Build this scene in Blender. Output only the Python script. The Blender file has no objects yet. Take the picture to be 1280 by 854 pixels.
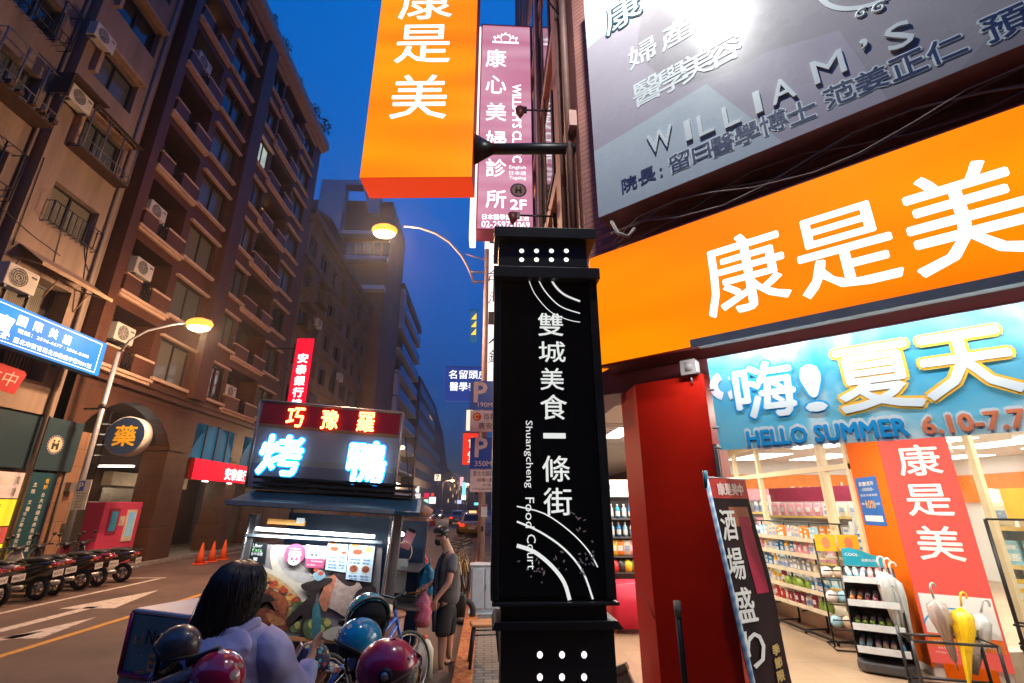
import bpy, bmesh, math, random
from mathutils import Vector, Matrix, noise
R = math.radians
random.seed(7)
S = bpy.context.scene
COL = S.collection

# ------------------------------------------------------------------ camera
F_PX, PITCH, EYE = 596.0, R(19.1), 1.9
YAW = math.atan((640 - 608) / (F_PX / math.cos(PITCH)))
cam = bpy.data.cameras.new('camera')
cam.sensor_width = 36.0
cam.lens = 36.0 * F_PX / 1280.0
cam.clip_start = 0.05
cam.clip_end = 2000
cob = bpy.data.objects.new('camera', cam)
COL.objects.link(cob)
cob.location = (0, 0, EYE)
cob.rotation_euler = (math.pi / 2 + PITCH, 0, -YAW)
S.camera = cob

# ------------------------------------------------------------------ sky, sun, exposure
W = bpy.data.worlds.new('World')
S.world = W
W.use_nodes = True
wn = W.node_tree
bg = wn.nodes['Background']
sky = wn.nodes.new('ShaderNodeTexSky')
sky.sky_type = 'NISHITA'
sky.sun_disc = False
sky.sun_elevation = R(1.0)
sky.sun_rotation = R(200)
geo = wn.nodes.new('ShaderNodeTexCoord')
sep = wn.nodes.new('ShaderNodeSeparateXYZ')
wn.links.new(geo.outputs['Generated'], sep.inputs[0])
dusk = wn.nodes.new('ShaderNodeValToRGB')                  # the blue hour: deeper blue overhead, darker down the street
de = dusk.color_ramp.elements
de[0].position = 0.0; de[0].color = (0.008, 0.02, 0.13, 1)
de[1].position = 0.85; de[1].color = (0.004, 0.30, 1.0, 1)
e2 = de.new(0.24); e2.color = (0.008, 0.044, 0.21, 1)
e3 = de.new(0.5); e3.color = (0.004, 0.11, 0.45, 1)
wn.links.new(sep.outputs['Z'], dusk.inputs[0])
tint = wn.nodes.new('ShaderNodeVectorMath')
tint.operation = 'MULTIPLY'
gain = wn.nodes.new('ShaderNodeVectorMath')
gain.operation = 'SCALE'
gain.inputs['Scale'].default_value = 9.0
wn.links.new(sky.outputs[0], tint.inputs[0])
wn.links.new(dusk.outputs[0], tint.inputs[1])
wn.links.new(tint.outputs[0], gain.inputs[0])
wn.links.new(gain.outputs[0], bg.inputs['Color'])
bg.inputs['Strength'].default_value = 0.12
sun = bpy.data.lights.new('sun', 'SUN')
sun.energy = 0.02
sun.angle = R(20)
sun.color = (0.7, 0.8, 1.0)
so = bpy.data.objects.new('sun', sun)
so.rotation_euler = (R(70), 0, R(-20))
COL.objects.link(so)
S.view_settings.view_transform = 'Standard'
S.view_settings.look = 'None'
S.view_settings.gamma = 1
S.view_settings.exposure = 0.35
S.cycles.use_denoising = True
S.cycles.max_bounces = 6
S.cycles.sample_clamp_indirect = 4.0
S.cycles.caustics_reflective = False
S.cycles.caustics_refractive = False

# ------------------------------------------------------------------ measuring helpers: a pixel of the photo seen on a real plane
_ct, _st, _cy, _sy = math.cos(PITCH), math.sin(PITCH), math.cos(YAW), math.sin(YAW)
FW = Vector((_sy * _ct, _cy * _ct, _st))
RT = Vector((_cy, -_sy, 0))
UP = RT.cross(FW)
EYEV = Vector((0, 0, EYE))
def ray(x, y): return FW + RT * ((x - 640) / F_PX) - UP * ((y - 427) / F_PX)
def atY(x, y, Y):
    d = ray(x, y); return EYEV + d * (Y / d.y)
def atX(x, y, X):
    d = ray(x, y); return EYEV + d * (X / d.x)
def gnd(x, y, z=0.0):
    d = ray(x, y); return EYEV + d * ((z - EYE) / d.z)

class Frame:
    """A vertical plane: local x to the right, y away from the viewer, z up; px() reads a pixel on it."""
    def __init__(s, o, rz):
        s.o = Vector(o); s.rz = rz
        s.u = Vector((math.cos(rz), math.sin(rz), 0)); s.n = Vector((-math.sin(rz), math.cos(rz), 0))
    def px(s, x, y, dy=0.0):
        d = ray(x, y); t = (s.o + s.n * dy - EYEV).dot(s.n) / d.dot(s.n)
        p = EYEV + d * t - s.o
        return p.dot(s.u), p.z

# ------------------------------------------------------------------ materials
MATS = {}
def principled(name):
    m = bpy.data.materials.new(name); m.use_nodes = True
    return m, m.node_tree, m.node_tree.nodes['Principled BSDF']
def M(name, col, rough=0.6, metal=0.0, var=0.15, scale=6.0, bump=0.0, bscale=60.0, spec=0.5, streak=False, coat=0.0, trans=0.0):
    if name in MATS: return MATS[name]
    m, nt, p = principled(name)
    N, L = nt.nodes, nt.links
    tc = N.new('ShaderNodeTexCoord')
    src = tc.outputs['Object']
    if streak:
        mp = N.new('ShaderNodeMapping'); mp.inputs['Scale'].default_value = (1.0, 1.0, 0.12)
        L.new(src, mp.inputs['Vector']); src = mp.outputs[0]
    nz = N.new('ShaderNodeTexNoise'); nz.inputs['Scale'].default_value = scale; nz.inputs['Detail'].default_value = 6; nz.inputs['Roughness'].default_value = 0.65
    L.new(src, nz.inputs['Vector'])
    rp = N.new('ShaderNodeValToRGB')
    c = Vector(col)
    rp.color_ramp.elements[0].position = 0.3; rp.color_ramp.elements[1].position = 0.7
    rp.color_ramp.elements[0].color = (*(c * (1 - var)), 1); rp.color_ramp.elements[1].color = (*[min(1, k) for k in c * (1 + var)], 1)
    L.new(nz.outputs['Fac'], rp.inputs[0]); L.new(rp.outputs[0], p.inputs['Base Color'])
    mr = N.new('ShaderNodeMapRange'); mr.inputs[3].default_value = max(0.02, rough - 0.08); mr.inputs[4].default_value = min(1, rough + 0.08)
    L.new(nz.outputs['Fac'], mr.inputs[0]); L.new(mr.outputs[0], p.inputs['Roughness'])
    p.inputs['Metallic'].default_value = metal
    p.inputs['Specular IOR Level'].default_value = spec
    p.inputs['Coat Weight'].default_value = coat
    p.inputs['Transmission Weight'].default_value = trans
    if bump:
        nb = N.new('ShaderNodeTexNoise'); nb.inputs['Scale'].default_value = bscale; nb.inputs['Detail'].default_value = 4
        L.new(tc.outputs['Object'], nb.inputs['Vector'])
        b = N.new('ShaderNodeBump'); b.inputs['Strength'].default_value = bump; b.inputs['Distance'].default_value = 0.02
        L.new(nb.outputs['Fac'], b.inputs['Height']); L.new(b.outputs[0], p.inputs['Normal'])
    MATS[name] = m
    return m
def E(name, col, strength=1.0, col2=None, scale=1.5, sample=True, stretch=(1, 1, 1), base=None, axis_wave=None):
    """A surface that gives off light; col2 makes the backlight uneven."""
    if name in MATS: return MATS[name]
    m, nt, p = principled(name)
    N, L = nt.nodes, nt.links
    p.inputs['Base Color'].default_value = (*(base or [k * 0.5 for k in col]), 1)
    p.inputs['Roughness'].default_value = 0.5
    p.inputs['Specular IOR Level'].default_value = 0.15
    p.inputs['Emission Strength'].default_value = strength
    if col2:
        tc = N.new('ShaderNodeTexCoord'); mp = N.new('ShaderNodeMapping'); mp.inputs['Scale'].default_value = stretch
        L.new(tc.outputs['Object'], mp.inputs['Vector'])
        if axis_wave:
            nz = N.new('ShaderNodeTexWave'); nz.bands_direction = axis_wave; nz.inputs['Scale'].default_value = scale; nz.inputs['Distortion'].default_value = 1.5
        else:
            nz = N.new('ShaderNodeTexNoise'); nz.inputs['Scale'].default_value = scale; nz.inputs['Detail'].default_value = 1
        L.new(mp.outputs[0], nz.inputs['Vector'])
        rp = N.new('ShaderNodeValToRGB'); rp.color_ramp.elements[0].position = 0.25; rp.color_ramp.elements[1].position = 0.75
        rp.color_ramp.elements[0].color = (*col, 1); rp.color_ramp.elements[1].color = (*col2, 1)
        L.new(nz.outputs['Fac'], rp.inputs[0]); L.new(rp.outputs[0], p.inputs['Emission Color'])
    else:
        p.inputs['Emission Color'].default_value = (*col, 1)
    if not sample: m.cycles.emission_sampling = 'NONE'
    MATS[name] = m
    return m
def brick(name, c1, c2, mortar, w=0.2, h=0.06, rough=0.6, axes='xz', bump=0.3, msize=0.008):
    if name in MATS: return MATS[name]
    m, nt, p = principled(name)
    N, L = nt.nodes, nt.links
    tc = N.new('ShaderNodeTexCoord'); sp = N.new('ShaderNodeSeparateXYZ'); cb = N.new('ShaderNodeCombineXYZ')
    L.new(tc.outputs['Object'], sp.inputs[0])
    if axes == 'xz':
        ad = N.new('ShaderNodeMath'); ad.operation = 'ADD'; L.new(sp.outputs['X'], ad.inputs[0]); L.new(sp.outputs['Y'], ad.inputs[1])
        L.new(ad.outputs[0], cb.inputs['X']); L.new(sp.outputs['Z'], cb.inputs['Y'])
    else:
        L.new(sp.outputs['X'], cb.inputs['X']); L.new(sp.outputs['Y'], cb.inputs['Y'])
    br = N.new('ShaderNodeTexBrick')
    br.inputs['Scale'].default_value = 1; br.inputs['Brick Width'].default_value = w; br.inputs['Row Height'].default_value = h
    br.inputs['Mortar Size'].default_value = msize
    br.inputs['Color1'].default_value = (*c1, 1); br.inputs['Color2'].default_value = (*c2, 1); br.inputs['Mortar'].default_value = (*mortar, 1)
    L.new(cb.outputs[0], br.inputs['Vector'])
    nz = N.new('ShaderNodeTexNoise'); nz.inputs['Scale'].default_value = 0.8; nz.inputs['Detail'].default_value = 8
    L.new(tc.outputs['Object'], nz.inputs['Vector'])
    mr = N.new('ShaderNodeMapRange'); mr.inputs[1].default_value = 0.3; mr.inputs[2].default_value = 0.7; mr.inputs[3].default_value = 0.72; mr.inputs[4].default_value = 1.15
    L.new(nz.outputs['Fac'], mr.inputs[0])
    mx = N.new('ShaderNodeMixRGB'); mx.blend_type = 'MULTIPLY'; mx.inputs[0].default_value = 1
    L.new(br.outputs['Color'], mx.inputs[1]); L.new(mr.outputs[0], mx.inputs[2])
    L.new(mx.outputs[0], p.inputs['Base Color'])
    p.inputs['Roughness'].default_value = rough
    b = N.new('ShaderNodeBump'); b.inputs['Strength'].default_value = bump; b.inputs['Distance'].default_value = 0.01; b.invert = True
    L.new(br.outputs['Fac'], b.inputs['Height']); L.new(b.outputs[0], p.inputs['Normal'])
    MATS[name] = m
    return m
def spots(name, base, cols, scale=18.0, thr=0.32, rough=0.5, emit=0.0):
    """Printed fabric or stickers: coloured voronoi shapes scattered over a base colour."""
    if name in MATS: return MATS[name]
    m, nt, p = principled(name)
    N, L = nt.nodes, nt.links
    tc = N.new('ShaderNodeTexCoord'); v = N.new('ShaderNodeTexVoronoi'); v.inputs['Scale'].default_value = scale
    L.new(tc.outputs['Object'], v.inputs['Vector'])
    sp = N.new('ShaderNodeSeparateColor'); L.new(v.outputs['Color'], sp.inputs[0])
    rp = N.new('ShaderNodeValToRGB'); rp.color_ramp.interpolation = 'CONSTANT'
    while len(rp.color_ramp.elements) < len(cols): rp.color_ramp.elements.new(0.5)
    for i, c in enumerate(cols):
        rp.color_ramp.elements[i].position = i / len(cols); rp.color_ramp.elements[i].color = (*c, 1)
    L.new(sp.outputs[0], rp.inputs[0])
    lt = N.new('ShaderNodeMath'); lt.operation = 'LESS_THAN'; lt.inputs[1].default_value = thr
    L.new(v.outputs['Distance'], lt.inputs[0])
    mx = N.new('ShaderNodeMixRGB'); mx.inputs[1].default_value = (*base, 1)
    L.new(lt.outputs[0], mx.inputs[0]); L.new(rp.outputs[0], mx.inputs[2]); L.new(mx.outputs[0], p.inputs['Base Color'])
    p.inputs['Roughness'].default_value = rough
    if emit:
        L.new(mx.outputs[0], p.inputs['Emission Color']); p.inputs['Emission Strength'].default_value = emit; m.cycles.emission_sampling = 'NONE'
    MATS[name] = m
    return m
def glass(name, tint=(0.9, 0.95, 0.95), mixf=0.88):
    if name in MATS: return MATS[name]
    m = bpy.data.materials.new(name); m.use_nodes = True
    nt = m.node_tree; nt.nodes.clear()
    o = nt.nodes.new('ShaderNodeOutputMaterial'); t = nt.nodes.new('ShaderNodeBsdfTransparent'); g = nt.nodes.new('ShaderNodeBsdfGlossy'); x = nt.nodes.new('ShaderNodeMixShader')
    t.inputs[0].default_value = (*tint, 1); g.inputs['Roughness'].default_value = 0.03; g.inputs['Color'].default_value = (1, 1, 1, 1)
    lw = nt.nodes.new('ShaderNodeLayerWeight'); lw.inputs[0].default_value = 0.5
    pw = nt.nodes.new('ShaderNodeMath'); pw.operation = 'POWER'; pw.inputs[1].default_value = 4.0
    ad = nt.nodes.new('ShaderNodeMath'); ad.operation = 'MULTIPLY_ADD'; ad.inputs[1].default_value = 0.6; ad.inputs[2].default_value = 0.04
    nt.links.new(lw.outputs['Facing'], pw.inputs[0]); nt.links.new(pw.outputs[0], ad.inputs[0]); nt.links.new(ad.outputs[0], x.inputs[0]); nt.links.new(t.outputs[0], x.inputs[1]); nt.links.new(g.outputs[0], x.inputs[2]); nt.links.new(x.outputs[0], o.inputs[0])
    MATS[name] = m
    return m
def curtain(name, c1, c2, scale=9.0):
    """A window pane with a curtain close behind it."""
    if name in MATS: return MATS[name]
    m, nt, p = principled(name)
    N, L = nt.nodes, nt.links
    tc = N.new('ShaderNodeTexCoord'); wv = N.new('ShaderNodeTexWave'); wv.bands_direction = 'X'; wv.inputs['Scale'].default_value = scale; wv.inputs['Distortion'].default_value = 3; wv.inputs['Detail'].default_value = 2
    wv.inputs['Detail Scale'].default_value = 0.6
    L.new(tc.outputs['Object'], wv.inputs['Vector'])
    rp = N.new('ShaderNodeValToRGB'); rp.color_ramp.elements[0].color = (*c1, 1); rp.color_ramp.elements[1].color = (*c2, 1)
    L.new(wv.outputs['Fac'], rp.inputs[0]); L.new(rp.outputs[0], p.inputs['Base Color'])
    p.inputs['Roughness'].default_value = 0.7; p.inputs['Coat Weight'].default_value = 1.0; p.inputs['Coat Roughness'].default_value = 0.04
    MATS[name] = m
    return m

# ------------------------------------------------------------------ mesh builder
_TXT = {}
def text_mesh(s, bold, shear):
    k = (s, bold, shear)
    if k in _TXT: return _TXT[k]
    cu = bpy.data.curves.new('lettering', 'FONT')
    cu.body = s; cu.size = 1.0; cu.offset = bold; cu.shear = shear; cu.resolution_u = 2
    cu.fill_mode = 'FRONT'
    ob = bpy.data.objects.new('lettering', cu)
    COL.objects.link(ob)
    me = ob.to_mesh()
    vs = [tuple(v.co) for v in me.vertices]; fs = [tuple(f.vertices) for f in me.polygons]
    ob.to_mesh_clear()
    bpy.data.objects.remove(ob); bpy.data.curves.remove(cu)
    if not vs: vs = [(0, 0, 0), (1, 0, 0), (1, 1, 0)]; fs = []
    xs = [v[0] for v in vs]; ys = [v[1] for v in vs]
    _TXT[k] = (vs, fs, min(xs), max(xs), min(ys), max(ys))
    return _TXT[k]

class MB:
    def __init__(s): s.v = []; s.f = []; s.mi = []; s.mats = []; s.cur = 0; s.T = None; s.sm = []
    def mat(s, m):
        if m not in s.mats: s.mats.append(m)
        s.cur = s.mats.index(m); return s
    def add(s, vs, fs, smooth=False):
        o = len(s.v)
        for p in vs:
            p = Vector(p)
            s.v.append(s.T @ p if s.T else p)
        for f in fs:
            s.f.append([o + i for i in f]); s.mi.append(s.cur); s.sm.append(smooth)
        return s
    def box(s, x0, x1, y0, y1, z0, z1):
        x0, x1 = sorted((x0, x1)); y0, y1 = sorted((y0, y1)); z0, z1 = sorted((z0, z1))
        return s.add([(x0, y0, z0), (x1, y0, z0), (x1, y1, z0), (x0, y1, z0), (x0, y0, z1), (x1, y0, z1), (x1, y1, z1), (x0, y1, z1)],
                     [(0, 3, 2, 1), (4, 5, 6, 7), (0, 1, 5, 4), (1, 2, 6, 5), (2, 3, 7, 6), (3, 0, 4, 7)])
    def poly(s, pts): return s.add(pts, [tuple(range(len(pts)))])
    def prism(s, pts, y0, y1):
        """outline in x,z pulled along y"""
        n = len(pts)
        a = sum(pts[i][0] * pts[(i + 1) % n][1] - pts[(i + 1) % n][0] * pts[i][1] for i in range(n))
        if a < 0: pts = pts[::-1]
        vs = [(p[0], y0, p[1]) for p in pts] + [(p[0], y1, p[1]) for p in pts]
        return s.add(vs, [tuple(range(n)), tuple(range(2 * n - 1, n - 1, -1))] + [(i + n, (i + 1) % n + n, (i + 1) % n, i) for i in range(n)])
    def slab(s, pts, z0, z1):
        n = len(pts)
        a = sum(pts[i][0] * pts[(i + 1) % n][1] - pts[(i + 1) % n][0] * pts[i][1] for i in range(n))
        if a < 0: pts = pts[::-1]
        vs = [(p[0], p[1], z0) for p in pts] + [(p[0], p[1], z1) for p in pts]
        return s.add(vs, [tuple(range(n - 1, -1, -1)), tuple(range(n, 2 * n))] + [(i, (i + 1) % n, (i + 1) % n + n, i + n) for i in range(n)])
    def tube(s, pts, r, n=8, close=False):
        pts = [Vector(p) for p in pts]; m = len(pts)
        rs = r if isinstance(r, (list, tuple)) else [r] * m
        vs = []; prev = None
        for i, p in enumerate(pts):
            if close: d = pts[(i + 1) % m] - pts[i - 1]
            else: d = pts[min(i + 1, m - 1)] - pts[max(i - 1, 0)]
            d = d.normalized() if d.length > 1e-9 else Vector((0, 0, 1))
            if prev is None:
                a = Vector((0, 0, 1)) if abs(d.z) < 0.9 else Vector((1, 0, 0))
                e = d.cross(a).normalized()
            else:
                e = (prev - d * prev.dot(d)).normalized()
            prev = e; g = d.cross(e)
            for k in range(n):
                t = 2 * math.pi * k / n
                vs.append(p + (e * math.cos(t) + g * math.sin(t)) * rs[i])
        fs = []
        for i in range(m if close else m - 1):
            j = (i + 1) % m
            for k in range(n):
                l = (k + 1) % n
                fs.append((i * n + k, i * n + l, j * n + l, j * n + k))
        if not close: fs += [tuple(range(n - 1, -1, -1)), tuple(range((m - 1) * n, m * n))]
        return s.add(vs, fs, True)
    def loft(s, rings, n=20, caps=True, e=2.0):
        """rings: (centre, half-width vector, half-height vector[, power])"""
        vs = []
        for rg in rings:
            c, a, b = Vector(rg[0]), Vector(rg[1]), Vector(rg[2]); q = rg[3] if len(rg) > 3 else e
            for k in range(n):
                t = 2 * math.pi * k / n
                x, y = math.cos(t), math.sin(t)
                x = math.copysign(abs(x) ** (2 / q), x); y = math.copysign(abs(y) ** (2 / q), y)
                vs.append(c + a * x + b * y)
        fs = []
        m = len(rings)
        for i in range(m - 1):
            for k in range(n):
                l = (k + 1) % n
                fs.append((i * n + k, i * n + l, (i + 1) * n + l, (i + 1) * n + k))
        if caps: fs += [tuple(range(n - 1, -1, -1)), tuple(range((m - 1) * n, m * n))]
        return s.add(vs, fs, True)
    def ell(s, c, r, n=14, m=9, z0=-1.0, z1=1.0):
        rg = []
        a0, a1 = math.asin(max(-1, z0)), math.asin(min(1, z1))
        for i in range(m):
            a = a0 + (a1 - a0) * i / (m - 1)
            q = max(0.001, math.cos(a))
            rg.append(((c[0], c[1], c[2] + r[2] * math.sin(a)), (r[0] * q, 0, 0), (0, r[1] * q, 0)))
        return s.loft(rg, n)
    def disc(s, c, rx, rz, y, n=24):
        return s.poly([(c[0] + rx * math.cos(2 * math.pi * k / n), y, c[1] + rz * math.sin(2 * math.pi * k / n)) for k in range(n)])
    def ring(s, c, r0, r1, y, a0=0.0, a1=360.0, n=32):
        vs = []; 
        for k in range(n + 1):
            t = R(a0 + (a1 - a0) * k / n)
            vs += [(c[0] + r0 * math.cos(t), y, c[1] + r0 * math.sin(t)), (c[0] + r1 * math.cos(t), y, c[1] + r1 * math.sin(t))]
        return s.add(vs, [(2 * i, 2 * i + 1, 2 * i + 3, 2 * i + 2) for i in range(n)])
    def text(s, t, x, z, h, y=-0.004, w=None, bold=0.0, shear=0.0, ext=0.0, align='c', turn=False, wmax=None, slope=0.0):
        if bold:                                   # heavier strokes: the lettering laid over itself, each layer 0.4 mm proud
            n0 = 0
            hh = h if h else 0.2
            for dx, dz in ((-1, 0), (1, 0), (0, 1), (0, -1)) + (((.7, .7), (-.7, .7), (.7, -.7), (-.7, -.7)) if bold > .035 else ()):
                s.text(t, x + dx * bold * hh, z + dz * bold * hh, h, y - n0 * 0.0004, w, 0.0, shear, ext, align, turn, wmax, slope); n0 += 1
            return s
        vs, fs, a, b, c, d = text_mesh(t, bold, shear)
        W0, H0 = max(1e-6, b - a), max(1e-6, d - c)
        if turn:                                   # read downwards
            vs = [(v[1], -v[0], 0) for v in vs]; a, b, c, d = c, d, -b, -a; W0, H0 = b - a, d - c
        sz = h / H0 if h else w / W0
        sx = w / W0 if w else sz
        if wmax and sx * W0 > wmax: sx = wmax / W0
        ox = {'c': -(a + b) / 2, 'l': -a, 'r': -b}[align]; oz = -(c + d) / 2
        pts = [(x + (v[0] + ox) * sx, y, z + (v[1] + oz) * sz + slope * (v[0] + ox) * sx) for v in vs]
        s.add(pts, fs)
        if ext:
            cnt = {}
            for f in fs:
                for i in range(len(f)):
                    e = (f[i], f[(i + 1) % len(f)]); k = tuple(sorted(e)); cnt.setdefault(k, []).append(e)
            side = []
            for k, l in cnt.items():
                if len(l) == 1: side.append(l[0])
            n = len(pts)
            s.add(pts + [(p[0], p[1] + ext, p[2]) for p in pts], [(b2, a2, a2 + n, b2 + n) for a2, b2 in side])
        return s
    def build(s, name, m=None, parent=None, bevel=0.0, sub=0):
        if m is not None and not s.mats: s.mats = [m]
        me = bpy.data.meshes.new(name)
        me.from_pydata([tuple(v) for v in s.v], [], s.f)
        for q in s.mats: me.materials.append(q)
        me.polygons.foreach_set('material_index', s.mi)
        me.polygons.foreach_set('use_smooth', s.sm)
        me.update()
        ob = bpy.data.objects.new(name, me)
        COL.objects.link(ob)
        if parent: ob.parent = parent
        if bevel:
            b = ob.modifiers.new('bevel', 'BEVEL'); b.width = bevel; b.segments = 2; b.limit_method = 'ANGLE'; b.angle_limit = R(50)
        if sub:
            b = ob.modifiers.new('subsurf', 'SUBSURF'); b.levels = sub; b.render_levels = sub
        return ob

def tag(o, label=None, cat=None, group=None, kind=None):
    if label: o['label'] = label
    if cat: o['category'] = cat
    if group: o['group'] = group
    if kind: o['kind'] = kind
    return o
def thing(name, label, cat, loc=(0, 0, 0), rz=0.0, group=None, rx=0.0, ry=0.0):
    o = bpy.data.objects.new(name, None); COL.objects.link(o)
    o.empty_display_size = 0.2
    o.location = loc; o.rotation_euler = (rx, ry, rz)
    return tag(o, label, cat, group)
def struct(ob): ob['kind'] = 'structure'; return ob
def copy_tree(o, parent=None):
    c = o.copy(); COL.objects.link(c)
    if parent: c.parent = parent
    for ch in [q for q in bpy.data.objects if q.parent == o]: copy_tree(ch, c)
    return c
def put(o, name, label, cat, loc, rz=0.0, group=None):
    o.location = loc; o.rotation_euler = (0, 0, rz); return tag(o, label, cat, group)
def skin_body(name, joints, edges, m, parent=None, sub=2, root=0):
    """One continuous limb-and-trunk surface grown from joints {name: (pos, radius)}."""
    bm = bmesh.new(); lay = bm.verts.layers.skin.verify(); vv = {}
    for i, (k, (p, r)) in enumerate(joints.items()):
        v = bm.verts.new(p); rr = r if isinstance(r, tuple) else (r, r)
        v[lay].radius = rr; v[lay].use_root = (i == root); vv[k] = v
    for a, b in edges: bm.edges.new((vv[a], vv[b]))
    me = bpy.data.meshes.new(name); bm.to_mesh(me); bm.free()
    me.materials.append(m)
    ob = bpy.data.objects.new(name, me); COL.objects.link(ob)
    if parent: ob.parent = parent
    sk = ob.modifiers.new('skin', 'SKIN'); sk.use_smooth_shade = True; sk.branch_smoothing = 0.4
    sb = ob.modifiers.new('subsurf', 'SUBSURF'); sb.levels = sub; sb.render_levels = sub
    return ob

# ================================================================== SETTING
asph = M('asphalt', (0.128, 0.082, 0.062), 0.62, var=0.42, scale=0.7, bump=0.6, bscale=160, spec=0.4)
pave = brick('pavers', (0.16, 0.13, 0.11), (0.20, 0.17, 0.14), (0.05, 0.045, 0.04), 0.2, 0.1, 0.55, axes='xy')
tile = brick('arcade_tiles', (0.40, 0.28, 0.18), (0.44, 0.31, 0.20), (0.30, 0.21, 0.14), 0.6, 0.6, 0.3, axes='xy', bump=0.1, msize=0.006)
kerbm = M('kerb_stone', (0.30, 0.27, 0.24), 0.7, var=0.3, scale=9, bump=0.4)
def worn(name, col, under=(.128, .082, .062), amount=.47):
    m, nt, p = principled(name); N, L = nt.nodes, nt.links
    tc = N.new('ShaderNodeTexCoord'); nz = N.new('ShaderNodeTexNoise'); nz.inputs['Scale'].default_value = 9; nz.inputs['Detail'].default_value = 10; nz.inputs['Roughness'].default_value = .75
    L.new(tc.outputs['Object'], nz.inputs['Vector'])
    rp = N.new('ShaderNodeValToRGB'); rp.color_ramp.elements[0].position = amount - .07; rp.color_ramp.elements[1].position = amount + .05
    rp.color_ramp.elements[0].color = (*under, 1); rp.color_ramp.elements[1].color = (*col, 1)
    L.new(nz.outputs['Fac'], rp.inputs[0]); L.new(rp.outputs[0], p.inputs['Base Color']); p.inputs['Roughness'].default_value = .65
    MATS[name] = m
    return m
yellow = worn('road_yellow', (.60, .30, .03), amount=.42)
white_p = worn('road_white', (.60, .54, .46), amount=.43)
b = MB(); b.poly([(-400, -60, -0.02), (400, -60, -0.02), (400, 700, -0.02), (-400, 700, -0.02)]); struct(b.build('ground', asph))
b = MB(); b.poly([(-11.6, -20, 0), (60, -20, 0), (60, 2, 0), (-0.3, 2, 0), (-0.3, 300, 0), (-11.6, 300, 0)]); struct(b.build('road', asph))
# left pavement with its kerb
b = MB(); b.slab([(-30, -10), (-11.75, -10), (-11.75, 300), (-30, 300)], -0.1, 0.10); struct(b.build('pavement', pave))
b = MB(); b.slab([(-11.75, -10), (-11.6, -10), (-11.6, 300), (-11.75, 300)], -0.1, 0.11); struct(b.build('kerb', kerbm))
# right pavement: it turns the corner
b = MB(); b.slab([(-0.12, 300), (-0.12, 2.6), (1.1, 1.2), (2.6, 0.35), (40, 0.35), (40, 8), (1.4, 8), (1.4, 300)], -0.1, 0.10); struct(b.build('pavement', pave))
def kerb_paint():
    m, nt, p = principled('painted_kerb')
    N, L = nt.nodes, nt.links
    tc = N.new('ShaderNodeTexCoord'); nz = N.new('ShaderNodeTexNoise'); nz.inputs['Scale'].default_value = 14; nz.inputs['Detail'].default_value = 8; nz.inputs['Roughness'].default_value = 0.8
    L.new(tc.outputs['Object'], nz.inputs['Vector'])
    rp = N.new('ShaderNodeValToRGB'); e = rp.color_ramp.elements
    e[0].position = 0.40; e[0].color = (0.20, 0.05, 0.02, 1); e[1].position = 0.62; e[1].color = (0.62, 0.35, 0.06, 1)
    q = e.new(0.50); q.color = (0.48, 0.10, 0.03, 1)
    L.new(nz.outputs['Fac'], rp.inputs[0]); L.new(rp.outputs[0], p.inputs['Base Color'])
    p.inputs['Roughness'].default_value = 0.28
    b = N.new('ShaderNodeBump'); b.inputs['Strength'].default_value = 0.7; b.inputs['Distance'].default_value = 0.03
    L.new(nz.outputs['Fac'], b.inputs['Height']); L.new(b.outputs[0], p.inputs['Normal'])
    return m
b = MB(); b.slab([(-0.34, 300), (-0.34, 2.5), (1.0, 0.95), (2.55, 0.13), (40, 0.13), (40, 0.348), (2.602, 0.348), (1.098, 1.198), (-0.122, 2.598), (-0.122, 300)], -0.1, 0.115); struct(b.build('kerb', kerb_paint()))
# markings
b = MB(); b.poly([(-9.3, -5, 0.004), (-9.17, -5, 0.004), (-9.0, 15.2, 0.004), (-9.13, 15.2, 0.004)]); b.poly([(-11.2, 15.3, 0.004), (-9.0, 15.3, 0.004), (-9.0, 15.42, 0.004), (-11.2, 15.42, 0.004)])
b.poly([(-11.0, 20.6, 0.004), (-10.88, 20.6, 0.004), (-10.88, 60, 0.004), (-11.0, 60, 0.004)]); struct(b.build('parking_marking', white_p))
b = MB(); b.poly([(-6.56, -5, 0.004), (-6.42, -5, 0.004), (-6.30, 120, 0.004), (-6.44, 120, 0.004)]); struct(b.build('centre_line', yellow))
P4 = [gnd(0, 600 + 641 / 1e9)] if False else None
arrow = [gnd(0, 794), gnd(110, 766), gnd(47, 771.5), gnd(70, 762), gnd(201, 742), gnd(110, 764), gnd(100, 772)]
b = MB()
b.poly([(-7.95, 6.0, 0.004), (-7.72, 6.0, 0.004), (-7.72, 11.2, 0.004), (-7.95, 11.2, 0.004)])
b.poly([(-8.35, 11.0, 0.004), (-7.3, 11.0, 0.004), (-7.83, 13.2, 0.004)])
b.poly([(-7.72, 7.7, 0.004), (-7.1, 8.8, 0.004), (-7.1, 9.2, 0.004), (-7.72, 8.3, 0.004)])
b.poly([(-7.35, 8.7, 0.004), (-6.75, 8.7, 0.004), (-7.05, 10.2, 0.004)])
struct(b.build('arrow_marking', white_p))
man_m = M('manhole_iron', (0.06, 0.055, 0.05), 0.5, 0.6)

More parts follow.
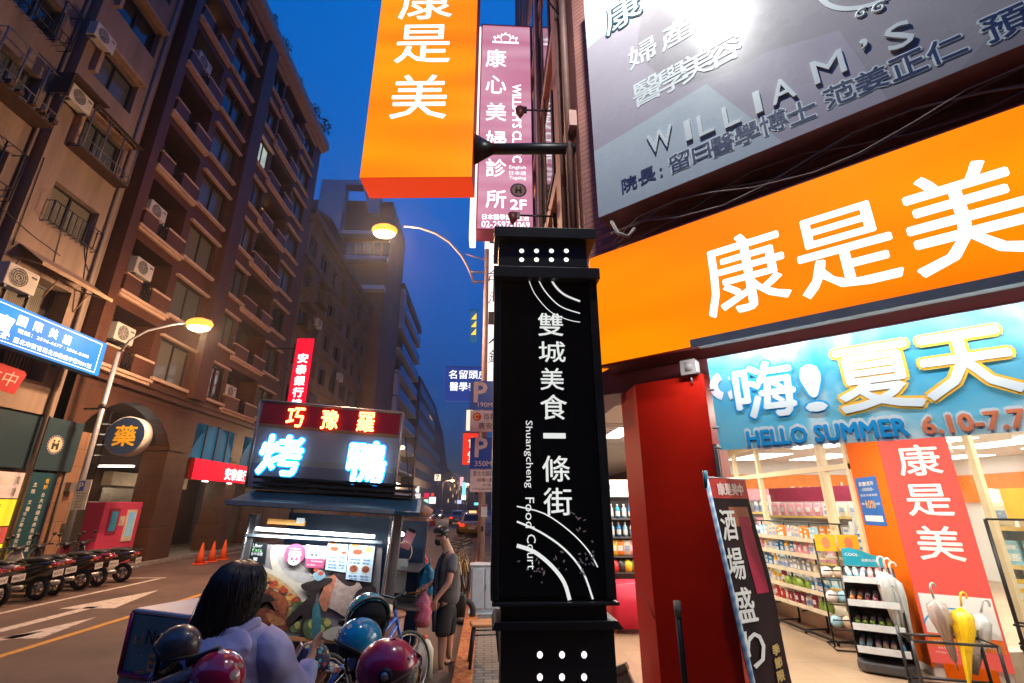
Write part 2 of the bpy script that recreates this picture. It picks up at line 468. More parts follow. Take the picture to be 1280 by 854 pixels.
# ------------------------------------------------------------------ facade builder (left side of the street faces +X)
def wall_holes(b, x0, x1, z0, z1, holes, depth=0.18, y=0.0):
    """a wall sheet at y with real openings and reveals"""
    xs = sorted({x0, x1, *[h[0] for h in holes], *[h[1] for h in holes]}); zs = sorted({z0, z1, *[h[2] for h in holes], *[h[3] for h in holes]})
    xs = [x for x in xs if x0 <= x <= x1]; zs = [z for z in zs if z0 <= z <= z1]
    for i in range(len(xs) - 1):
        for j in range(len(zs) - 1):
            cx, cz = (xs[i] + xs[i + 1]) / 2, (zs[j] + zs[j + 1]) / 2
            if any(h[0] < cx < h[1] and h[2] < cz < h[3] for h in holes): continue
            b.poly([(xs[i], y, zs[j]), (xs[i + 1], y, zs[j]), (xs[i + 1], y, zs[j + 1]), (xs[i], y, zs[j + 1])])
    for h in holes:
        d = h[4] if len(h) > 4 else depth
        a, c, e, f = h[:4]
        b.poly([(a, y, e), (a, y + d, e), (a, y + d, f), (a, y, f)]); b.poly([(c, y, e), (c, y, f), (c, y + d, f), (c, y + d, e)])
        b.poly([(a, y, e), (c, y, e), (c, y + d, e), (a, y + d, e)]); b.poly([(a, y, f), (a, y + d, f), (c, y + d, f), (c, y, f)])
def window(parent, x0, x1, z0, z1, y, fm, pm, n=2, cross=False, fw=0.05):
    f = MB().mat(fm)
    f.box(x0, x1, y, y + 0.06, z0, z0 + fw); f.box(x0, x1, y, y + 0.06, z1 - fw, z1)
    for i in range(n + 1):
        x = x0 + (x1 - x0 - fw) * i / n
        f.box(x, x + fw, y - 0.003 * (i % 2) - 0.002, y + 0.05, z0 + fw, z1 - fw)
    if cross: f.box(x0 + fw, x1 - fw, y + 0.012, y + 0.04, z1 - (z1 - z0) * 0.3, z1 - (z1 - z0) * 0.3 + 0.03)
    fo = f.build('window', None, parent)
    p = MB(); p.box(x0 + 0.02, x1 - 0.02, y + 0.055, y + 0.07, z0 + 0.02, z1 - 0.02); p.build('pane', pm, fo)
    return fo
alum = M('window_aluminium', (0.16, 0.15, 0.14), 0.4, 0.6)
dark_fr = M('dark_frame', (0.03, 0.03, 0.032), 0.45, 0.3)
rust = M('rusty_iron', (0.09, 0.05, 0.035), 0.75, 0.2, var=0.4, scale=12)
grey_iron = M('grey_iron', (0.19, 0.18, 0.19), 0.55, 0.4)
pane_sky = M('pane_dark', (0.015, 0.02, 0.025), 0.05, spec=0.9, var=0.05)
pane_cur = curtain('pane_curtain', (0.05, 0.055, 0.05), (0.13, 0.14, 0.125))
pane_cur2 = curtain('pane_drawn', (0.10, 0.095, 0.075), (0.22, 0.20, 0.15), 6)
pane_frost = M('pane_frosted', (0.10, 0.115, 0.13), 0.25, var=0.2, scale=3, spec=0.6)
pane_lit = E('pane_lit', (1.0, 0.55, 0.12), 1.1, sample=False)
pane_white = E('pane_white_lit', (0.55, 0.6, 0.55), 0.7, (0.3, 0.4, 0.36), 3, sample=False)
stucco = M('beige_stucco', (0.30, 0.215, 0.165), 0.85, var=0.3, scale=1.6, bump=0.35, bscale=90, streak=True)
stucco2 = M('grey_beige_stucco', (0.28, 0.205, 0.16), 0.85, var=0.3, scale=2.2, bump=0.35, bscale=90, streak=True)
LEFT = math.pi / 2
XF = -12.0

# ---- beige apartment building
apt = thing('apartment_building', 'old beige stucco apartment block with caged windows above the teal shop front', 'building', (XF, 0, 0), LEFT)
b = MB().mat(stucco)
hA2 = [(11.40, 12.95, 9.05, 10.25), (11.42, 13.05, 11.5, 12.75), (11.3, 12.85, 13.95, 15.1), (11.3, 13.05, 16.6, 17.75), (11.3, 13.0, 19.1, 20.3), (11.0, 12.9, 5.0, 7.6, 0.5)]
wall_holes(b, 10.85, 13.45, 4.2, 23.5, hA2, 0.22, -0.2)
b.poly([(10.85, -0.2, 4.2), (10.85, 0.2, 4.2), (10.85, 0.2, 23.5), (10.85, -0.2, 23.5)][::-1])
b.box(13.45, 14.05, 0.25, 0.4, 0, 23.5)
b.poly([(13.45, -0.2, 0), (13.45, 6, 0), (13.45, 6, 23.5), (13.45, -0.2, 23.5)])
hA1 = [(8.7, 10.45, 11.55, 12.75), (8.7, 10.35, 13.95, 15.1), (8.7, 10.4, 16.4, 17.6), (8.9, 10.4, 9.1, 10.3), (8.4, 10.4, 6.7, 7.9), (8.7, 10.4, 18.9, 20.1), (5.6, 7.4, 11.55, 12.75), (5.6, 7.4, 13.95, 15.1), (5.6, 7.4, 9.1, 10.3)]
b.mat(stucco2); wall_holes(b, 3.0, 10.85, 4.2, 23.5, hA1, 0.25, 0.12)
b.mat(stucco); b.box(3, 13.4, 0.75, 8, 0, 23.5)
b.box(3, 13.4, -0.05, 0.74, 23.35, 23.6)
b.build('wall', None, apt)
k = 0
for (x0, x1, z0, z1, *_) in hA2[:5]:
    window(apt, x0, x1, z0, z1, -0.02, dark_fr, [pane_cur2, pane_frost, pane_frost, pane_sky, pane_sky][k], 2); k += 1
window(apt, 11.0, 12.9, 5.0, 7.6, 0.24, alum, pane_cur2, 3)
for (x0, x1, z0, z1) in hA1: window(apt, x0, x1, z0, z1, 0.32, alum, pane_sky if z0 > 12 else pane_frost, 3, True)
hood = M('window_hood', (0.42, 0.27, 0.16), 0.7, var=0.25)
for (x0, x1, z0, z1, *_) in hA2[1:5]:
    b = MB().mat(hood); b.box(x0 - 0.12, x1 + 0.08, -0.42, -0.202, z1 + 0.02, z1 + 0.14)
    b.box(x0 - 0.14, x0 - 0.02, -0.38, -0.202, z0 - 0.02, z1 + 0.017); b.build('window_hood', None, apt)
def cage(x0, x1, z0, z1, y, d, m, name='window_cage', full=True, n=9):
    b = MB().mat(m)
    for z in ((z0, z0 + 0.32, z1) if full else (z0, z0 + 0.62)):
        b.tube([(x0, y, z), (x0, y - d, z), (x1, y - d, z), (x1, y, z)], 0.016, 5)
    for i in range(n + 1):
        x = x0 + (x1 - x0) * i / n
        top = z1 if (full and i % 3 == 0) else z0 + (0.32 if full else 0.62)
        b.tube([(x, y - d, z0), (x, y - d, top)], 0.014 if i % 3 else 0.022, 5)
        b.tube([(x, y, z0), (x, y - d, z0)], 0.01, 4)
    if full:
        w = (x1 - x0) / 3
        for i in range(3):
            cx = x0 + w * (i + 0.5)
            b.tube([(cx + w / 2 * math.cos(R(a)), y - d, z1 - w / 2 + w / 2 * math.sin(R(a))) for a in range(0, 181, 15)], 0.01, 4)
    return b.build(name, None, apt)
cage(11.35, 13.1, 11.4, 12.8, -0.2, 0.4, grey_iron)
cage(8.9, 10.6, 11.4, 12.75, 0.12, 0.55, grey_iron)
cage(8.9, 10.5, 13.85, 15.1, 0.12, 0.35, dark_fr)
cage(8.9, 10.5, 8.95, 10.3, 0.12, 0.35, dark_fr)
cage(11.38, 13.05, 9.0, 9.7, -0.2, 0.2, dark_fr, 'window_rail', False)
b = MB().mat(rust)
for x0, x1, z in ((11.3, 13.15, 11.38), (8.85, 10.65, 11.38)):
    b.box(x0, x1, (-0.6 if x0 > 11 else -0.43), (-0.2 if x0 > 11 else 0.12), z - 0.05, z - 0.017)
    for i in range(7):
        x = x0 + (x1 - x0) * (i + random.random()) / 7; b.box(x, x + 0.12, -0.55, -0.3, z + 0.0, z + 0.05 + 0.1 * random.random())
b.box(11.3, 13.2, -0.68, -0.2, 12.83, 12.86)
b.build('cage_tray', None, apt)
# pipes and cables down the beige wall
b = MB().mat(M('drain_pipe', (0.25, 0.2, 0.17), 0.6)); b.tube([(13.25, -0.27, 0), (13.25, -0.27, 23)], 0.05, 8); b.tube([(10.72, 0.05, 4.2), (10.72, 0.05, 23)], 0.04, 8); b.build('drain_pipe', None, apt)
b = MB().mat(dark_fr)
for (xa, za, xb, zb) in ((12.0, 9.0, 12.1, 7.9), (12.9, 9.1, 13.2, 7.6), (12.7, 9.3, 13.3, 8.4), (8.6, 9.5, 12.2, 8.4), (10.9, 10.6, 10.95, 8.0)):
    b.tube([(xa + (xb - xa) * t, -0.22, za + (zb - za) * t - 0.25 * math.sin(math.pi * t) * (abs(xb - xa) > 0.5)) for t in (0, .25, .5, .75, 1)], 0.012, 4)
b.build('cable', None, apt)
# sloping awning
b = MB().mat(M('old_awning', (0.40, 0.26, 0.15), 0.6, var=0.3, scale=5))
b.poly([(11.1, -0.21, 8.15), (13.15, -0.21, 8.15), (13.2, -1.1, 7.55), (10.9, -1.1, 7.55)]); b.poly([(11.1, -0.21, 8.12), (10.9, -1.1, 7.52), (13.2, -1.1, 7.52), (13.15, -0.21, 8.12)])
b.box(10.9, 13.2, -1.12, -1.10, 7.46, 7.56)
for x in (11.0, 12.1, 13.1): b.tube([(x, -1.1, 7.5), (x, -0.2, 7.75)], 0.02, 5); b.tube([(x, -0.5, 7.66), (x, -0.22, 7.1)], 0.02, 5)
b.build('awning', None, apt)
# first floor: dark shutters, curtains and cable trays behind the light box
b = MB().mat(M('wood_strips', (0.23, 0.14, 0.08), 0.6, var=0.4, scale=3, streak=True))
for i in range(9): b.box(12.1 + i * 0.1, 12.17 + i * 0.1, 0.18, 0.235, 4.35, 5.7)
b.build('slat_screen', None, apt)

# ---- air conditioner (outdoor unit), used many times
acw = M('ac_casing', (0.62, 0.58, 0.52), 0.5, var=0.12)
acd = M('ac_grille', (0.06, 0.06, 0.06), 0.5)
AC = None
def ac_unit(label, x, y, z, sc=1.0, root_x=XF, rz=LEFT, hang=None):
    global AC
    loc = Vector((root_x, 0, 0)) + Vector((math.cos(rz) * x - math.sin(rz) * y, math.sin(rz) * x + math.cos(rz) * y, z))
    if AC is None:
        t = thing('air_conditioner', '', '')
        b = MB().mat(acw); b.box(-0.42, 0.42, 0, 0.3, 0, 0.58); b.build('casing', None, t, 0.02)
        b = MB().mat(acd); b.disc((-0.1, 0.29), 0.24, 0.24, -0.006); b.mat(acw)
        for r in (0.07, 0.13, 0.19, 0.235): b.ring((-0.1, 0.29), r, r + 0.012, -0.012)
        for a in range(0, 360, 45): b.tube([(-0.1, -0.012, 0.29), (-0.1 + 0.24 * math.cos(R(a)), -0.012, 0.29 + 0.24 * math.sin(R(a)))], 0.005, 4)
        b.build('fan_grille', None, t)
        b = MB().mat(acd); b.box(0.2, 0.36, -0.004, 0, 0.42, 0.47); b.build('badge', None, t)
        b = MB().mat(grey_iron); b.box(-0.36, -0.3, 0.02, 0.3, -0.06, -0.002); b.box(0.3, 0.36, 0.02, 0.3, -0.06, -0.002); b.build('bracket', None, t)
        AC = t
    else: t = copy_tree(AC)
    t.location = loc; t.rotation_euler = (0, 0, rz); t.scale = (sc, sc, sc)
    return tag(t, label, 'air conditioner', 'air conditioners on the facades')
ac_unit('boxy air conditioner high on beige wall, beside the window below the blue reflecting pane', 10.98, -0.55, 14.72, .85)
ac_unit('air conditioner under a rusty hood beside the iron cage of the beige block', 10.95, -0.55, 12.38, 0.85)
ac_unit('pale air conditioner just above the blue light box, left of the beige awning', 10.95, -0.75, 6.8, .95)
b = MB().mat(rust); b.box(10.4, 11.6, -0.75, -0.21, 12.97, 13.0); b.box(10.4, 10.43, -0.7, -0.21, 12.3, 12.967); b.build('hood', None, apt)

# ---- brown brick building
bb = brick('brown_brick', (0.12, 0.040, 0.017), (0.145, 0.05, 0.022), (0.06, 0.028, 0.02), 0.22, 0.07, 0.55)
bstone = brick('brown_stone', (0.085, 0.038, 0.024), (0.10, 0.044, 0.027), (0.045, 0.022, 0.016), 0.6, 0.6, 0.42, msize=0.012)
sillm = M('pale_sill', (0.62, 0.42, 0.30), 0.6, var=0.2, scale=5)
br = thing('brick_apartment_building', 'tall dark brown brick building with pale sills, balconies and arched ground floor', 'building', (XF, 0, 0), LEFT)
FL = [8.5 + 2.45 * k for k in range(7)]           # balcony slabs
holes = []
for z in [6.05] + FL:
    top = z + 2.0 if z < 23 else z + 1.9
    holes += [(14.75, 16.75, z + 0.12, z + 2.0, 0.9), (17.15, 19.0, z + 0.22, z + 1.75), (20.5, 21.75, z + 0.22, z + 1.75), (21.95, 24.75, z + 0.12, z + 2.0, 0.9), (25.0, 26.75, z + 0.22, z + 1.75)]
b = MB().mat(bb)
wall_holes(b, 14.1, 27.9, 5.7, 25.4, holes, 0.2)
b.mat(bstone)
# arched ground floor: piers with a lower, splayed base and shallow arches
def arch_outline(x0, x1, zs, zc, n=14):
    return [(x0 + (x1 - x0) * i / n, zs + (zc - zs) * math.sin(math.pi * i / n) ** 0.7) for i in range(n + 1)]
for (x0, x1, a, c) in ((14.1, 19.9, 14.7, 18.95), (19.9, 24.0, 20.35, 23.55), (24.0, 27.9, 24.0 + 0.45, 27.4)):
    ar = arch_outline(a, c, 4.05, 5.25)
    b.prism([(x0, 5.7)] + [(x0, 4.05)] + ar + [(x1, 4.05), (x1, 5.7)], 0.0, 0.45)
    b.box(x0, a, 0, 0.9, 0, 4.049); b.box(c, x1, 0, 0.9, 0, 4.049)
    b.box(c - 0.12, x1 + 0.1, -0.12, 0.95, 0.1, 1.15)
    b.box(c - 0.05, x1 + 0.03, -0.06, 0.93, 3.9, 4.06)
for z, d in ((5.62, 0.14), (5.86, 0.07)): b.box(14.1, 27.9, -d, -0.002, z, z + 0.12)
b.mat(bb); b.box(19.25, 20.15, -0.28, -0.003, 5.99, 25.2); b.box(14.1, 14.45, -0.18, -0.003, 5.99, 25.2)
b.box(14.1, 27.9, 1.3, 12, 5.7, 25.4); b.box(14.1, 27.9, 0.0, 0.001, 25.4, 25.5)
b.poly([(27.9, 0, 0), (27.9, 1.3, 0), (27.9, 1.3, 25.4), (27.9, 0, 25.4)]); b.poly([(14.1, 0, 0), (14.1, 0, 25.4), (14.1, 1.3, 25.4), (14.1, 1.3, 0)])
b.mat(M('arcade_dark', (0.10, 0.055, 0.04), 0.7)); b.box(14.1, 27.9, 3.6, 3.8, 0, 5.6); b.poly([(14.1, 0.5, 5.6), (27.9, 0.5, 5.6), (27.9, 3.6, 5.6), (14.1, 3.6, 5.6)])
b.build('wall', None, br)
b = MB().mat(sillm); b.box(14.0, 28.05, -0.45, 1.2, 25.6, 26.15); b.box(14.05, 27.98, -0.25, 1.0, 25.35, 25.598); b.build('cornice', M('cornice_stone', (0.33, 0.22, 0.17), 0.7, var=0.3, scale=3), br)
panes = [pane_cur, pane_sky, pane_cur2, pane_sky, pane_cur, pane_frost]
scroll = M('wrought_iron', (0.02, 0.02, 0.022), 0.5, 0.5)
for fi, z in enumerate([6.05] + FL):
    for wi, (x0, x1) in enumerate(((17.15, 19.0), (20.5, 21.75), (25.0, 26.75))):
        pm = [pane_cur2, pane_cur, pane_cur2, pane_cur, pane_cur, pane_sky, pane_sky, pane_sky][fi] if wi == 0 else random.choice(panes)
        if wi == 1 and fi == 5: pm = pane_white
        w = window(br, x0, x1, z + 0.22, z + 1.75, 0.12, dark_fr, pm, 2)
        s_ = MB().mat(sillm); s_.box(x0 - 0.15, x1 + 0.15, -0.14, -0.003, z + 0.10, z + 0.215); s_.build('sill', None, w)
        s_ = MB().mat(sillm); s_.box(x0 - 0.15, x1 + 0.15, -0.14, -0.003, z + 1.755, z + 1.84); s_.build('lintel', None, w)
    for bi, (x0, x1) in enumerate(((14.75, 16.75), (21.95, 24.75))):
        s_ = MB().mat(sillm)
        s_.box(x0 - 0.22, x1 + 0.22, -0.18, -0.004, z - 0.05, z + 0.05); s_.box(x0 - 0.16, x1 + 0.16, -0.12, -0.004, z - 0.15, z - 0.052)
        ba = s_.build('balcony', None, br)
        s_ = MB().mat(bb); gx0, gx1 = x0 + (0.62, 1.15)[bi], x0 + (1.15, 1.75)[bi]
        s_.box(x0 - 0.1, gx0, -0.13, -0.03, z + 0.05, z + 0.62); s_.box(gx1, x1 + 0.1, -0.13, -0.03, z + 0.05, z + 0.62)
        s_.mat(sillm); s_.box(x0 - 0.14, gx0, -0.15, -0.004, z + 0.622, z + 0.68); s_.box(gx1, x1 + 0.14, -0.15, -0.004, z + 0.622, z + 0.70)
        s_.build('parapet', None, ba)
        s_ = MB().mat(scroll)
        for i in range(6):
            x = gx0 + (gx1 - gx0) * i / 5; s_.tube([(x, -0.1, z + 0.05), (x, -0.1, z + 0.7)], 0.011, 4)
        for i in range(3):
            cx = gx0 + (gx1 - gx0) * (i + 0.5) / 3
            for cz in (0.2, 0.42, 0.6): s_.tube([(cx + 0.085 * math.cos(R(a)), -0.1, z + cz + 0.085 * math.sin(R(a))) for a in range(0, 331, 30)], 0.012, 4)
        s_.build('scroll_grille', None, ba)
        dm = pane_sky
        if bi == 0 and fi in (6,): dm = pane_lit
        if bi == 0 and fi in (5,): dm = pane_white
        if bi == 1 and fi in (4,): dm = pane_lit
        xd = x1 - 0.85 if bi == 0 else x0 + 1.2
        s_ = MB().mat(dark_fr); s_.box(xd, xd + 0.75, 0.82, 0.88, z + 0.13, z + 1.95); d_ = s_.build('balcony_door', None, br)
        s_ = MB(); s_.box(xd + 0.2, xd + 0.62, 0.80, 0.815, z + 1.2, z + 1.85); s_.build('pane', dm, d_)
        s_ = MB().mat(bstone); s_.box(x0, x1, 0.885, 0.92, z + 0.12, z + 2.0); s_.build('back_wall', None, ba)
for n_, (x, z) in zip(('first', 'second', 'third', 'top'), ((15.3, 6.95), (15.35, 9.35), (15.25, 11.55), (15.5, 18.9))):
    ac_unit('white air conditioner in the %s brick balcony niche beside the beige block' % n_, x, -0.1, z, 1.0)
for n_, (x, z) in zip(('above the red vertical bank sign', 'in the far niche, under the lit slit', 'lowest niche left of the red vertical sign'), ((23.6, 13.65), (22.9, 16.1), (22.4, 6.65))):
    ac_unit('air conditioner on brick balcony ' + n_, x, -0.05, z, 1.0)
# roof plants
leafm = M('roof_leaf', (0.035, 0.06, 0.03), 0.7, var=0.4)
def shrub(label, x, y, z, r, n=70, name='roof_shrub', h=1.0):
    t = thing(name, label, 'plant', (x, y, z), 0, 'plants on the brick roof')
    b = MB().mat(M('twig', (0.05, 0.035, 0.02), 0.8))
    for i in range(5):
        a = random.random() * 6.28; b.tube([(0, 0, 0), (math.cos(a) * r * .3, math.sin(a) * r * .3, r * .5 * h), (math.cos(a) * r * .6, math.sin(a) * r * .6, r * 1.1 * h)], [0.02, 0.014, 0.006], 4)
    b.build('stem', None, t)
    b = MB().mat(leafm)
    for i in range(n):
        a, e, q = random.random() * 6.28, random.random(), r * random.random() ** .5
        c = Vector((math.cos(a) * q * .7, math.sin(a) * q * .7, (0.3 + e * 1.1) * r * h)); u = Vector((random.uniform(-1, 1), random.uniform(-1, 1), random.uniform(-1, 1))).normalized(); w = u.orthogonal().normalized()
        l = r * random.uniform(.12, .25)
        b.poly([c - u * l, c + w * l * .5, c + u * l, c - w * l * .5])
    b.build('leaves', None, t)
for (y_, r_, lb) in ((19.0, .35, 'small shrub on the brick roof edge, nearest the camera'), (20.6, .45, 'twiggy shrub on the brick roof edge, second along'), (22.8, .3, 'thin low shrub on the brick roof edge, midway along'), (25.4, .55, 'round bush on the brick roof edge before the corner'), (26.9, .8, 'largest dark bush at the far corner of brick roof')):
    shrub(lb, XF + 0.25, y_, 26.15, r_)
# arcade floor contents behind the arches
t = thing('ticket_kiosk', 'bright pink kiosk machine with a slim screen under the brick arch', 'kiosk', (-12.15, 16.75, 0.10), LEFT)
pink_m = M('kiosk_pink', (0.62, 0.06, 0.14), 0.35, coat=0.4, var=0.05)
b = MB().mat(pink_m); b.box(0, 1.75, 0, 0.7, 0, 1.95); b.build('body', None, t, 0.03)
b = MB().mat(M('kiosk_cream', (0.7, 0.62, 0.5), 0.5)); b.box(1.05, 1.5, -0.03, -0.002, 0.7, 1.7); b.build('screen_frame', None, t)
b = MB().mat(E('kiosk_screen', (0.12, 0.2, 0.28), 1.0, (0.2, 0.25, 0.18), 3, sample=False)); b.box(1.12, 1.43, -0.036, -0.031, 0.85, 1.62); b.build('screen', None, t)
b = MB().mat(M('kiosk_dark', (0.3, 0.03, 0.07), 0.4)); b.box(0.25, 0.7, -0.02, -0.002, 0.95, 1.75); b.mat(M('kiosk_blue', (0.05, 0.35, 0.6), 0.4)); b.box(0.33, 0.62, -0.03, -0.021, 1.05, 1.65); b.mat(white_p); b.box(0.78, 1.0, -0.012, -0.002, 1.2, 1.5)
b.mat(M('kiosk_blue')if False else MATS['kiosk_blue']); b.box(0.65, 0.85, -0.02, -0.002, 0.42, 0.5); b.build('notice', None, t)
shut = M('roller_shutter', (0.22, 0.18, 0.14), 0.45, 0.5, var=0.2)
def shutter(label, x0, x1, z1, y=3.4):
    t = thing('roller_shutter', label, 'shutter', (XF, 0, 0.1), LEFT, 'roller shutters under the arches')
    b = MB().mat(shut)
    for i in range(int(z1 / 0.11)): b.box(x0, x1, y - 0.02 - 0.015 * (i % 2), y + 0.03, i * 0.11, i * 0.11 + 0.108)
    b.build('slats', None, t)
    b = MB().mat(M('shop_fascia', (0.42, 0.32, 0.22), 0.6)); b.box(x0, x1, y - 0.3, y + 0.1, z1 + 0.01, z1 + 0.55); b.build('shutter_box', None, t)
shutter('half lit grey roller shutter behind the pink kiosk', 17.2, 19.7, 2.5)
shutter('grey roller shutter behind the orange cones', 20.8, 22.9, 2.6)
shutter('grey roller shutter farthest along, beside the lit cart', 23.2, 25.9, 2.6)
t = thing('tube_light', 'slanting white tube lamp under the brick arch ceiling', 'lamp', (XF, 0, 0), LEFT)
b = MB().mat(E('tube_white', (1, 0.97, 0.85), 6.0)); b.box(19.0, 19.12, 1.2, 2.6, 3.3, 3.36); b.build('tube', None, t)
for q_, e_ in (((18.4, 2.2, 3.2), 26), ((22.4, 2.0, 2.7), 34), ((25.2, 2.0, 2.7), 30)):
    l = bpy.data.lights.new('arcade_tube_light', 'POINT'); l.energy = e_; l.color = (1, .82, .6); l.shadow_soft_size = .2; lo = bpy.data.objects.new('arcade_tube_light', l); COL.objects.link(lo); lo.parent = t; lo.location = q_
for lb, y_ in (('orange traffic cone nearest the brick pillar', 18.75), ('orange traffic cone, middle one of three beyond the scooters', 19.5), ('orange traffic cone standing closest to the duck cart', 20.3)):
    c = thing('traffic_cone', lb, 'traffic cone', (-9.95, y_, 0), random.random(), 'orange traffic cones')
    b = MB().mat(M('cone_orange', (0.75, 0.10, 0.02), 0.45)); b.loft([((0, 0, 0.04), (.16, 0, 0), (0, .16, 0)), ((0, 0, .3), (.1, 0, 0), (0, .1, 0)), ((0, 0, .68), (.028, 0, 0), (0, .028, 0)), ((0, 0, .7), (.02, 0, 0), (0, .02, 0))], 16); b.build('cone', None, c)
    b = MB().mat(MATS['cone_orange']); b.box(-.19, .19, -.19, .19, 0, .04); b.build('base', None, c, 0.01)

# ------------------------------------------------------------------ signs and street furniture on the left
def lightbox(name, label, cat, loc, rz, x0, x1, z0, z1, depth, face, side, frame=None, group=None, fw=0.03):
    t = thing(name, label, cat, loc, rz, group)
    b = MB().mat(side); b.box(x0, x1, 0.004, depth, z0, z1); b.build('casing', None, t, 0.01)
    b = MB().mat(face); b.poly([(x0, 0, z0), (x1, 0, z0), (x1, 0, z1), (x0, 0, z1)]); b.build('face', None, t)
    if frame:
        b = MB().mat(frame); b.box(x0 - fw, x1 + fw, -0.02, depth, z1, z1 + fw); b.box(x0 - fw, x1 + fw, -0.02, depth, z0 - fw, z0); b.box(x0 - fw, x0, -0.02, depth, z0, z1); b.box(x1, x1 + fw, -0.02, depth, z0, z1); b.build('frame', None, t)
    return t
wht = E('letter_white', (1, 1, 1), 1.25, sample=False)
wht_dim = M('letter_white_paint', (0.75, 0.74, 0.7), 0.5, var=0.05)
blk = M('letter_black', (0.015, 0.015, 0.018), 0.5, var=0.05)
steel = M('galvanised_steel', (0.42, 0.40, 0.40), 0.45, 0.7, var=0.15)
black_metal = M('black_metal', (0.02, 0.02, 0.022), 0.4, 0.4)

t = lightbox('shop_sign', 'glowing blue light box with white lettering on the beige building', 'sign', (-11.0, 0, 0), LEFT, 8.0, 13.6, 5.37, 6.33, 0.3,
             E('blue_lightbox', (0.0, 0.13, 0.60), 1.0, (0.01, 0.30, 0.85), 0.9), M('blue_side', (0.03, 0.2, 0.5), 0.4))
b = MB().mat(wht)
for z in (5.43, 6.25): b.box(8.0, 13.42, -0.004, -0.001, z, z + 0.018)
b.box(13.42, 13.438, -0.004, -0.001, 5.43, 6.268)
F1 = Frame((-11.0, 0, 0), LEFT)
for ch, (px, py), h in (('寶', (5, 405), .42), ('國', (28, 402), .24), ('際', (48, 409), .24), ('美', (67, 417), .24), ('語', (84, 425), .24)):
    x, z = F1.px(px, py); b.text(ch, x, z, h, bold=0.03)
x, z = F1.px(70, 431); b.text('電話：2596-6677 · 2596-8480', x, z, 0.10, w=2.1, bold=0.02)
x, z = F1.px(60, 438); b.text('立案：臺北市教育局北市教設字第7801號', x, z - .03, 0.13, w=2.75, bold=0.02)
b.build('lettering', None, t)
b = MB().mat(dark_fr)
for x in (9.0, 11.0, 13.0): b.tube([(x, 0.3, 6.2), (x, 1.0, 6.35)], 0.025, 5); b.tube([(x, 0.3, 5.5), (x, 1.0, 5.5)], 0.025, 5)
b.build('bracket', None, t)
t = thing('enrolment_banner', 'small red banner with pale lettering hanging below the blue light box', 'banner', (-11.4, 0, 0), LEFT)
F1 = Frame((-11.4, 0, 0), LEFT)
b = MB().mat(M('red_cloth', (0.5, 0.02, 0.02), 0.7))
b.prism([(9.8, 4.55), (11.85, 4.45), (12.0, 4.98), (11.9, 5.05), (9.8, 5.15)], 0, 0.01); b.build('cloth', None, t)
b = MB().mat(M('pale_print', (0.7, 0.5, 0.45), 0.6)); b.text('招生中', 11.2, 4.78, 0.36, w=1.25, shear=0.2); b.build('lettering', None, t)
teal = M('teal_fascia', (0.020, 0.050, 0.070), 0.5, var=0.12, scale=1.2)
t = thing('shop_fascia', 'dark teal shop fascia with a round H emblem under the beige block', 'sign', (-11.85, 0, 0), LEFT)
b = MB().mat(teal); b.box(3.0, 14.7, 0, 0.18, 2.82, 4.2); b.build('panel', None, t, 0.01)
def hemblem(parent, cx, cz, r):
    b = MB().mat(M('emblem_navy', (0.03, 0.08, 0.2), 0.5)); b.disc((cx, cz), r * 1.05, r * 1.05, -0.004)
    b.mat(M('emblem_cream', (0.75, 0.55, 0.36), 0.5)); b.disc((cx, cz), r * 0.82, r * 0.82, -0.008)
    for k in range(22):
        a = k / 22 * 2 * math.pi; b.disc((cx + r * 0.93 * math.cos(a), cz + r * .93 * math.sin(a)), r * .06, r * .06, -0.008, 5)
    b.mat(M('emblem_dark', (0.03, 0.06, 0.05), 0.5))
    for sx in (-1, 1):
        b.disc((cx + sx * r * 0.27, cz + r * 0.38), r * .13, r * .13, -0.012, 12); b.box(cx + sx * r * .27 - r * .14, cx + sx * r * .27 + r * .14, -0.013, -0.010, cz - r * .5, cz + r * .2)
    b.box(cx - r * .2, cx + r * .2, -0.0125, -0.0105, cz - r * .17, cz + r * .08)
    b.build('emblem', None, parent)
F1 = Frame((-11.85, 0, 0), LEFT); x, z = F1.px(69, 556); hemblem(t, x, z, 0.26)
t = thing('advert_poster', 'yellow and pink advert posters lit in the window under teal fascia', 'poster', (-11.9, 0, 0), LEFT)
b = MB().mat(E('poster_pale', (0.75, 0.45, 0.32), 0.75, sample=False)); b.box(10.2, 13.4, 0, 0.03, 2.1, 2.72)
b.mat(E('poster_yellow', (0.8, 0.62, 0.03), 0.9, sample=False)); b.box(10.2, 13.4, -0.004, 0.03, 1.45, 2.07)
b.mat(E('poster_red', (0.6, 0.08, 0.06), 0.7, sample=False)); b.box(10.2, 13.4, -0.002, 0.03, 1.05, 1.42)
b.mat(MATS['poster_yellow']); b.box(10.2, 13.4, -0.006, 0.03, 0.55, 1.03); b.build('sheet', None, t)
b = MB().mat(wht_dim)
b.text('網路購票', 12.7, 2.52, 0.2, y=-0.01, w=1.2, bold=.02); b.text('實在省台灣', 12.6, 2.25, 0.2, y=-0.01, w=1.3, bold=.02)
b.text('ここまで', 12.8, 1.32, 0.14, y=-0.01, w=.8); b.text('とこそ', 12.9, 1.14, 0.13, y=-0.01, w=.7); b.mat(blk)
b.text('可信卡', 12.6, 1.9, 0.16, y=-0.01, w=.8, shear=.2); b.text('物享', 12.5, 1.7, 0.16, y=-0.01, w=.5); b.text('優惠', 12.6, 1.53, 0.13, y=-0.01, w=.6); b.build('lettering', None, t)
t = thing('menu_board', 'tall dark teal board with columns of pale and yellow characters', 'sign', (-11.88, 0, 0), LEFT)
b = MB().mat(M('teal_board', (0.012, 0.07, 0.10), 0.5)); b.box(13.46, 14.35, 0, 0.05, 0.4, 2.76); b.build('panel', None, t)
b = MB().mat(wht_dim)
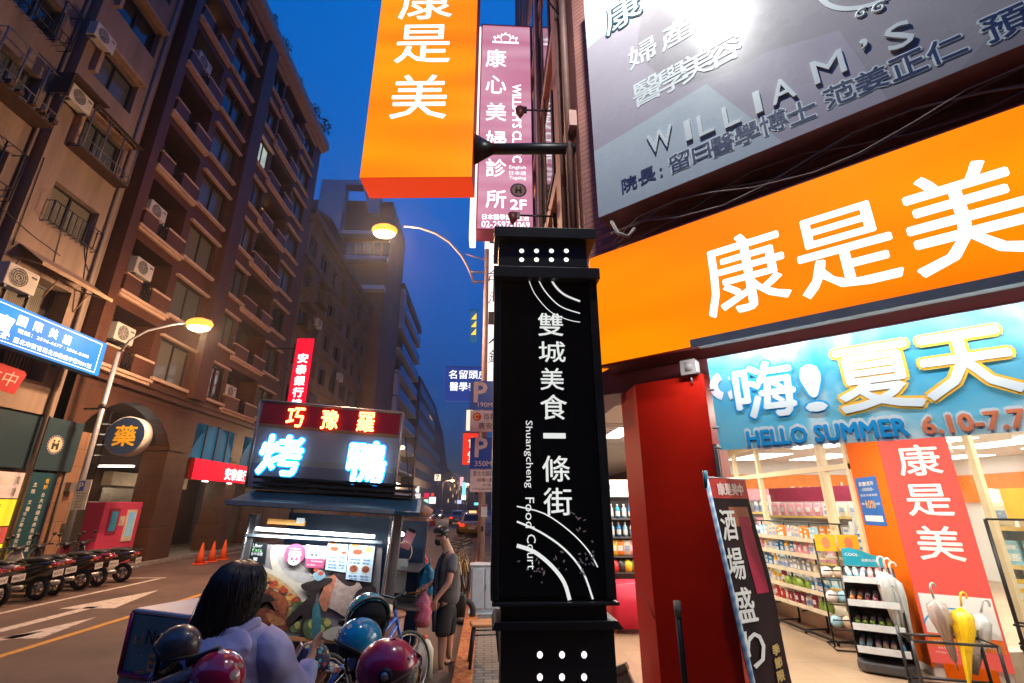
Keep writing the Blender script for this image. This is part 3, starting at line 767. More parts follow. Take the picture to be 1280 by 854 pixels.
for i, ch in enumerate('主院文醫'): b.text(ch, 13.72, 2.45 - i * 0.17 - (i // 2) * .1, 0.11, bold=.01)
for i, ch in enumerate('市立聯合醫院配合診所'): b.text(ch, 13.68, 1.72 - i * 0.13, 0.1, bold=.01)
for i, ch in enumerate('台大榮總長庚馬偕亞東'): b.text(ch, 14.05, 2.2 - i * 0.15, 0.11, bold=.01)
b.mat(M('letter_yellow', (0.75, 0.5, 0.05), 0.5))
for i, ch in enumerate('看診'): b.text(ch, 14.05, 2.55 - i * 0.15, 0.12, bold=.02)
b.build('lettering', None, t)
# dark shop front and tiled pillar below the fascia
b = MB().mat(M('shop_dark', (0.06, 0.045, 0.04), 0.5)); b.box(3, 14.35, 0.25, 0.5, 0.1, 2.81); b.build('shop_front', None, apt)
b = MB().mat(brick('tan_tiles', (0.30, 0.17, 0.11), (0.33, 0.19, 0.12), (0.12, 0.07, 0.05), 0.5, 0.5, 0.4)); b.box(14.36, 15.3, -0.05, 0.4, 0, 4.0); b.build('tiled_pillar', None, apt)
b = MB().mat(M('meter_grey', (0.16, 0.14, 0.12), 0.5)); b.box(14.75, 14.95, -0.2, -0.052, 2.3, 2.55); b.box(15.0, 15.2, -0.16, -0.052, 1.3, 1.45); b.tube([(14.6, -0.1, 0.1), (14.6, -0.1, 4)], 0.03, 6); b.build('meter_box', None, apt)
b = MB().mat(M('door_dark', (0.035, 0.035, 0.03), 0.35)); b.box(15.32, 16.2, 0.3, 0.36, 0.1, 3.2)
b.build('gate', None, br)

# round pharmacy sign
t = thing('pharmacy_sign', 'round navy sign with one gold character hung on the brick arch', 'sign', (-11.25, 15.55, 3.98), 0)
b = MB().mat(M('pale_rim', (0.62, 0.6, 0.56), 0.5)); b.tube([(0, 0.0, 0), (0, 0.34, 0)], 0.6, 40); b.build('drum', None, t)
b = MB().mat(M('navy_face', (0.02, 0.05, 0.13), 0.4)); b.disc((0, 0), 0.575, 0.575, -0.006, 40); b.build('face', None, t)
b = MB().mat(M('gold_letter', (0.85, 0.50, 0.04), 0.4)); b.text('藥', 0.0, 0, 0.62, y=-0.012, w=.66, bold=.025); b.build('lettering', None, t)
b = MB().mat(dark_fr); b.tube([(-0.55, 0.17, 0.1), (-0.8, 0.17, 0.1)], 0.03, 6); b.tube([(-0.55, 0.17, -0.2), (-0.8, 0.17, -0.2)], 0.03, 6)
for i in range(5): b.box(-0.95, -0.62, 0.0, 0.3, -0.9 + i * 0.32, -0.88 + i * 0.32)
b.tube([(-.9, .15, -1.2), (-.9, .15, .8)], .015, 4); b.tube([(-.7, .15, -1.2), (-.7, .15, .8)], .015, 4); b.build('bracket', None, t)

# red bank signs
redbox = E('red_lightbox', (0.85, 0.005, 0.03), 1.0, (0.75, 0.0, 0.025), 1.0)
reds = M('red_side', (0.35, 0.01, 0.015), 0.4)
t = lightbox('bank_sign', 'wide low red light box with white characters under the second brick arch', 'sign', (-11.9, 0, 0), LEFT, 20.6, 25.6, 2.95, 3.78, 0.2, redbox, reds)
b = MB().mat(wht)
for i, ch in enumerate('安泰銀行'): b.text(ch, 23.35 + i * 0.55, 3.32, 0.5, w=.5, bold=.04)
b.build('lettering', None, t)
b = MB().mat(E('downlight', (1, 0.95, 0.85), 5)); b.box(21.6, 21.9, 0.02, 0.12, 2.90, 2.935); b.box(23.6, 23.9, 0.02, 0.12, 2.90, 2.935); b.build('lamp', None, t)
t = thing('arch_window', 'blue green glazed arch window above the wide red bank sign', 'window', (-11.8, 0, 0), LEFT)
b = MB().mat(E('arch_pane', (0.004, 0.035, 0.07), 0.8, (0.01, 0.12, 0.2), 0.6, sample=False)); b.box(20.4, 23.5, 0.2, 0.24, 3.8, 5.2); b.box(24.5, 27.3, .2, .24, 3.8, 5.2); b.build('pane', None, t)
b = MB().mat(dark_fr)
for x in (21.1, 22.0, 22.9, 25.3, 26.2): b.box(x, x + .05, .15, .2, 3.8, 5.2)
b.build('frame', None, t)
t = lightbox('bank_sign', 'tall narrow red light box with white characters stacked down it', 'sign', (0, 25, 0), 0, -10.42, -9.5, 5.4, 10.55, 0.3, redbox, reds)
b = MB().mat(wht)
for i, ch in enumerate('安泰銀行總'): b.text(ch, -9.96, 9.42 - i * 0.62, 0.5, w=.52, bold=.04)
b.build('lettering', None, t)
b = MB().mat(dark_fr); b.tube([(-10.4, .15, 10), (-12, .15, 10)], .05, 6); b.tube([(-10.4, .15, 6), (-12, .15, 6)], .05, 6); b.build('bracket', None, t)

# ---- street lamps
lamp_glass = E('sodium_glass', (1.0, 0.36, 0.04), 1.6)
def street_lamp(label, base, pole_h, pts, head, hdir, m, energy, r0=0.085):
    t = thing('street_lamp', label, 'street lamp', base)
    bx = Vector(base)
    b = MB().mat(m); b.tube([(0, 0, 0), (0, 0, pole_h * .5), (0, 0, pole_h)], [r0, r0 * .85, r0 * .7], 12); b.tube([(0, 0, 0), (0, 0, 0.5)], r0 * 1.35, 12); b.build('pole', None, t)
    b = MB().mat(m); b.tube([Vector(p) - bx for p in pts], 0.034, 8); b.build('arm', None, t)
    h = Vector(head) - bx; d = Vector(hdir).normalized()
    b = MB().mat(M('lamp_housing', (0.35, 0.3, 0.26), 0.45, 0.3)); q = d.cross(Vector((0, 0, 1))).normalized()
    b.loft([(h - d * 0.36 + Vector((0, 0, .02)), q * .05, Vector((0, 0, .04))), (h - d * 0.15 + Vector((0, 0, .06)), q * .15, Vector((0, 0, .07))), (h + d * 0.2 + Vector((0, 0, .06)), q * .15, Vector((0, 0, .06))), (h + d * 0.36 + Vector((0, 0, .05)), q * .05, Vector((0, 0, .02)))], 14); b.build('lamp_head', None, t)
    b = MB().mat(lamp_glass); b.ell(h + Vector((0, 0, -0.06)), (0.40, .27, 0.19), 18, 10); g_ = b.build('lamp_glass', None, t); b = MB().mat(E('sodium_bulb', (1.0, .85, .55), 30.0)); b.ell(h + Vector((0, 0, -0.165)), (.33, .22, .125), 16, 8); b.build('bulb', None, g_)
    l = bpy.data.lights.new('lamp_light', 'POINT'); l.energy = energy * .85; l.color = (1.0, 0.60, 0.34); l.shadow_soft_size = 0.2
    lo = bpy.data.objects.new('lamp_light', l); COL.objects.link(lo); lo.parent = t; lo.location = h + Vector((0, 0, -0.28))
    l = bpy.data.lights.new('lamp_beam', 'SPOT'); l.energy = energy * 1.55; l.color = (1.0, 0.58, 0.30); l.shadow_soft_size = 0.2; l.spot_size = R(150); l.spot_blend = 0.9
    lo = bpy.data.objects.new('lamp_beam', l); COL.objects.link(lo); lo.parent = t; lo.location = h + Vector((0, 0, -0.26))
    return t
gp = M('lamp_post_grey', (0.36, 0.36, 0.40), 0.45, 0.3, var=0.15)
pL = [atY(x, y, 14.3) for x, y in ((150, 440), (163, 425), (185, 413), (215, 406), (240, 403))]
hL = atY(250, 403, 14.3)
lampL = street_lamp('grey street lamp glowing amber in front of the brick building', (-11.18, 14.3, 0.1), pL[0].z - .1, pL, hL, (1, 0, 0), gp, 1350)
b = MB().mat(M('sign_white', (0.72, 0.68, 0.62), 0.5)); b.box(-0.02, 0.36, -0.12, -0.10, 1.72, 2.5); so_ = b.build('parking_plate', None, lampL)
b = MB().mat(M('parking_blue', (0.01, 0.10, 0.5), 0.4)); b.box(0.03, 0.2, -0.124, -0.121, 2.2, 2.46); b.mat(wht_dim); b.text('P', 0.115, 2.33, 0.18, y=-0.128, bold=.03)
b.mat(blk)
for i, s_ in enumerate(('限停小型車', '每日8-20時', '依序停放', '收費時間', '請勿占用', '路邊停車')): b.text(s_, 0.17, 2.14 - i * 0.07, 0.045, y=-0.124, wmax=.3)
b.build('lettering', None, so_)
b = MB().mat(dark_fr); b.box(-0.5, 0.0, -0.03, 0.03, 4.45, 4.5); b.ell((0, 0, 4.55), (.11, .11, .09), 10, 6); b.build('clamp', None, lampL)
rustp = M('lamp_post_rose', (0.42, 0.30, 0.28), 0.5, 0.2, var=0.2, scale=8)
PB = gnd(607, 735); Yp = PB.y
pR = [atY(x, y, Yp) for x, y in ((593, 355), (587, 338), (577, 320), (562, 303), (545, 292), (525, 285), (505, 283))]
hR = atY(481, 286, Yp); topz = atY(601, 312, Yp).z
xb = atY(603, 600, Yp).x
lampR = street_lamp('rose grey lamp post carrying parking signs, its bright lamp over the street', (xb, Yp, 0.1), topz - .1, pR, hR, (-1, 0, 0), rustp, 2300, 0.10)
b = MB().mat(rustp)
for (xa, ya) in ((588, 340), (591, 352)):
    p = atY(xa, ya, Yp); b.tube([(p.x - xb, 0, p.z - .1), (-0.05, 0, p.z - .1)], 0.03, 6)
p = atY(582, 318, Yp); b.tube([(p.x - xb, 0, p.z - .1), (-0.05, 0, p.z - .28)], 0.022, 6)
b.build('arm_stay', None, lampR)
def plate(x0, y0, x1, y1, m, name='sign_plate', Y=None):
    Y = Y or Yp - 0.16
    a, c = atY(x0, y0, Y), atY(x1, y1, Y)
    b = MB().mat(m); b.box(a.x - xb, c.x - xb, -0.16, -0.14, c.z - .1, a.z - .1)
    return b.build(name, None, lampR), (a.x + c.x) / 2 - xb, (a.z + c.z) / 2 - .1, c.x - a.x, a.z - c.z
park = M('parking_navy', (0.02, 0.09, 0.50), 0.35, var=0.08)
pinkw = M('plate_pale', (0.80, 0.66, 0.62), 0.45)
pl_, cx, cz, w, h = plate(588, 476, 622, 512, park)
b = MB().mat(pinkw); b.text('P', cx - w * .12, cz + h * .1, h * .68, y=-.165, bold=.04); b.box(cx + w * .33, cx + w * .43, -.166, -.163, cz - h * .35, cz + h * .3); b.text('190M', cx + w * .05, cz - h * .34, h * .17, y=-.165, bold=.02); b.build('lettering', None, pl_)
pl_, cx, cz, w, h = plate(588, 513, 622, 540, pinkw)
b = MB().mat(M('logo_red', (0.7, 0.03, 0.02), 0.4)); b.disc((cx - w * .25, cz + h * .2), h * .2, h * .2, -.163); b.mat(M('logo_yellow', (0.8, 0.55, 0.03), .4)); b.ring((cx - w * .25, cz + h * .2), h * .08, h * .13, -.166, 30, 300); b.mat(blk); b.text('百富', cx + w * .2, cz + h * .22, h * .28, y=-.165); b.text('農安', cx + w * .05, cz - h * .22, h * .28, y=-.165, w=w * .5); b.build('lettering', None, pl_)
pl_, cx, cz, w, h = plate(588, 547, 622, 586, park)
b = MB().mat(pinkw); b.text('P', cx - w * .1, cz + h * .18, h * .6, y=-.165, bold=.04); b.text('350M', cx - w * .02, cz - h * .34, h * .17, y=-.165, w=w * .6, bold=.02)
b.box(cx + w * .38, cx + w * .49, -.166, -.163, cz + h * .04, cz + h * .1); b.box(cx + w * .4, cx + w * .44, -.166, -.163, cz - h * .06, cz + h * .2); b.build('lettering', None, pl_)
pl_, cx, cz, w, h = plate(588, 587, 622, 615, pinkw)
b = MB().mat(M('letter_maroon', (0.16, 0.02, 0.03), .5)); b.text('新生北路高架', cx + w * .05, cz + h * .32, h * .24, y=-.165, w=w * .88); b.text('(民權－農安', cx + w * .1, cz + h * .02, h * .2, y=-.165, w=w * .7); b.text('Xinsheng', cx + w * .2, cz - h * .2, h * .13, y=-.165, w=w * .5); b.text('(Minquan-Nongan', cx + w * .02, cz - h * .38, h * .13, y=-.165, w=w * .85); b.build('lettering', None, pl_)
b = MB().mat(wht_dim); b.box(-.02, .14, -.115, -.11, 1.55, 1.85); b.mat(reds); b.box(-.01, .13, -.118, -.1155, 1.8, 1.84); b.mat(blk); b.box(0.0, .05, -.118, -.1155, 1.2, 1.33); b.build('sticker', None, lampR)
# pale utility cabinet by the post
t = thing('utility_cabinet', 'pale grey utility cabinet standing at the foot of the lamp post', 'cabinet', (-0.02, 9.5, 0.1))
cabm = M('cabinet_grey', (0.40, 0.46, 0.52), 0.5, var=0.15, scale=5)
b = MB().mat(cabm); b.box(-0.24, 0.26, 0, 0.35, 0.04, 0.78); b.box(-0.28, 0.30, -0.03, 0.38, 0.0, 0.04); b.box(-.26, .28, -.02, .36, .782, .81); b.build('body', None, t, 0.012)
b = MB().mat(cabm); b.box(-0.21, -0.005, -0.015, -0.002, 0.1, 0.74); b.box(0.025, 0.23, -0.015, -0.002, 0.1, 0.74); b.build('door', None, t, 0.004)
b = MB().mat(steel); b.box(0.03, 0.045, -0.03, -0.015, 0.4, 0.48); b.build('handle', None, t)

# ------------------------------------------------------------------ farther buildings on the left
grim = M('grimy_concrete', (0.16, 0.115, 0.10), 0.8, var=0.35, scale=0.9, streak=True)
def block(name, label, X, y0, y1, z1, wall, pane_m, floors, bay, rz=LEFT, depth=14, cages=True, sill=None, z0=4.5, fl=2.6):
    t = thing(name, label, 'building', (X, 0, 0), rz)
    hs_ = []
    k = int((y1 - y0) / bay)
    for f in range(floors):
        for i in range(k):
            z = z0 + f * fl
            if z + 1.6 > z1: continue
            hs_.append((y0 + i * bay + bay * .18, y0 + i * bay + bay * (.72 if (i + f) % 3 else .85), z + .5, z + 1.8))
    b = MB().mat(wall); wall_holes(b, y0, y1, 0, z1, hs_, 0.25); b.box(y0, y1, 0.6, depth, 0, z1 - .01)
    b.poly([(y0, 0, 0), (y0, 0, z1), (y0, .6, z1), (y0, .6, 0)]); b.poly([(y1, 0, 0), (y1, .6, 0), (y1, .6, z1), (y1, 0, z1)])
    for f in range(floors): b.box(y0, y1, -.12, -.003, z0 + f * fl - .1, z0 + f * fl + .05)
    b.box(y0, y1, -.25, .6, z1, z1 + .5)
    b.build('wall', None, t)
    for h in hs_[:90]:
        w = window(t, h[0], h[1], h[2], h[3], .15, alum, random.choice(pane_m), 2)
        if cages and random.random() < .45:
            c = MB().mat(random.choice([grey_iron, rust])); d = .45
            c.box(h[0] - .1, h[1] + .1, -d, -.003, h[3] + .1, h[3] + .13); c.box(h[0] - .1, h[1] + .1, -d, -.003, h[2] - .15, h[2] - .1)
            for q in range(9): x = h[0] - .1 + (h[1] - h[0] + .2) * q / 8; c.tube([(x, -d, h[2] - .1), (x, -d, h[3] + .1)], .015, 4)
            for zz in (.35, .7): c.tube([(h[0] - .1, -d, h[2] + zz), (h[1] + .1, -d, h[2] + zz)], .015, 4)
            c.build('cage', None, w)
    return t
b3 = block('old_apartment_building', 'grimy dark apartment block with caged windows behind the red vertical sign', -12.1, 28.2, 45.5, 20.6, grim, [pane_sky, pane_frost, pane_cur], 7, 2.45)
for i, (lb, y_, z_) in enumerate((('air conditioner on the grimy block, highest of its three', 31.0, 13.4), ('air conditioner on the grimy block, beside the red vertical sign top', 30.2, 10.9), ('air conditioner on the grimy block, deepest along the street', 37.0, 11.2))):
    ac_unit(lb, y_, -.55, z_, 1.0, -12.1)
tanw = M('tan_block', (0.24, 0.14, 0.09), 0.7, var=0.2, scale=.6)
whitef = M('white_frame', (0.5, 0.5, 0.56), 0.6, var=0.1)
t = thing('tall_apartment_building', 'tall tan apartment tower with white frames and bands over the dark block', 'building', (0, 46, 0), 0)
b = MB().mat(tanw); b.box(-24, -11.0, 0.02, 8.5, 0, 34.2)
b.build('wall', None, t)
b = MB().mat(whitef)
b.prism([(-18.7, 36.0), (-10.6, 36.0), (-10.6, 35.4), (-16.0, 35.4), (-16.0, 29.2), (-17.0, 31.0), (-18.7, 32.2)], -1.2, 0.0)
b.prism([(-14.2, 35.4), (-12.1, 35.4), (-12.3, 32.0), (-13.3, 32.0)], -1.0, -0.2)
b.build('roof_frame', None, t)
b = MB().mat(whitef)
for z in (29.4, 26.4, 23.0): b.box(-16.2, -10.9, -0.9, 0.019, z, z + .45)
b.build('band', None, t)
for k_ in range(5):
    b = MB(); b.box(-15.4 + k_ * .95, -14.7 + k_ * .95, -.05, .019, 27.4, 28.9); b.build('window', pane_sky, t)
t = thing('balcony_apartment_building', 'slim grey tower with stacked glass balconies against the sky', 'building', (-11.0, 0, 0), LEFT)
b = MB().mat(M('tower_grey', (0.14, 0.12, 0.12), 0.7)); b.box(55, 71, 1.2, 10, 0, 27.5); b.build('wall', None, t)
gl_b = M('balcony_glass', (0.02, 0.07, 0.2), 0.08, spec=.8)
for k_ in range(9):
    z = 3.2 + k_ * 2.75
    b = MB().mat(whitef); b.box(54.8, 71, -0.35, 1.199, z, z + .25); ba = b.build('balcony', None, t)
    b = MB().mat(gl_b); b.box(56.3, 70.9, -.33, -.27, z + .25, z + 1.35); b.build('glass_rail', None, ba)
    if k_ in (0, 1, 3, 4, 7, 8): b = MB().mat(whitef); b.box(54.8, 56.2, -.36, 1.198, z + .252, z + 2.49); b.build('panel', None, ba)
b = MB().mat(tanw); b.box(54.8, 71, -.35, 10, 27.52, 28.4); b.build('roof', None, t)
darkb = M('dark_block', (0.06, 0.055, 0.07), 0.6, var=.3, scale=.4)
t = thing('office_block', 'dark office block with a slanted shoulder at the end of the street', 'building', (-10.8, 0, 0), LEFT)
b = MB().mat(darkb); b.prism([(74, 0), (74, 21.5), (98, 21.5), (118, 18.5), (140, 9.5), (140, 0)], 0, 12); b.build('wall', None, t)
for k_ in range(7):
    b = MB().mat(M('blue_strip', (0.02, 0.04, 0.10), 0.2)); b.box(75, 97 if k_ > 3 else 112, -.05, -.003, 3.5 + 2.6 * k_, 4.9 + 2.6 * k_); b.build('window', None, t)
b = MB().mat(E('warm_strip', (1, 0.5, 0.15), .5, sample=False)); b.box(88, 93, -.06, -.01, 17.6, 17.9); b.build('lit_window', None, t)
t = thing('low_block', 'dark low buildings closing the street far away', 'building', (0, 0, 0), 0)
b = MB().mat(darkb); b.box(-22, -10.9, 140.1, 290, 0, 12); b.box(-30, 20, 290.1, 300, 0, 13); b.build('wall', None, t)
b = MB()
for k_ in range(22): b.box(-10.89, -10.85, 142 + k_ * 6.5, 145 + k_ * 6.5, 3 + (k_ * 7 % 5) * 1.7, 4 + (k_ * 7 % 5) * 1.7)
b.build('lit_windows', E('far_window', (1, 0.65, 0.3), .8, sample=False), t)

# ------------------------------------------------------------------ right side: the corner building
CRZ = R(-42)
CO = (1.04, 4.4, 0)
CH = Frame(CO, CRZ)
def cw(s_, y_): return (CO[0] + CH.u.x * s_ + CH.n.x * y_, CO[1] + CH.u.y * s_ + CH.n.y * y_)
rbrick = brick('red_lit_brick', (0.42, 0.17, 0.13), (0.47, 0.20, 0.15), (0.2, 0.11, 0.09), 0.22, 0.07, 0.6)
pil = M('rose_pilaster', (0.55, 0.30, 0.25), 0.6, var=.25, scale=3, streak=True)
cb_ = thing('corner_building', 'corner building of reddish brick with pilasters above the bright drugstore arcade', 'building', (0, 0, 0), 0)
b = MB().mat(rbrick)
b.slab([(1.1, 60), (1.1, cw(-.25, .35)[1]), cw(-.23, .35), cw(7.2, .35), (40, cw(7.2, .35)[1]), (40, 60)], 3.3, 25); b.build('wall', None, cb_)
b = MB().mat(pil)
for i in range(9):
    y = 5.6 + i * 2.6 + (i % 2) * .5; b.box(.97 + .05 * (i % 2), 1.099, y, y + .35, 3.4, 24.9)
for z in (6.6, 9.6, 12.6, 15.6, 18.6): b.box(1.0, 1.098, 4.9, 60, z, z + .25)
b.build('pilaster', None, cb_)
b = MB().mat(M('pipe_rose', (0.3, 0.17, 0.15), .5))
for i, (x, y) in enumerate(((1.03, 5.3), (1.0, 5.5), (1.02, 7.4), (.98, 8.0), (.97, 11), (1.02, 5.1))): b.tube([(x, y, 3.4), (x, y, 24)], .05 if i % 2 else .03, 6)
b.build('drain_pipe', None, cb_)
for i in range(14):
    f, k_ = i // 5, i % 5
    window_b = MB().mat(dark_fr); y = 6.2 + k_ * 2.6; window_b.box(1.02, 1.095, y + .3, y + 1.8, 7.1 + f * 3, 8.9 + f * 3); w_ = window_b.build('window', None, cb_)
    window_b = MB().mat(pane_sky); window_b.box(1.012, 1.019, y + .38, y + 1.72, 7.18 + f * 3, 8.82 + f * 3); window_b.build('pane', None, w_)
b = MB().mat(M('arcade_ceiling', (0.66, 0.66, 0.66), 0.6, var=.06))
b.slab([(1.45, 60), (1.45, 5.3), cw(.25, .75), cw(6.8, .75), (5.2, 2.0), (5.2, 60)], 3.14, 3.29)
for i in range(60): b.box(1.5, 5.1, 7.4 + i * .25, 7.44 + i * .25, 3.115, 3.138)
b.build('arcade_ceiling', None, cb_)
b = MB().mat(M('beam_dark_red', (0.11, 0.012, 0.014), .5)); 
b.slab([cw(-.2, .36), cw(7.2, .36), cw(7.2, .74), cw(.2, .74), (1.44, 5.3), (1.44, 60), (1.12, 60), (1.12, 4.9)], 2.98, 3.298); b.build('beam', None, cb_)
b = MB().mat(pil)
for y in (10.5, 16, 22, 28, 36): b.box(1.12, 1.6, y, y + .5, 0.1, 2.979)
b.build('pillar', None, cb_)
# floor of the arcade
b = MB(); b.poly([(*q, .104) for q in [(1.0, 60), (1.0, 5.0), cw(.1, .05), cw(7.2, .05), (30, cw(7.2, .05)[1]), (30, 60)]][::-1]); struct(b.build('floor', tile))
# red corner column
redp = M('red_paint', (0.66, 0.014, 0.004), 0.45, var=.12, scale=2, spec=.18)
t = thing('corner_column', 'big glossy red painted corner column under the orange fascia', 'column', CO, CRZ)
b = MB().mat(redp); b.slab([(.33, .12), (.955, .12), (.955, .42), (.75, .70), (.1, .70), (-.01, .50)], 0.1, 2.976); b.build('shaft', None, t, 0.006)
b = MB().mat(M('old_black_scuff', (0.05, .02, .02), .7)); b.tube([(.322, .122, 1.05), (.24, .22, 1.12), (.12, .355, 1.2)], .006, 4); b.build('scratch', None, t)
nt_ = MB().mat(M('notice_frame', (.45, .40, .36), .4, .5)); nt_.box(.957, .985, .12, .40, 2.05, 2.38)
n_ = thing('notice', 'small framed pink notice fixed on the side of red column', 'notice', CO, CRZ)
nt_.build('frame', None, n_); nt_ = MB().mat(M('notice_pink', (.75, .22, .18), .5)); nt_.box(.9855, .99, .145, .375, 2.08, 2.35); nt_.build('sheet', None, n_)
t = thing('motion_sensor', 'small grey sensor box hanging under the orange fascia above column', 'sensor', (*cw(.86, .1), 0), CRZ)
b = MB().mat(M('sensor_grey', (.2, .17, .16), .5)); b.tube([(0, 0, 3.0), (0, 0, 3.08)], .06, 12); b.box(-.07, .06, -.05, .05, 2.97, 3.10); b.mat(wht_dim); b.box(.061, .066, -.04, .04, 2.985, 3.085); b.build('body', None, t); b = MB().mat(steel); b.tube([(0, 0, 2.90), (0, 0, 2.97)], .01, 5); b.build('cord', None, t)

# orange fascia light box
orange = E('orange_lightbox', (1.0, 0.15, 0.0), 1.0, (1.0, 0.31, 0.0), 0.8, stretch=(.4, 1, 1.8), base=(.04, .004, 0))
orange_v = E('orange_tall_lightbox', (1.0, 0.15, 0.0), 1.0, (1.0, 0.35, 0.0), 1.1, stretch=(.25, 1, 1.6), base=(.04, .004, 0))
oside = M('orange_side', (0.5, 0.10, 0.01), .4)
t = thing('fascia_sign', 'long glowing orange fascia with three white characters above the arcade', 'sign', CO, CRZ)
b = MB().mat(M('dark_red_trim', (.12, .012, .012), .4)); b.box(0, 7.4, .012, .33, 3.17, 4.38); b.build('casing', None, t)
b = MB().mat(orange); b.poly([(0, 0, 3.19), (7.4, 0, 3.19), (7.4, 0, 4.36), (0, 0, 4.36)]); b.poly([(0, 0, 3.19), (0, 0, 4.36), (-.07, .10, 4.36), (-.07, .10, 3.12)]); b.poly([(-.07, .1, 3.12), (.15, .1, 3.19), (0, 0, 3.19)]); b.build('face', None, t)
b = MB().mat(wht)
for ch, c, l_, r_, tp, bt in (('康', (929, 340), (880, 350), (980, 330), (922, 294), (930, 388)), ('是', (1053, 312), (992, 320), (1115, 300), (1048, 257), (1056, 357)), ('美', (1204, 270), (1128, 285), (1280, 250), (1200, 208), (1208, 335))):
    x, z = CH.px(*c); w = CH.px(*r_)[0] - CH.px(*l_)[0]; h = CH.px(*tp)[1] - CH.px(*bt)[1]
    b.text(ch, x, z, h, y=-.006, w=w, bold=.012)
b.build('lettering', None, t)
# grey steel strip and bracket rail under it
t = thing('awning_rail', 'grey metal rail and roller tube between orange fascia and blue banner', 'rail', CO, CRZ)
b = MB().mat(M('rail_grey', (.30, .31, .32), .6, .2)); b.box(1.0, 7.2, -.26, -.245, 3.10, 3.165); b.box(1.0, 7.2, -.244, -.003, 3.155, 3.165); b.build('rail', None, t)
l = bpy.data.lights.new('banner_fill_light', 'AREA'); l.shape = 'RECTANGLE'; l.size = 4.0; l.size_y = .05; l.energy = 38; l.color = (.95, 1, 1); lo = bpy.data.objects.new('banner_fill_light', l); COL.objects.link(lo); lo.parent = t; lo.location = (2.9, -.20, 3.135); lo.rotation_euler = (R(30), 0, 0)  # unseen strip light added behind the rail to brighten the banner front
b = MB().mat(M('rail_cream', (.62, .55, .45), .5)); b.tube([(1.0, .2, 3.04), (7.2, .2, 3.04)], .035, 8); b.build('roller', None, t)
b = MB().mat(blk)
for i in range(9): b.tube([(1.2 + i * .3, .13, 3.10), (1.24 + i * .3, .06, 3.02)], .006, 4)
b.build('hook', None, t)

# ------------------------------------------------------------------ grey clinic sign above the orange fascia
t = thing('clinic_sign', 'big grey clinic billboard with raised white letters over the orange fascia', 'sign', CO, CRZ)
g1 = M('panel_grey', (0.408, 0.372, 0.384), .27, var=.06, scale=2); g2 = M('panel_lilac', (0.480, 0.432, 0.480), .27, var=.05, scale=2); g3 = M('panel_ice', (0.552, 0.612, 0.648), .27, var=.05, scale=2); g4 = M('panel_dark_grey', (0.348, 0.318, 0.330), .27, var=.06, scale=2)
b = MB().mat(M('sign_under', (.36, .16, .14), .6, var=.3, scale=4)); b.box(.16, 7.2, -.036, .30, 4.77, 8.3); b.build('casing', None, t)
b = MB().mat(g1); Y0 = -.045
def gp_(pts, m, dy):
    b.mat(m); b.poly([(p[0], Y0 - dy, p[1]) for p in pts])
b.box(.16, 7.2, Y0, -.037, 4.77, 8.3)
gp_([(.16, 7.15), (1.6, 7.45), (3.0, 8.3), (.16, 8.3)], g3, .001)
gp_([(.16, 5.62), (.16, 7.15), (.9, 7.3), (.75, 6.6), (1.1, 5.9), (1.6, 5.75)], g2, .0015)
gp_([(.16, 4.77), (1.9, 4.77), (1.4, 5.75), (.16, 5.62)], g3, .002)
gp_([(1.9, 4.77), (2.6, 4.77), (2.45, 5.6), (1.95, 5.75), (1.4, 5.75)], g2, .0025)
gp_([(3.0, 4.77), (7.2, 4.77), (7.2, 6.3), (4.5, 6.1)], g4, .001)
b.build('panel', None, t)
letter_w = M('raised_white', (.78, .84, .84), .4, var=.03)
CHs = Frame(cw(0, -.06) + (0,), CRZ)
b = MB().mat(letter_w)
word = (('W', (838, 172), 31, 42), ('I', (873, 156), 8, 36), ('L', (893, 148), 22, 36), ('L', (931, 134), 22, 36), ('I', (965, 118), 9, 36), ('A', (1000, 110), 40, 42), ('M', (1040, 85), 46, 44), ('’', (1081, 55), 12, 14), ('S', (1125, 45), 40, 50))
for i, (ch, (px, py), w, h) in enumerate((('W', (814, 178), 34, 34), ('I', (860, 163), 8, 28), ('L', (882, 155), 21, 28), ('L', (914, 144), 22, 30), ('I', (947, 128), 9, 24), ('A', (978, 113), 34, 32), ('M', (1035, 84), 46, 40), ('’', (1080, 55), 12, 12), ('S', (1124, 45), 40, 34))):
    x, z = CHs.px(px, py); x1, _ = CHs.px(px + w / 2, py); x0, _ = CHs.px(px - w / 2, py)
    _, za = CHs.px(px, py - h / 2); _, zb = CHs.px(px, py + h / 2)
    if i == 0: x, z = CHs.px(825, 175)
    b.text(ch, x, z, .23 if ch != '’' else .09, y=-.068, w=(x1 - x0) * .95, bold=.010, ext=.014)
b.build('raised_lettering', None, t)
b = MB().mat(letter_w)
for ch, (px, py), h in (('婦', (802, 65), .32), ('產', (844, 40), .32), ('科', (886, 17), .32), ('醫', (808, 112), .32), ('學', (839, 97), .32), ('美', (870, 80), .32), ('容', (904, 62), .32)):
    x, z = CHs.px(px, py); b.text(ch, x, z, h, y=-.049, w=h * .98, bold=.012)
b.build('white_lettering', None, t)
navy = M('letter_navy', (.035, .05, .14), .45)
b = MB()
names = (('留', (849, 201), .2), ('日', (876, 190), .16), ('醫', (902, 180), .2), ('學', (933, 166), .2), ('博', (966, 152), .2), ('士', (1001, 139), .2), ('范', (1049, 116), .2), ('姜', (1089, 99), .2), ('正', (1134, 80), .2), ('仁', (1182, 60), .2), ('預', (1257, 28), .22), ('約', (1305, 8), .22))
for k_, m_, bo in ((0, letter_w, .075), (1, navy, .008)):
    b.mat(m_)
    for ch, (px, py), h in names:
        x, z = CHs.px(px, py); b.text(ch, x, z, h, y=-.049 - .0045 * k_, w=h, bold=bo)
b.mat(navy)
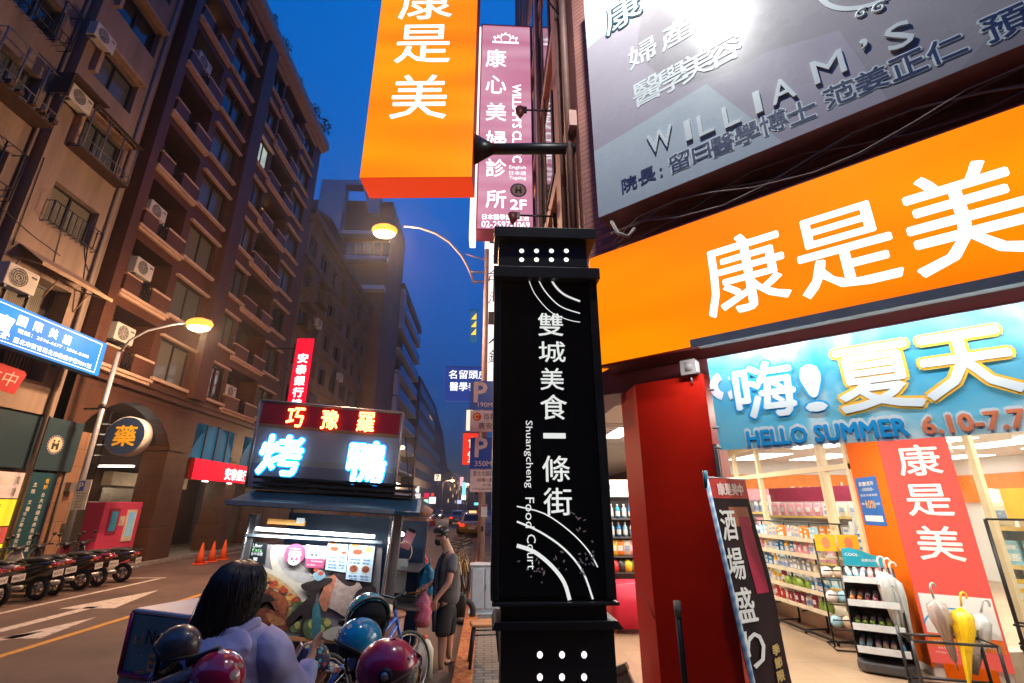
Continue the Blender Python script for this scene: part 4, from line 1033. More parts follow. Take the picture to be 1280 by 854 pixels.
for ch, (px, py), h in (('院', (786, 229), .17), ('長', (808, 219), .17), ('：', (826, 215), .10)):
    x, z = CHs.px(px, py); b.text(ch, x, z, h, y=-.052, bold=.02)
b.build('name_lettering', None, t)
# outlined character at the top left and the crest ornament at the top
b = MB()
x, z = CHs.px(778, 14)
b.mat(M('outline_teal', (.02, .07, .09), .4)); b.text('康', x, z, .46, y=-.052, w=.44, bold=.05); b.mat(letter_w); b.text('康', x, z, .46, y=-.057, w=.44, bold=.008)
b.build('outlined_character', None, t)
b = MB().mat(letter_w)
x, z = CHs.px(1098, -52)
b.ring((x, z), .40, .44, -.05, 180, 372)
def scroll_(cx, cz, r, a0, turns, th=.018, sgn=1):
    pts = []
    for i in range(int(18 * turns) + 1):
        a = R(a0) + sgn * i * 2 * math.pi / 18; q = r * (1 - i / (18 * turns + 4)); pts.append((cx + q * math.cos(a), -.05, cz + q * math.sin(a)))
    b.tube(pts, th * .62, 5)
scroll_(x - .09, z - .47, .055, 30, 1.3); scroll_(x + .09, z - .47, .055, 150, 1.3, sgn=-1); scroll_(x - .2, z - .44, .045, 40, 1.2); scroll_(x + .2, z - .43, .045, 140, 1.2, sgn=-1)
for q in range(9): b.ell((x + .15 + q * .06, -.05, z - .45 + q * .03 + .03 * (q % 2)), (.028, .01, .022), 8, 5)
b.build('crest', None, t)
b = MB().mat(M('cable_grey', (.45, .40, .36), .6))
for i in range(5):
    pts = [(.2 + q * .35 + .1 * random.random(), .02 + .05 * i, 4.55 + .12 * math.sin(q * .9 + i * 2) + .03 * i - .08 * (q == 0)) for q in range(16)]; b.tube(pts, .006 + .004 * (i % 2), 4)
b.tube([(.28, 0, 4.7), (.35, -.02, 4.52), (.45, .0, 4.45), (.5, .05, 4.55)], .02, 5)
t2 = thing('cable_bundle', 'loose cables strung between the grey billboard and orange fascia', 'cable', CO, CRZ); b.build('strand', None, t2)
# flood lamp on an arm in front of the billboard
fs_, fz_ = CHs.px(893, 6); DL, DC = 1.7, 3.96
fl_p = ((fs_ * (DL + DC) - 2.17 * DL) / DC, (fz_ * (DL + DC) - 1.9 * DL) / DC)
t = thing('flood_lamp', 'white flood lamp on a thin arm glaring onto the grey billboard', 'lamp', CO, CRZ)
b = MB().mat(black_metal); b.tube([(fl_p[0], -.05, fl_p[1] + .9), (fl_p[0], -1.2, fl_p[1] + .7), (fl_p[0], -1.75, fl_p[1] + .2)], .02, 6); b.box(fl_p[0] - .15, fl_p[0] + .15, -1.86, -1.74, fl_p[1] + .08, fl_p[1] + .2); b.build('arm', None, t)
l = bpy.data.lights.new('flood_light', 'SPOT'); l.energy = 560; l.color = (.98, 1.0, .96); l.spot_size = R(165); l.spot_blend = 1.0; l.shadow_soft_size = .12
lo = bpy.data.objects.new('flood_light', l); COL.objects.link(lo); lo.parent = t; lo.location = (fl_p[0], -1.7, fl_p[1]); lo.rotation_euler = (R(50), 0, 0)

# ------------------------------------------------------------------ hanging orange sign
YH = 5.0
t = thing('hanging_sign', 'glowing orange vertical box sign hung over the street on a black arm', 'sign', (-.95, YH, 0), R(-3.5))
b = MB().mat(M('hanging_side', (.60, .035, .015), .4)); b.box(-.70, .70, .012, .42, 5.78, 12.0); b.build('casing', None, t)
b = MB().mat(orange_v); b.poly([(-.70, 0, 5.78), (.70, 0, 5.78), (.70, 0, 12.0), (-.70, 0, 12.0)]); b.build('face', None, t)
b = MB().mat(E('red_glow', (.72, .045, .008), .8, sample=False)); b.poly([(-.70, .01, 5.777), (-.70, .42, 5.777), (.70, .42, 5.777), (.70, .01, 5.777)]); b.mat(M('smudge', (.7, .12, .05), .5)); b.text('', 0, 0, .1); b.build('underside', None, t)
HF = Frame((-.95, YH, 0), R(-3.5))
b = MB().mat(wht)
for ch, (px, py), l_, r_, tp, bt in (('康', (533, 0), 500, 565, -30, 17), ('是', (529, 55), 495, 563, 31, 78), ('美', (524, 121), 489, 558, 94, 148)):
    x, z = HF.px(px, py); w = HF.px(r_, py)[0] - HF.px(l_, py)[0]; h = HF.px(px, tp)[1] - HF.px(px, bt)[1]; b.text(ch, x, z, h, y=-.006, w=w, bold=.008)
b.build('lettering', None, t)
b = MB().mat(black_metal)
az = 6.42
b.tube([(.70, .25, az), (2.6, .25, az)], .075, 12); b.loft([((.70, .25, az), (0, .15, 0), (0, 0, .26)), ((.95, .25, az), (0, .08, 0), (0, 0, .09))], 4)
b.box(2.55, 2.62, .2, .7, az - .3, az + .3)
b.tube([(.66, .45, 11.8), (2.6, .45, 7.75)], .016, 6); b.tube([(-.5, .45, 12), (2.6, .45, 9.5)], .016, 6)
b.build('arm', None, t)
# small spot lamps on brackets by the wall
for lb, (px, py), yy in (('dark red lamp head on an upper wall bracket before the pink sign', (650, 139), 6.6), ('dark red lamp head on a lower wall bracket before the pink sign', (641, 271), 6.9)):
    p = atY(px, py, yy); t = thing('bracket_lamp', lb, 'lamp', p, 0, 'lamps on wall brackets')
    b = MB().mat(M('lamp_dark_red', (.14, .03, .03), .4)); b.loft([((0, 0, .08), (.04, 0, 0), (0, .04, 0)), ((0, 0, .05), (.085, 0, 0), (0, .085, 0)), ((0, 0, -.06), (.07, 0, 0), (0, .07, 0)), ((0, 0, -.15), (.012, 0, 0), (0, .012, 0))], 8); b.build('lamp_head', None, t)
    b = MB().mat(black_metal); b.tube([(.05, 0, .03), (1.1 - p.x, 0, .03)], .017, 6); b.tube([(.45, 0, .03), (1.1 - p.x, 0, .25)], .008, 5); b.box(.05, .12, -.02, .02, -.03, .09); b.box(1.04 - p.x, 1.1 - p.x, -.03, .03, -.2, .3); b.build('arm', None, t)

# ------------------------------------------------------------------ pink clinic sign and the white sign behind
YK = 9.6
t = lightbox('clinic_sign', 'tall pink light box sign with white characters and a lit white edge', 'sign', (0, YK, 0), 0, atY(600, 150, YK).x, atY(664, 150, YK).x, atY(630, 287, YK).z, atY(630, 33, YK).z, .5,
             E('pink_lightbox', (.40, .10, .19), 1.0, (.62, .34, .43), 1.6, stretch=(.15, 1, 1.1)), E('white_edge', (1, .95, .85), 1.0, sample=False), M('pink_frame', (.45, .08, .15), .4))
KF = Frame((0, YK, 0), 0)
def ktext(b, ch, px, py, hp, wp=None, **kw):
    x, z = KF.px(px, py); sc = (KF.px(px + 1, py)[0] - x); h = (KF.px(px, py - hp / 2)[1] - KF.px(px, py + hp / 2)[1]); b.text(ch, x, z, h, y=-.006, w=wp * sc if wp else None, **kw)
b = MB().mat(wht)
for ch, y in (('康', 73), ('心', 106), ('美', 140), ('婦', 175), ('診', 210), ('所', 249)): ktext(b, ch, 620, y, 22, 25, bold=.012)
ktext(b, 'WILLIAM’S CLINIC', 646, 153, 97, 11, turn=True, bold=.003)
for s_, y in (('English', 210), ('日本語', 216.5), ('Tagalog', 223)): ktext(b, s_, 647, y, 5, 21)
ktext(b, '2F', 648, 256, 12, 20, bold=.03); ktext(b, '日本醫學博士主治', 632, 272, 7, 58, bold=.02); ktext(b, '02-2597-1069', 632, 281, 8, 60, bold=.02)
b.build('lettering', None, t)
b = MB().mat(E('edge_strip_lit', (1, .93, .80), 1.2)); za_ = KF.px(595, 299)[1]; zb2 = KF.px(598, 36)[1]; xb2 = atY(600, 150, YK).x - .035; xa_ = xb2 - .14; b.box(xa_, xb2, -.06, .4, za_, zb2); b.build('edge_strip', None, t)
b = MB().mat(wht); x, z = KF.px(632, 48)
for i in range(7): b.ell((x + (i - 3) * .1, -.01, z + .16 - abs(i - 3) * .05), (.035, .006, .045), 8, 5)
b.box(x - .36, x + .36, -.012, -.004, z - .19, z - .13); b.ring((x, z), .12, .15, -.006, 0, 180); b.ring((x - .2, z - .08), .08, .1, -.006); b.ring((x + .2, z - .08), .08, .1, -.006); b.build('crown_emblem', None, t)
x, z = KF.px(648, 238); hemblem(t, x, z, .19)
YW = 16.0
t = lightbox('vertical_sign', 'tall white light box with black characters behind the rose lamp post', 'sign', (0, YW, 0), 0, atY(604, 400, YW).x, atY(634, 400, YW).x, 5.9, 13.0, .5, E('white_lightbox', (.85, .85, .9), 1.0, sample=False), M('white_side', (.6, .6, .62), .5))
b = MB().mat(blk); WF = Frame((0, YW, 0), 0)
for ch, y in (('台', 344), ('灣', 372), ('一', 398), ('人', 422), ('鍋', 446)):
    x, z = WF.px(619, y); b.text(ch, x, z, .5, y=-.01, w=.5, shear=.15)
for y in (296, 303): x, z = WF.px(612, y); b.box(x, x + .5, -.01, -.004, z - .05, z + .05)
x, z = WF.px(616, 320); b.text('TWN', x, z, .08, y=-.01)
b.build('lettering', None, t)
def small_sign(label, px, py, w, h, Y, col, st=1.0, name='shop_sign', text=None, tcol=None, group='distant lit shop signs', turn=False):
    p = atY(px, py, Y); sc = Y / F_PX * 1.05
    t = thing(name, label, 'sign', p, 0, group)
    b = MB().mat(E('far_sign_%02d%02d%02d' % tuple(int(c * 99) for c in col), col, st, sample=False)); b.box(-w * sc / 2, w * sc / 2, 0, .25, -h * sc / 2, h * sc / 2); b.build('light_box', None, t)
    b = MB().mat(dark_fr); b.box(-w * sc / 2 - .03, w * sc / 2 + .03, .1, .3, h * sc / 2 + .002, h * sc / 2 + .08); b.build('frame', None, t)
    if text:
        b = MB().mat(E('far_letter_%02d%02d%02d' % tuple(int(c * 99) for c in tcol), tcol, 1.1, sample=False) if tcol else blk)
        n = len(text)
        for i, (s_, fx, fz, fh, fw) in enumerate(text): b.text(s_, fx * w * sc, fz * h * sc, fh * h * sc, y=-.01, w=fw * w * sc, bold=.01)
        b.build('lettering', None, t)
    return t
small_sign('navy light box with rows of white characters beside the lamp post', 585, 480, 55, 42, 34, (.012, .035, .20), 1.0, text=[('名留頭皮', 0, .28, .26, .86), ('醫學養髮', 0, -.08, .26, .8), ('館', .25, -.36, .18, .16)], tcol=(1, 1, 1))
small_sign('small sign with slanting yellow blocks on blue beside the lamp post', 592, 407, 9, 42, 24, (.02, .10, .22), .8, text=[('◢', 0, .3, .2, .7), ('◢', 0, .05, .2, .7), ('◢', 0, -.2, .2, .7)], tcol=(1, .6, .05))
small_sign('red box sign with gold edge just left of the lower parking plate', 588, 561, 18, 36, 28, (.75, .03, .015), .9, text=[('食', .1, .2, .35, .5), ('堂', .1, -.25, .35, .5)], tcol=(1, .8, .6))
small_sign('narrow white lit sign behind the upper parking plate', 587, 525, 8, 24, 30, (.8, .72, .55), 1.0)
for a in (('white square sign with a dark mark over the far shops', 547, 597, 7, 7, 70, (.9, .8, .6), 1.0, 'shop_sign', [('7', 0, 0, .7, .5)]),
          ('white arrow-shaped lit sign, farther left over far shops', 521.5, 612, 4, 7, 75, (.8, .8, .75), 1.0),
          ('white sign with a line of characters, under the arrow sign', 522, 620, 6, 5, 75, (.75, .75, .7), .9),
          ('small crimson sign over the far shops', 533, 619.5, 5.5, 5.5, 80, (.7, .02, .08), .9),
          ('pale green lit sign near the street end', 532.5, 628, 5, 6.5, 78, (.5, .85, .7), 1.0),
          ('bright white cube sign near the street end', 540.5, 625.5, 7, 7, 72, (1, 1, .95), 1.2),
          ('small red sign right above the white cube sign', 540.5, 619, 3, 4.5, 72.5, (.8, .05, .04), 1.0),
          ('pink and white upright sign, right side of the far street', 577, 602, 4, 10, 65, (.85, .45, .5), 1.0),
          ('tall cyan and white upright sign, right side of far street', 580, 611, 4, 14, 62, (.25, .7, .8), 1.1),
          ('small white box sign under the cyan upright sign', 579.5, 622, 5, 5, 62.5, (1, .98, .9), 1.1),
          ('pale blue blurred sign low over the far street', 574, 627.5, 5, 4, 90, (.4, .5, .8), 1.0),
          ('turquoise lit sign strip above the far cars', 597, 630, 8, 3, 70, (.2, .75, .85), 1.0)):
    small_sign(*a)
for lb, px, py, Y in (('far street lamp glowing amber, left one of the pair', 565.5, 601, 85), ('far street lamp glowing amber, right one of the pair', 584, 605.5, 95), ('small amber lamp beside the duck sign edge', 500.5, 559.5, 38)):
    p = atY(px, py, Y); t = thing('street_lamp', lb, 'street lamp', (p.x - 1.6, Y, 0), 0, 'far street lamps')
    b = MB().mat(gp); b.tube([(0, 0, 0), (0, 0, p.z - .4), (.5, 0, p.z), (1.3, 0, p.z + .1)], .06, 6); b.build('pole', None, t)
    b = MB().mat(E('far_lamp', (1, .6, .2), 12)); b.ell((1.6, 0, p.z), (.35, .25, .16), 10, 6); b.build('lamp_head', None, t); l = bpy.data.lights.new('far_lamp_light', 'POINT'); l.energy = 900; l.color = (1, .6, .32); l.shadow_soft_size = .3; lo = bpy.data.objects.new('far_lamp_light', l); COL.objects.link(lo); lo.parent = t; lo.location = (1.6, 0, p.z - .4)
# traffic light
p = atY(600, 615, 60); t = thing('traffic_light', 'small red traffic light glowing over the far street', 'traffic light', (p.x, 60, 0))
b = MB().mat(black_metal); b.box(-.6, .6, 0, .2, p.z - .25, p.z + .25); b.tube([(.5, .1, 0), (.5, .1, p.z)], .06, 6); b.build('casing', None, t)
b = MB().mat(E('red_lamp', (1, .03, .02), 5, sample=False)); b.disc((.1, p.z), .28, .28, -.01, 14); b.build('lens', None, t)

# ------------------------------------------------------------------ black totem sign
TX, TY = 0.468, 3.6
t = thing('street_totem', 'tall black glossy totem sign with white lettering standing on the pavement', 'sign', (TX, TY, 0.1), 0)
gloss = M('black_acrylic', (.006, .006, .007), .06, var=.02, spec=.6)
bm_ = M('black_paint', (.010, .009, .010), .42, .0, var=.3, scale=5, spec=.35)
Z = lambda z: z - .1
b = MB().mat(bm_)
b.box(-.37, .37, .06, .40, Z(1.30), Z(4.10)); b.build('core', None, t)
b = MB().mat(gloss); b.box(-.375, .36, .03, .058, Z(1.32), Z(3.70)); b.build('panel', None, t)
b = MB().mat(bm_)
for x0, x1 in ((-.43, -.376), (.362, .43)): b.box(x0, x1, 0.0, .4, Z(1.30), Z(3.70))
b.build('side_post', None, t, .004)
b = MB().mat(bm_)
b.box(-.44, .45, -.05, .45, Z(3.70), Z(3.80)); b.box(-.40, .36, .0, .4, Z(3.80), Z(4.08)); b.box(-.44, .44, -.05, .45, Z(4.08), Z(4.18)); b.build('cap', None, t, .004)
b = MB().mat(bm_)
b.prism([(-.42, Z(1.29)), (.44, Z(1.29)), (.44, Z(1.27)), (-.42, Z(1.27))], -.03, .42); b.box(-.36, .36, .02, .4, Z(1.18), Z(1.27))
b.prism([(-.40, Z(1.18)), (.42, Z(1.18)), (.46, Z(1.13)), (-.42, Z(1.13))], -.03, .42)
b.box(-.36, .40, .01, .4, 0, Z(1.129)); b.build('pedestal', None, t, .004)
litw = E('totem_white', (.95, .97, .9), 1.2, sample=False)
TF = Frame((TX, TY, 0), 0)
def tpx(px, py, dy=0): x, z = TF.px(px, py, dy); return x, z - .1
b = MB().mat(litw)
for r_, y in ((0, 314), (1, 325)):
    for c_ in range(4): x, z = tpx(652 + c_ * 18.6, y); b.disc((x, z), .021, .021, -.004, 12)
for r_, y in ((0, 819), (1, 847), (2, 876)):
    for c_ in range(3): x, z = tpx(675 + c_ * 27.7, y); b.disc((x, z), .019, .021, .006, 12)
b.build('light_dot', None, t)
paint_w = E('totem_letter', (.78, .80, .76), .75, sample=False)
b = MB().mat(paint_w)
for ch, (px, py), w, h in (('雙', (688, 406), 31, 30), ('城', (690, 440), 33, 27), ('美', (690, 474), 29, 28), ('食', (692, 509), 33, 31), ('條', (695, 586), 34, 31), ('街', (697, 627), 35, 32)):
    x, z = tpx(px, py, .03); sc = tpx(px + 1, py, .03)[0] - x; b.text(ch, x, z, h * sc * 1.0, y=.025, w=w * sc, bold=.008)
x, z = tpx(693, 545, .03); b.text('一', x, z, .035, y=.025, w=.165, bold=.08)
x0, z0 = tpx(661, 560, .03)
def vtext(s_, px, ya, yb, wpx):
    x, za = tpx(px, ya, .03); _, zb = tpx(px, yb, .03); sc = tpx(px + 1, ya, .03)[0] - x
    b.text(s_, x, (za + zb) / 2, za - zb, y=.025, w=wpx * sc, turn=True)
vtext('Shuangcheng', 660, 526, 610, 11); vtext('Food', 662, 622, 660, 11); vtext('Court', 664, 668, 712, 11)
b.build('lettering', None, t)
b = MB().mat(paint_w)
def arc_px(pts, th):
    v = [tpx(*q, .03) for q in pts]; ps = []
    for i in range(len(v) - 1):
        for k_ in range(4):
            f = k_ / 4; p0, p1, p2, p3 = v[max(0, i - 1)], v[i], v[i + 1], v[min(len(v) - 1, i + 2)]
            ps.append(tuple(.5 * (2 * p1[j] + (p2[j] - p0[j]) * f + (2 * p0[j] - 5 * p1[j] + 4 * p2[j] - p3[j]) * f * f + (-p0[j] + 3 * p1[j] - 3 * p2[j] + p3[j]) * f ** 3) for j in (0, 1)))
    ps.append(v[-1]); vs = []
    for i, p in enumerate(ps):
        d = Vector(ps[min(i + 1, len(ps) - 1)]) - Vector(ps[max(0, i - 1)]); n = Vector((-d.y, d.x)).normalized() * th / 2
        vs += [(p[0] + n.x, .026, p[1] + n.y), (p[0] - n.x, .026, p[1] - n.y)]
    b.add(vs, [(2 * i, 2 * i + 1, 2 * i + 3, 2 * i + 2) for i in range(len(ps) - 1)])
arc_px([(686, 344), (694, 358), (706, 369), (725, 377)], .018); arc_px([(670, 344), (681, 364), (700, 383), (725, 392)], .010); arc_px([(659, 344), (668, 367), (688, 390), (710, 400), (725, 403)], .007)
arc_px([(646, 682), (668, 690), (690, 708), (705, 728), (712, 750)], .026); arc_px([(646, 652), (675, 665), (705, 686), (728, 714), (741, 749)], .013); arc_px([(646, 633), (680, 642), (712, 664), (735, 688), (747, 709)], .009)
b.build('arc', None, t)
b = MB().mat(M('torn_paper', (.55, .45, .38), .8))
for i in range(46):
    px, py = random.choice(((720, 655, 12, 14), (730, 705, 18, 16), (670, 712, 12, 14), (755, 700, 8, 16), (700, 700, 20, 10)))[0:2]
    px += random.gauss(0, 8); py += random.gauss(0, 9); x, z = tpx(min(px, 741), py, .03); a = random.random() * 3; l_ = random.uniform(.006, .022); w = random.uniform(.003, .008)
    c_, s_ = math.cos(a), math.sin(a); b.poly([(x + c_ * l_, .0235, z + s_ * l_), (x - s_ * w, .0235, z + c_ * w), (x - c_ * l_ * .8, .0235, z - s_ * l_), (x + s_ * w * 1.3, .0235, z - c_ * w)])
b.build('paper_scraps', None, t)

# ------------------------------------------------------------------ blue summer banner
def banner_mat():
    m, nt, p = principled('banner_blue'); N, L = nt.nodes, nt.links
    tc = N.new('ShaderNodeTexCoord'); nz = N.new('ShaderNodeTexNoise'); nz.inputs['Scale'].default_value = 1.6; nz.inputs['Detail'].default_value = 3; nz.inputs['Distortion'].default_value = .8
    L.new(tc.outputs['Object'], nz.inputs['Vector'])
    rp = N.new('ShaderNodeValToRGB'); e = rp.color_ramp.elements
    e[0].position = .36; e[0].color = (.05, .38, .64, 1); e[1].position = .66; e[1].color = (.62, .80, .86, 1); q = e.new(.5); q.color = (.16, .52, .74, 1)
    L.new(nz.outputs['Fac'], rp.inputs[0]); L.new(rp.outputs[0], p.inputs['Base Color']); p.inputs['Roughness'].default_value = .4
    tr = N.new('ShaderNodeBsdfTranslucent'); L.new(rp.outputs[0], tr.inputs[0]); mx = N.new('ShaderNodeMixShader'); mx.inputs[0].default_value = .45
    L.new(p.outputs[0], mx.inputs[1]); L.new(tr.outputs[0], mx.inputs[2]); L.new(mx.outputs[0], N['Material Output'].inputs[0]); return m
BNF = Frame(cw(0, .03) + (0,), CRZ)
t = thing('summer_banner', 'blue vinyl banner reading HELLO SUMMER hung under the orange fascia', 'banner', cw(0, .03) + (0,), CRZ)
bx0 = BNF.px(884, 450)[0]; bz1 = BNF.px(884, 449)[1]; bz0 = BNF.px(898, 563)[1]
b = MB().mat(banner_mat()); n = 40; vs = []; fs = []
for i in range(n + 1):
    x = bx0 + 3.0 * i / n
    for j in range(7):
        z = bz0 + (bz1 - bz0) * j / 6; vs.append((x, .003 * math.sin(x * 7 + j) + .002 * math.sin(x * 17 + j * 2), z - .012 * math.sin(math.pi * i / n) * (j == 0)))
for i in range(n):
    for j in range(6): fs.append((i * 7 + j, (i + 1) * 7 + j, (i + 1) * 7 + j + 1, i * 7 + j + 1))
b.add(vs, fs, True); b.build('sheet', None, t)
def bpx(b, ch, pts, m, y, bold, h=None):
    (cx, cy), (l_, r_), (tp, bt) = pts; x, z = BNF.px(cx, cy); w = BNF.px(r_, cy)[0] - BNF.px(l_, cy)[0]; hh = BNF.px(cx, tp)[1] - BNF.px(cx, bt)[1]
    b.mat(m); b.text(ch, x, z, hh, y=y, w=w, bold=bold)
bw = M('banner_white', (.72, .74, .74), .5, var=.03); bb_ = M('banner_deep_blue', (.005, .33, .70), .5); by_ = M('banner_orange', (.95, .45, .03), .5); bc = M('banner_coral', (.90, .24, .10), .5)
b = MB()
for ch, pts, om in (('嗨', ((955, 487), (918, 992), (452, 520)), bb_), ('!', ((1016, 485), (1004, 1030), (450, 508)), bb_), ('夏', ((1094, 472), (1044, 1148), (432, 512)), by_), ('天', ((1207, 455), (1146, 1268), (420, 502)), by_)):
    bpx(b, ch, pts, om, -.009, .062); bpx(b, ch, pts, bw, -.0135, .022)
b.build('big_lettering', None, t)
b = MB()
bpx(b, 'HELLO SUMMER', ((1026, 542), (925, 1124), (528, 553)), bw, -.009, .12); bpx(b, 'HELLO SUMMER', ((1026, 542), (925, 1124), (531, 551)), bb_, -.0135, .05)
bpx(b, '6.10-7.7', ((1214, 528), (1147, 1277), (515, 541)), bw, -.009, .12); bpx(b, '6.10-7.7', ((1214, 528), (1147, 1277), (518, 540)), bc, -.0135, .05)
b.build('small_lettering', None, t)
b = MB().mat(M('disc_pink', (.62, .55, .7), .3)); x, z = BNF.px(902, 483)
b.ring((x + .03, z), .055, .12, -.008, -80, 60); b.ring((x + .03, z), .055, .12, -.008, 110, 250); b.build('ring_print', None, t)
b = MB().mat(steel)
for yy in (487, 535, 560): x, z = BNF.px(890 + (yy - 487) * .12, yy); b.tube([(x - .03, 0, z), (x + .02, -.01, z)], .01, 6)
b.build('clip', None, t)

# ------------------------------------------------------------------ the roast duck cart
CA = R(3.2); CX, CY_ = -2.1, 6.4
def cpx(px, py, dy=0.0):
    p = atY(px, py, CY_ + dy); X, Zz = p.x - CX, p.z
    return X * math.cos(CA) - Zz * math.sin(CA), X * math.sin(CA) + Zz * math.cos(CA)
def cq(b, pts, dy=0.0, y=None):
    """polygon on the cart from photo pixels"""
    b.poly([(lambda q: (q[0], (dy if y is None else y), q[1]))(cpx(px, py, dy)) for px, py in pts][::-1]); return b
cart = thing('food_cart', 'steel roast duck food cart with a neon sign board and printed front', 'food cart', (CX, CY_, 0), 0, ry=CA)
inox = M('cart_steel', (0.36, 0.33, 0.33), .32, .8, var=.2, scale=4)
navyc = M('cart_navy', (.012, .04, .11), .4, var=.2)
x0, zt = cpx(310, 690); x1, _ = cpx(476, 690); zb0 = cpx(400, 797)[1]
xr = cpx(500, 700)[0]
b = MB().mat(navyc); b.box(x0, x1, .06, 1.1, .18, zb0 + .02); b.box(x0, x1, 1.05, 1.1, zb0 + .02, 1.78)
b.box(x0 - .02, xr, .1, 1.15, .15, .178); b.build('body', None, cart)
b = MB().mat(inox); zl = cpx(400, 797)[1]
b.box(x0 - .03, x1 + .03, -.02, .1, zl - .05, zl + .015); b.mat(M('cart_orange_strip', (.55, .22, .08), .4)); b.box(x0 - .03, x1 + .03, -.025, -.021, zl - .04, zl); b.build('ledge', None, cart)
for (px, w_) in ((309, .05), (491, .07)):
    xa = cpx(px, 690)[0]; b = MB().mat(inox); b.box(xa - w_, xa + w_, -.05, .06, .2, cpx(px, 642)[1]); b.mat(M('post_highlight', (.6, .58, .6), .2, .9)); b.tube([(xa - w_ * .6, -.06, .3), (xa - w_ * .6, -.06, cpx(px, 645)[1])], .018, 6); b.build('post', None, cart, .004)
for xa in (x0 + .02, xr + .15):
    b = MB().mat(inox); b.box(xa - .025, xa + .025, 1.08, 1.13, .2, 1.95); b.build('post', None, cart)
b = MB().mat(navyc)                                     # side panel and shelf of the working side
b.box(x1 + .02, xr + .16, 1.0, 1.04, .2, 1.8); b.build('back_panel', None, cart)
b = MB().mat(inox); b.box(xr - .05, xr + .28, .15, 1.0, .78, .81); b.box(xr - .05, xr + .22, .15, 1.0, 1.2, 1.215); b.build('counter', None, cart)
# canopy
ra = cpx(283, 628, -.35); rb = cpx(524, 646, -.35)
teal_c = M('canopy_teal', (.03, .10, .15), .35, .2, var=.15); pale_e = M('canopy_edge', (.45, .55, .62), .3, .5)
b = MB().mat(teal_c)
zc = ra[1]
b.prism([(0, 0), (.1, 0), (.1, .1), (0, .1)], 0, .001) if False else None
b.add([(ra[0], -.35, zc - .03), (rb[0], -.35, zc - .03), (rb[0], -.35, zc + .01), (ra[0], -.35, zc + .01), (ra[0] + .08, .1, zc + .16), (rb[0] - .05, .1, zc + .16), (ra[0] + .08, 1.2, zc + .1), (rb[0] - .05, 1.2, zc + .1), (ra[0] + .08, .1, zc + .02), (rb[0] - .05, .1, zc + .02), (ra[0] + .08, 1.2, zc + .0), (rb[0] - .05, 1.2, zc + .0)],
      [(0, 1, 2, 3), (3, 2, 5, 4), (4, 5, 7, 6), (0, 8, 9, 1), (8, 10, 11, 9), (6, 7, 11, 10), (0, 3, 4, 8), (4, 6, 10, 8), (1, 9, 5, 2), (9, 11, 7, 5)])
b.build('canopy', None, cart)
b = MB().mat(pale_e); b.box(ra[0], rb[0] - .3, -.385, -.352, zc - .02, zc + .03); b.build('canopy_edge', None, cart)
b = MB().mat(dark_fr)
for i, z in enumerate((.17, .23, .30)): b.box(ra[0] + .1, rb[0] - .16, .0 - .02 * i, .3, zc + z, zc + z + .03)
b.build('sign_rail', None, cart)
# bundled awning cloth and bits on the roof at the right
b = MB().mat(M('rolled_cloth', (.30, .15, .13), .8, var=.3))
xa, za = cpx(505, 636, .4); b.tube([(xa - .1, .4, za), (xa + .05, .42, za + .03), (xa + .2, .45, za), (xa + .36, .5, za - .03)], [.08, .1, .09, .05], 10); b.box(xa - .15, xa + .33, .25, .9, za - .14, za - .10); b.build('rolled_cloth', None, cart)
# tube lamp under the canopy
(xa, za), (xb_, zb_) = cpx(320, 661, -.12), cpx(468, 671, -.12)
b = MB().mat(E('tube_cool', (.85, .97, 1.0), 9)); b.tube([(xa, -.12, za), (xb_, -.12, zb_)], .020, 8); b.build('tube_lamp', None, cart)
b = MB().mat(M('reflector', (.35, .4, .44), .35, .5)); b.box(xa - .12, xb_ + .1, -.1, .055, za - .09, za - .062); b.build('reflector', None, cart)
l = bpy.data.lights.new('tube_light', 'AREA'); l.shape = 'RECTANGLE'; l.size = 1.3; l.size_y = .05; l.energy = 17; l.color = (.88, .97, 1.0); lo = bpy.data.objects.new('tube_light', l); COL.objects.link(lo); lo.parent = cart; lo.location = ((xa + xb_) / 2, -.22, za - .02); lo.rotation_euler = (R(28), 0, 0)
b = MB().mat(M('orange_parcel', (.6, .25, .05), .6)); q = cpx(362, 653, .05); b.box(q[0] - .25, q[0] + .2, .0, .05, q[1] - .03, q[1] + .03); b.mat(wht_dim); b.box(q[0] + .1, q[0] + .2, -.01, 0, q[1] - .0, q[1] + .06); b.build('parcel', None, cart)
